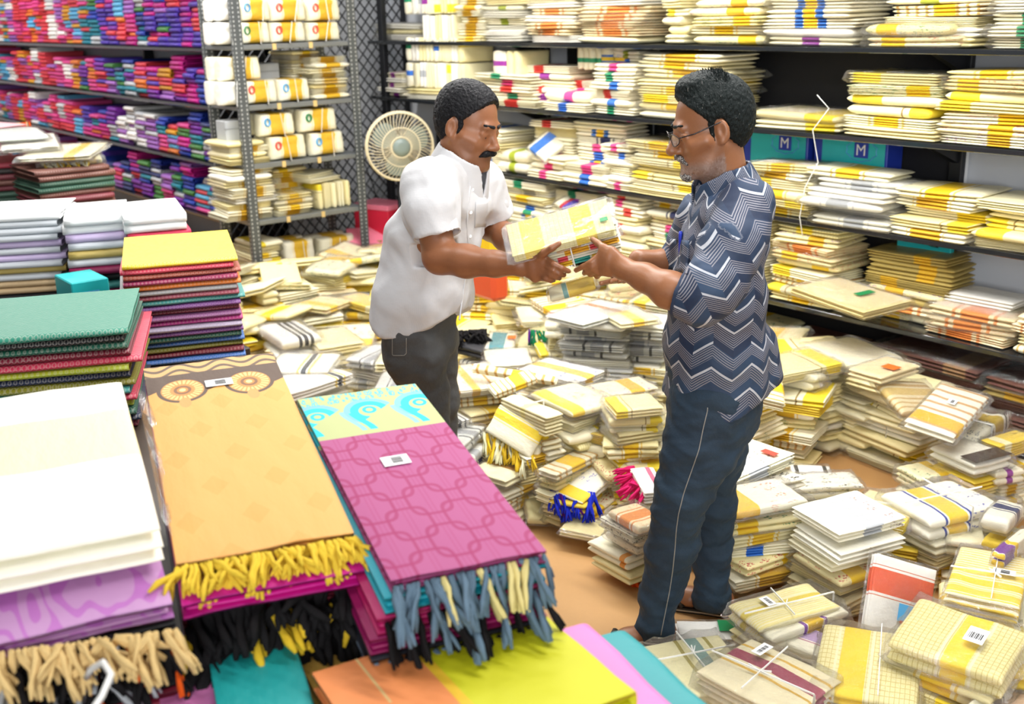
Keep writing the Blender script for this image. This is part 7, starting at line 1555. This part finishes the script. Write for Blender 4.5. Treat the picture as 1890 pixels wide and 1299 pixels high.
for c, up_ in ((cR, J(798, 385, 3.29)), (cLs, J(895, 345, 3.61))):
    a_ = nrm(c - up_); G4.plane(c, a_, c - .1, c + .1); G4.cap(c + a_ * .06, c - a_ * .04, .064 if c is cR else .058, .06 if c is cR else .054, .004, True)
def hem2(P): q = ((P[..., 0] + 2.93) * gf[0] + (P[..., 1] - 1.93) * gf[1]); return P[..., 2] - (.9 - .035 * np.cos(q * 17))
sl_, P_ = G4._sub(G4.lo, G4.lo + np.array([2, 2, .25])); G4.a[sl_] = np.maximum(G4.a[sl_], -hem2(P_).astype(np.float32))
ws_o = field_obj('shirt', G4, 'shirt_white', ml, 2, disp=lambda V: fold_noise(V, 13, .008, .9, (1, 1, .7)) + fold_noise(V, 27, .0035, 2.0, (1, 1, .6)))
G6 = Field(J(848, 305, DL) - .15, J(848, 305, DL) + .15, .004); collar(G6, J(852, 300, DL - .01), nrm(UP * .9 + gf * .25), nrm(gf * .9 - UP * .35), .076, .062); field_obj('collar', G6, 'shirt_white', ml, 1)
def front(px, py, d): return J(px, py, d)
mb = MB(); mb.tube(rel(ml, [surf((ml.name, 'shirt'), x, y, -.0005) for x, y in ((868, 338), (866, 360), (863, 390), (862, 420), (864, 450), (862, 480), (858, 520), (852, 560), (848, 590))]), .0028, 6); mb.build('placket', MAT['shirt_white'], ml, True)
for (x, y) in ((872, 350), (869, 392), (868, 436), (866, 500)):
    mb = MB(); p = rel(ml, [surf((ml.name, 'shirt'), x, y, .0)])[0]; mb.tube([p, p - nrm(ray(x, y)) * .003], [.0055, .005], 10); mb.build('button', MAT['button'], ml)
grid_panel(ml, 'shirt', 'shirt_pocket', 'shirt_white', ((878, 372), (902, 368), (897, 418), (876, 420)), .003)

# ------------------------------------------------------------------ packets passing from hand to hand
def held(A, B, C, T, style, label, **kw): return quad(A, B, C, T, style, label, group='packets in the men\'s hands', **kw)
ax = nrm(J(1135, 424, 3.12) - J(955, 472, 3.12)); base = J(955, 478, 3.03); dep = nrm(FH + UP * .12); stp = nrm(np.cross(ax, dep)); stp = stp if stp[2] > 0 else -stp
hs = [('cream packet with a teal end, undermost of those the men hold', S('x', (0.92, 0.87, 0.66), (0.1, 0.08), (0.04, 0.4, 0.36), (0.2, 0.1), (0.85, 0.55, 0.02))), ('white packet with a red dot end between the men\'s hands', S('x', (0.93, 0.9, 0.8), (-0.1, 0.05), (0.75, 0.08, 0.12))), ('cream packet with orange and red end passed between the men', S('x', (0.92, 0.87, 0.66), (0.25, 0.05), (0.75, 0.08, 0.1), (0.18, 0.12), (0.82, 0.45, 0.02))), ('white packet with an orange end, third from the top in the hands', S('x', (0.93, 0.9, 0.8), (-0.02, 0.12), (0.82, 0.42, 0.02))), ('cream packet with orange and sky blue end in the hands', S('x', (0.92, 0.88, 0.7), (0.12, 0.14), (0.82, 0.45, 0.02), (0.18, 0.04), (0.05, 0.45, 0.7))), ('white packet with a violet mark, topmost of the flat held ones', S('x', (0.93, 0.91, 0.8), (-0.1, 0.03), (0.3, 0.25, 0.6)))]
for i, (lb, st) in enumerate(hs):
    off = stp * (0.0148 * i - .062) + ax * (0.006 * (i % 2)); A = base + off + stp * .0148
    held(A, A + ax * .29, A + dep * .22, .0145, st, lb, mesh=PACK[0], wrap=False)
mb = MB(); q0 = base + ax * .15 - dep * .006; mb.tube([q0 - stp * .064, q0 + stp * .03, q0 + stp * .032 + dep * .2], .0022, 5); tag(mb.build('binding_string', MAT['string_white'], None), 'white string binding the packets in the men\'s hands', 'string')
# big checked packet resting upright behind them, and a lower one sagging
held(J(952, 468, 3.14), J(1136, 418, 3.14), J(925, 441, 3.32), .03, S('x', (0.88, 0.8, 0.42), (0.22, 0.11), (0.85, 0.62, 0.05), (0.5, 0.09), (0.85, 0.66, 0.1), chk=0.5), 'large yellow checked packet in plastic on top of the held ones', wrap=True, note=(0.42, -0.2, .022, .016, 'label_green', 'brand_label')) if False else None
Aq, Bq, Cq = J(946, 474, 3.0), J(1136, 422, 3.0), J(928, 440, 3.14); upv = nrm((J(1108, 362, 3.14) - J(1136, 422, 3.0)))
held(Aq, Bq, Aq + upv * .15, .03, S('x', (0.88, 0.8, 0.42), (0.22, 0.1), (0.85, 0.62, 0.05), (0.5, 0.1), (0.85, 0.66, 0.1), chk=0.5), 'large yellow checked packet in plastic standing behind the held ones', wrap=True, note=(0.42, -0.2, .022, .016, 'label_green', 'brand_label'))
held(J(1010, 530, 3.05), J(1095, 505, 3.05), J(1025, 548, 3.0), .02, S('x', (0.9, 0.85, 0.6), (0.2, 0.3), (0.8, 0.55, 0.08), (0.36, 0.05), (0.2, 0.42, 0.4)), 'cream packet with a teal bordered golden end hanging below the hands', wrap=True)
# yellow and red carrier bag standing behind
p = J(893, 450, 5.3); bg = empty('carrier_bag', (p[0], p[1], 0.5)); tag(bg, 'yellow carrier bag with a red foot lying behind the man in white', 'bag')
hb = p[2] - .5; mb = MB(); mb.bevbox((-.13, -.05, .06), (.13, .05, hb + .1), .02); mb.build('bag_body', MAT['bag_yellow'], bg); mb = MB(); mb.bevbox((-.132, -.052, .0), (.132, .052, max(.07, hb - .03)), .02); mb.build('bag_foot', MAT['bag_red'], bg)

# ================================================================== packets past the 300 that show largest are joined
def join_rest():
    V = []; Fc = []; own = []
    C8 = [(-.5, -.5, 0), (.5, -.5, 0), (.5, .5, 0), (-.5, .5, 0), (-.5, -.5, 1), (.5, -.5, 1), (.5, .5, 1), (-.5, .5, 1)]; B6 = [(0, 3, 2, 1), (4, 5, 6, 7), (0, 1, 5, 4), (1, 2, 6, 5), (2, 3, 7, 6), (3, 0, 4, 7)]
    def box(m, k):
        n = len(V)
        for c in C8: V.append(m @ Vector(c))
        for f in B6: Fc.append(tuple(a + n for a in f)); own.append(k)
    for k, o in enumerate(REG): box(o.matrix_world, k)
    for o in COL.objects:
        if o.name.startswith('stacked_saree'): box(o.matrix_world, -1)
    for Vv, Ff in OCC:
        n = len(V); V.extend(Vector(v) for v in Vv.tolist()); Fc.extend(tuple(a + n for a in f) for f in Ff.tolist()); own.extend([-1] * len(Ff))
    NM = [o.name.split('.')[0] for o in REG]; T = BVHTree.FromPolygons(V, Fc); cnt = [0] * len(REG); og = Vector(ORG)
    for py in range(2, 1299, 5):
        for px in range(2, 1890, 5):
            h = T.ray_cast(og, Vector(ray(px, py)))
            if h[2] is not None and own[h[2]] >= 0: cnt[own[h[2]]] += 1
    mb = MB()
    for i in range(3): pillow(mb, 0.004 * (i - 1), 0.006 * (1 - i), i / 3, (i + 1.04) / 3, 0.495, 0.49, random.Random(i), 0.08, res=SS[[0, 1, 2, 5, 8, 9, 10]])
    tv = np.array(mb.v); tf = np.array(mb.f)
    for nm, jn, lab, lim in (('cloth_packet', 'shelf_packets', 'the many smaller cloth packets filling gaps on the shelves', 300), ('bagged_cloth_packet', 'heap_packets', 'cloth packets mostly buried within the floor heaps', 300)):
        ids = [k for k in range(len(REG)) if NM[k] == nm]; ids.sort(key=lambda k: (REG[k] not in KEEP, -cnt[k])); keep = ids[:lim]; rest = ids[lim:]
        # nothing visible at all: not kept as an individual
        rest += [k for k in keep if cnt[k] == 0 and REG[k] not in KEEP]
        PV, PF, AT = [], [], {a: [] for a in ('local', 'base_colour', 'band', 'band_colour', 'line', 'line_colour', 'print', 'print_colour', 'seed')}
        r = random.Random(4); n = 0
        for k in rest:
            o = REG[k]; M = np.array(o.matrix_world); PV.append(tv @ M[:3, :3].T + M[:3, 3]); PF.append(tf + n); n += len(tv); m = len(tv)
            AT['local'].append(tv); AT['base_colour'].append(np.tile(np.array(o.color[:3]), (m, 1))); AT['seed'].append(np.full((m, 1), r.random()))
            for a in ('band', 'band_colour', 'line', 'line_colour', 'print', 'print_colour'): AT[a].append(np.tile(np.array(o[a]), (m, 1)))
            for ch in list(o.children): bpy.data.objects.remove(ch)
            bpy.data.objects.remove(o)
        if not PV: continue
        PV = np.concatenate(PV); PF = np.concatenate(PF); me = bpy.data.meshes.new(jn); me.from_pydata(PV.tolist(), [], PF.tolist()); me.update(); me.polygons.foreach_set('use_smooth', [True] * len(me.polygons)); me.materials.append(MAT['cloth_joined'])
        for a, l in AT.items():
            d = np.concatenate(l).astype(np.float32)
            if a == 'seed': at = me.attributes.new(a, 'FLOAT', 'POINT'); at.data.foreach_set('value', d.ravel())
            elif a.endswith('colour'): at = me.attributes.new(a, 'FLOAT_COLOR', 'POINT'); at.data.foreach_set('color', np.concatenate([d, np.ones((len(d), 1), np.float32)], 1).ravel())
            else: at = me.attributes.new(a, 'FLOAT_VECTOR', 'POINT'); at.data.foreach_set('vector', d.ravel())
        tag(put(jn, me), lab, 'cloth packets', kind='stuff')
bpy.context.view_layer.update()
join_rest()
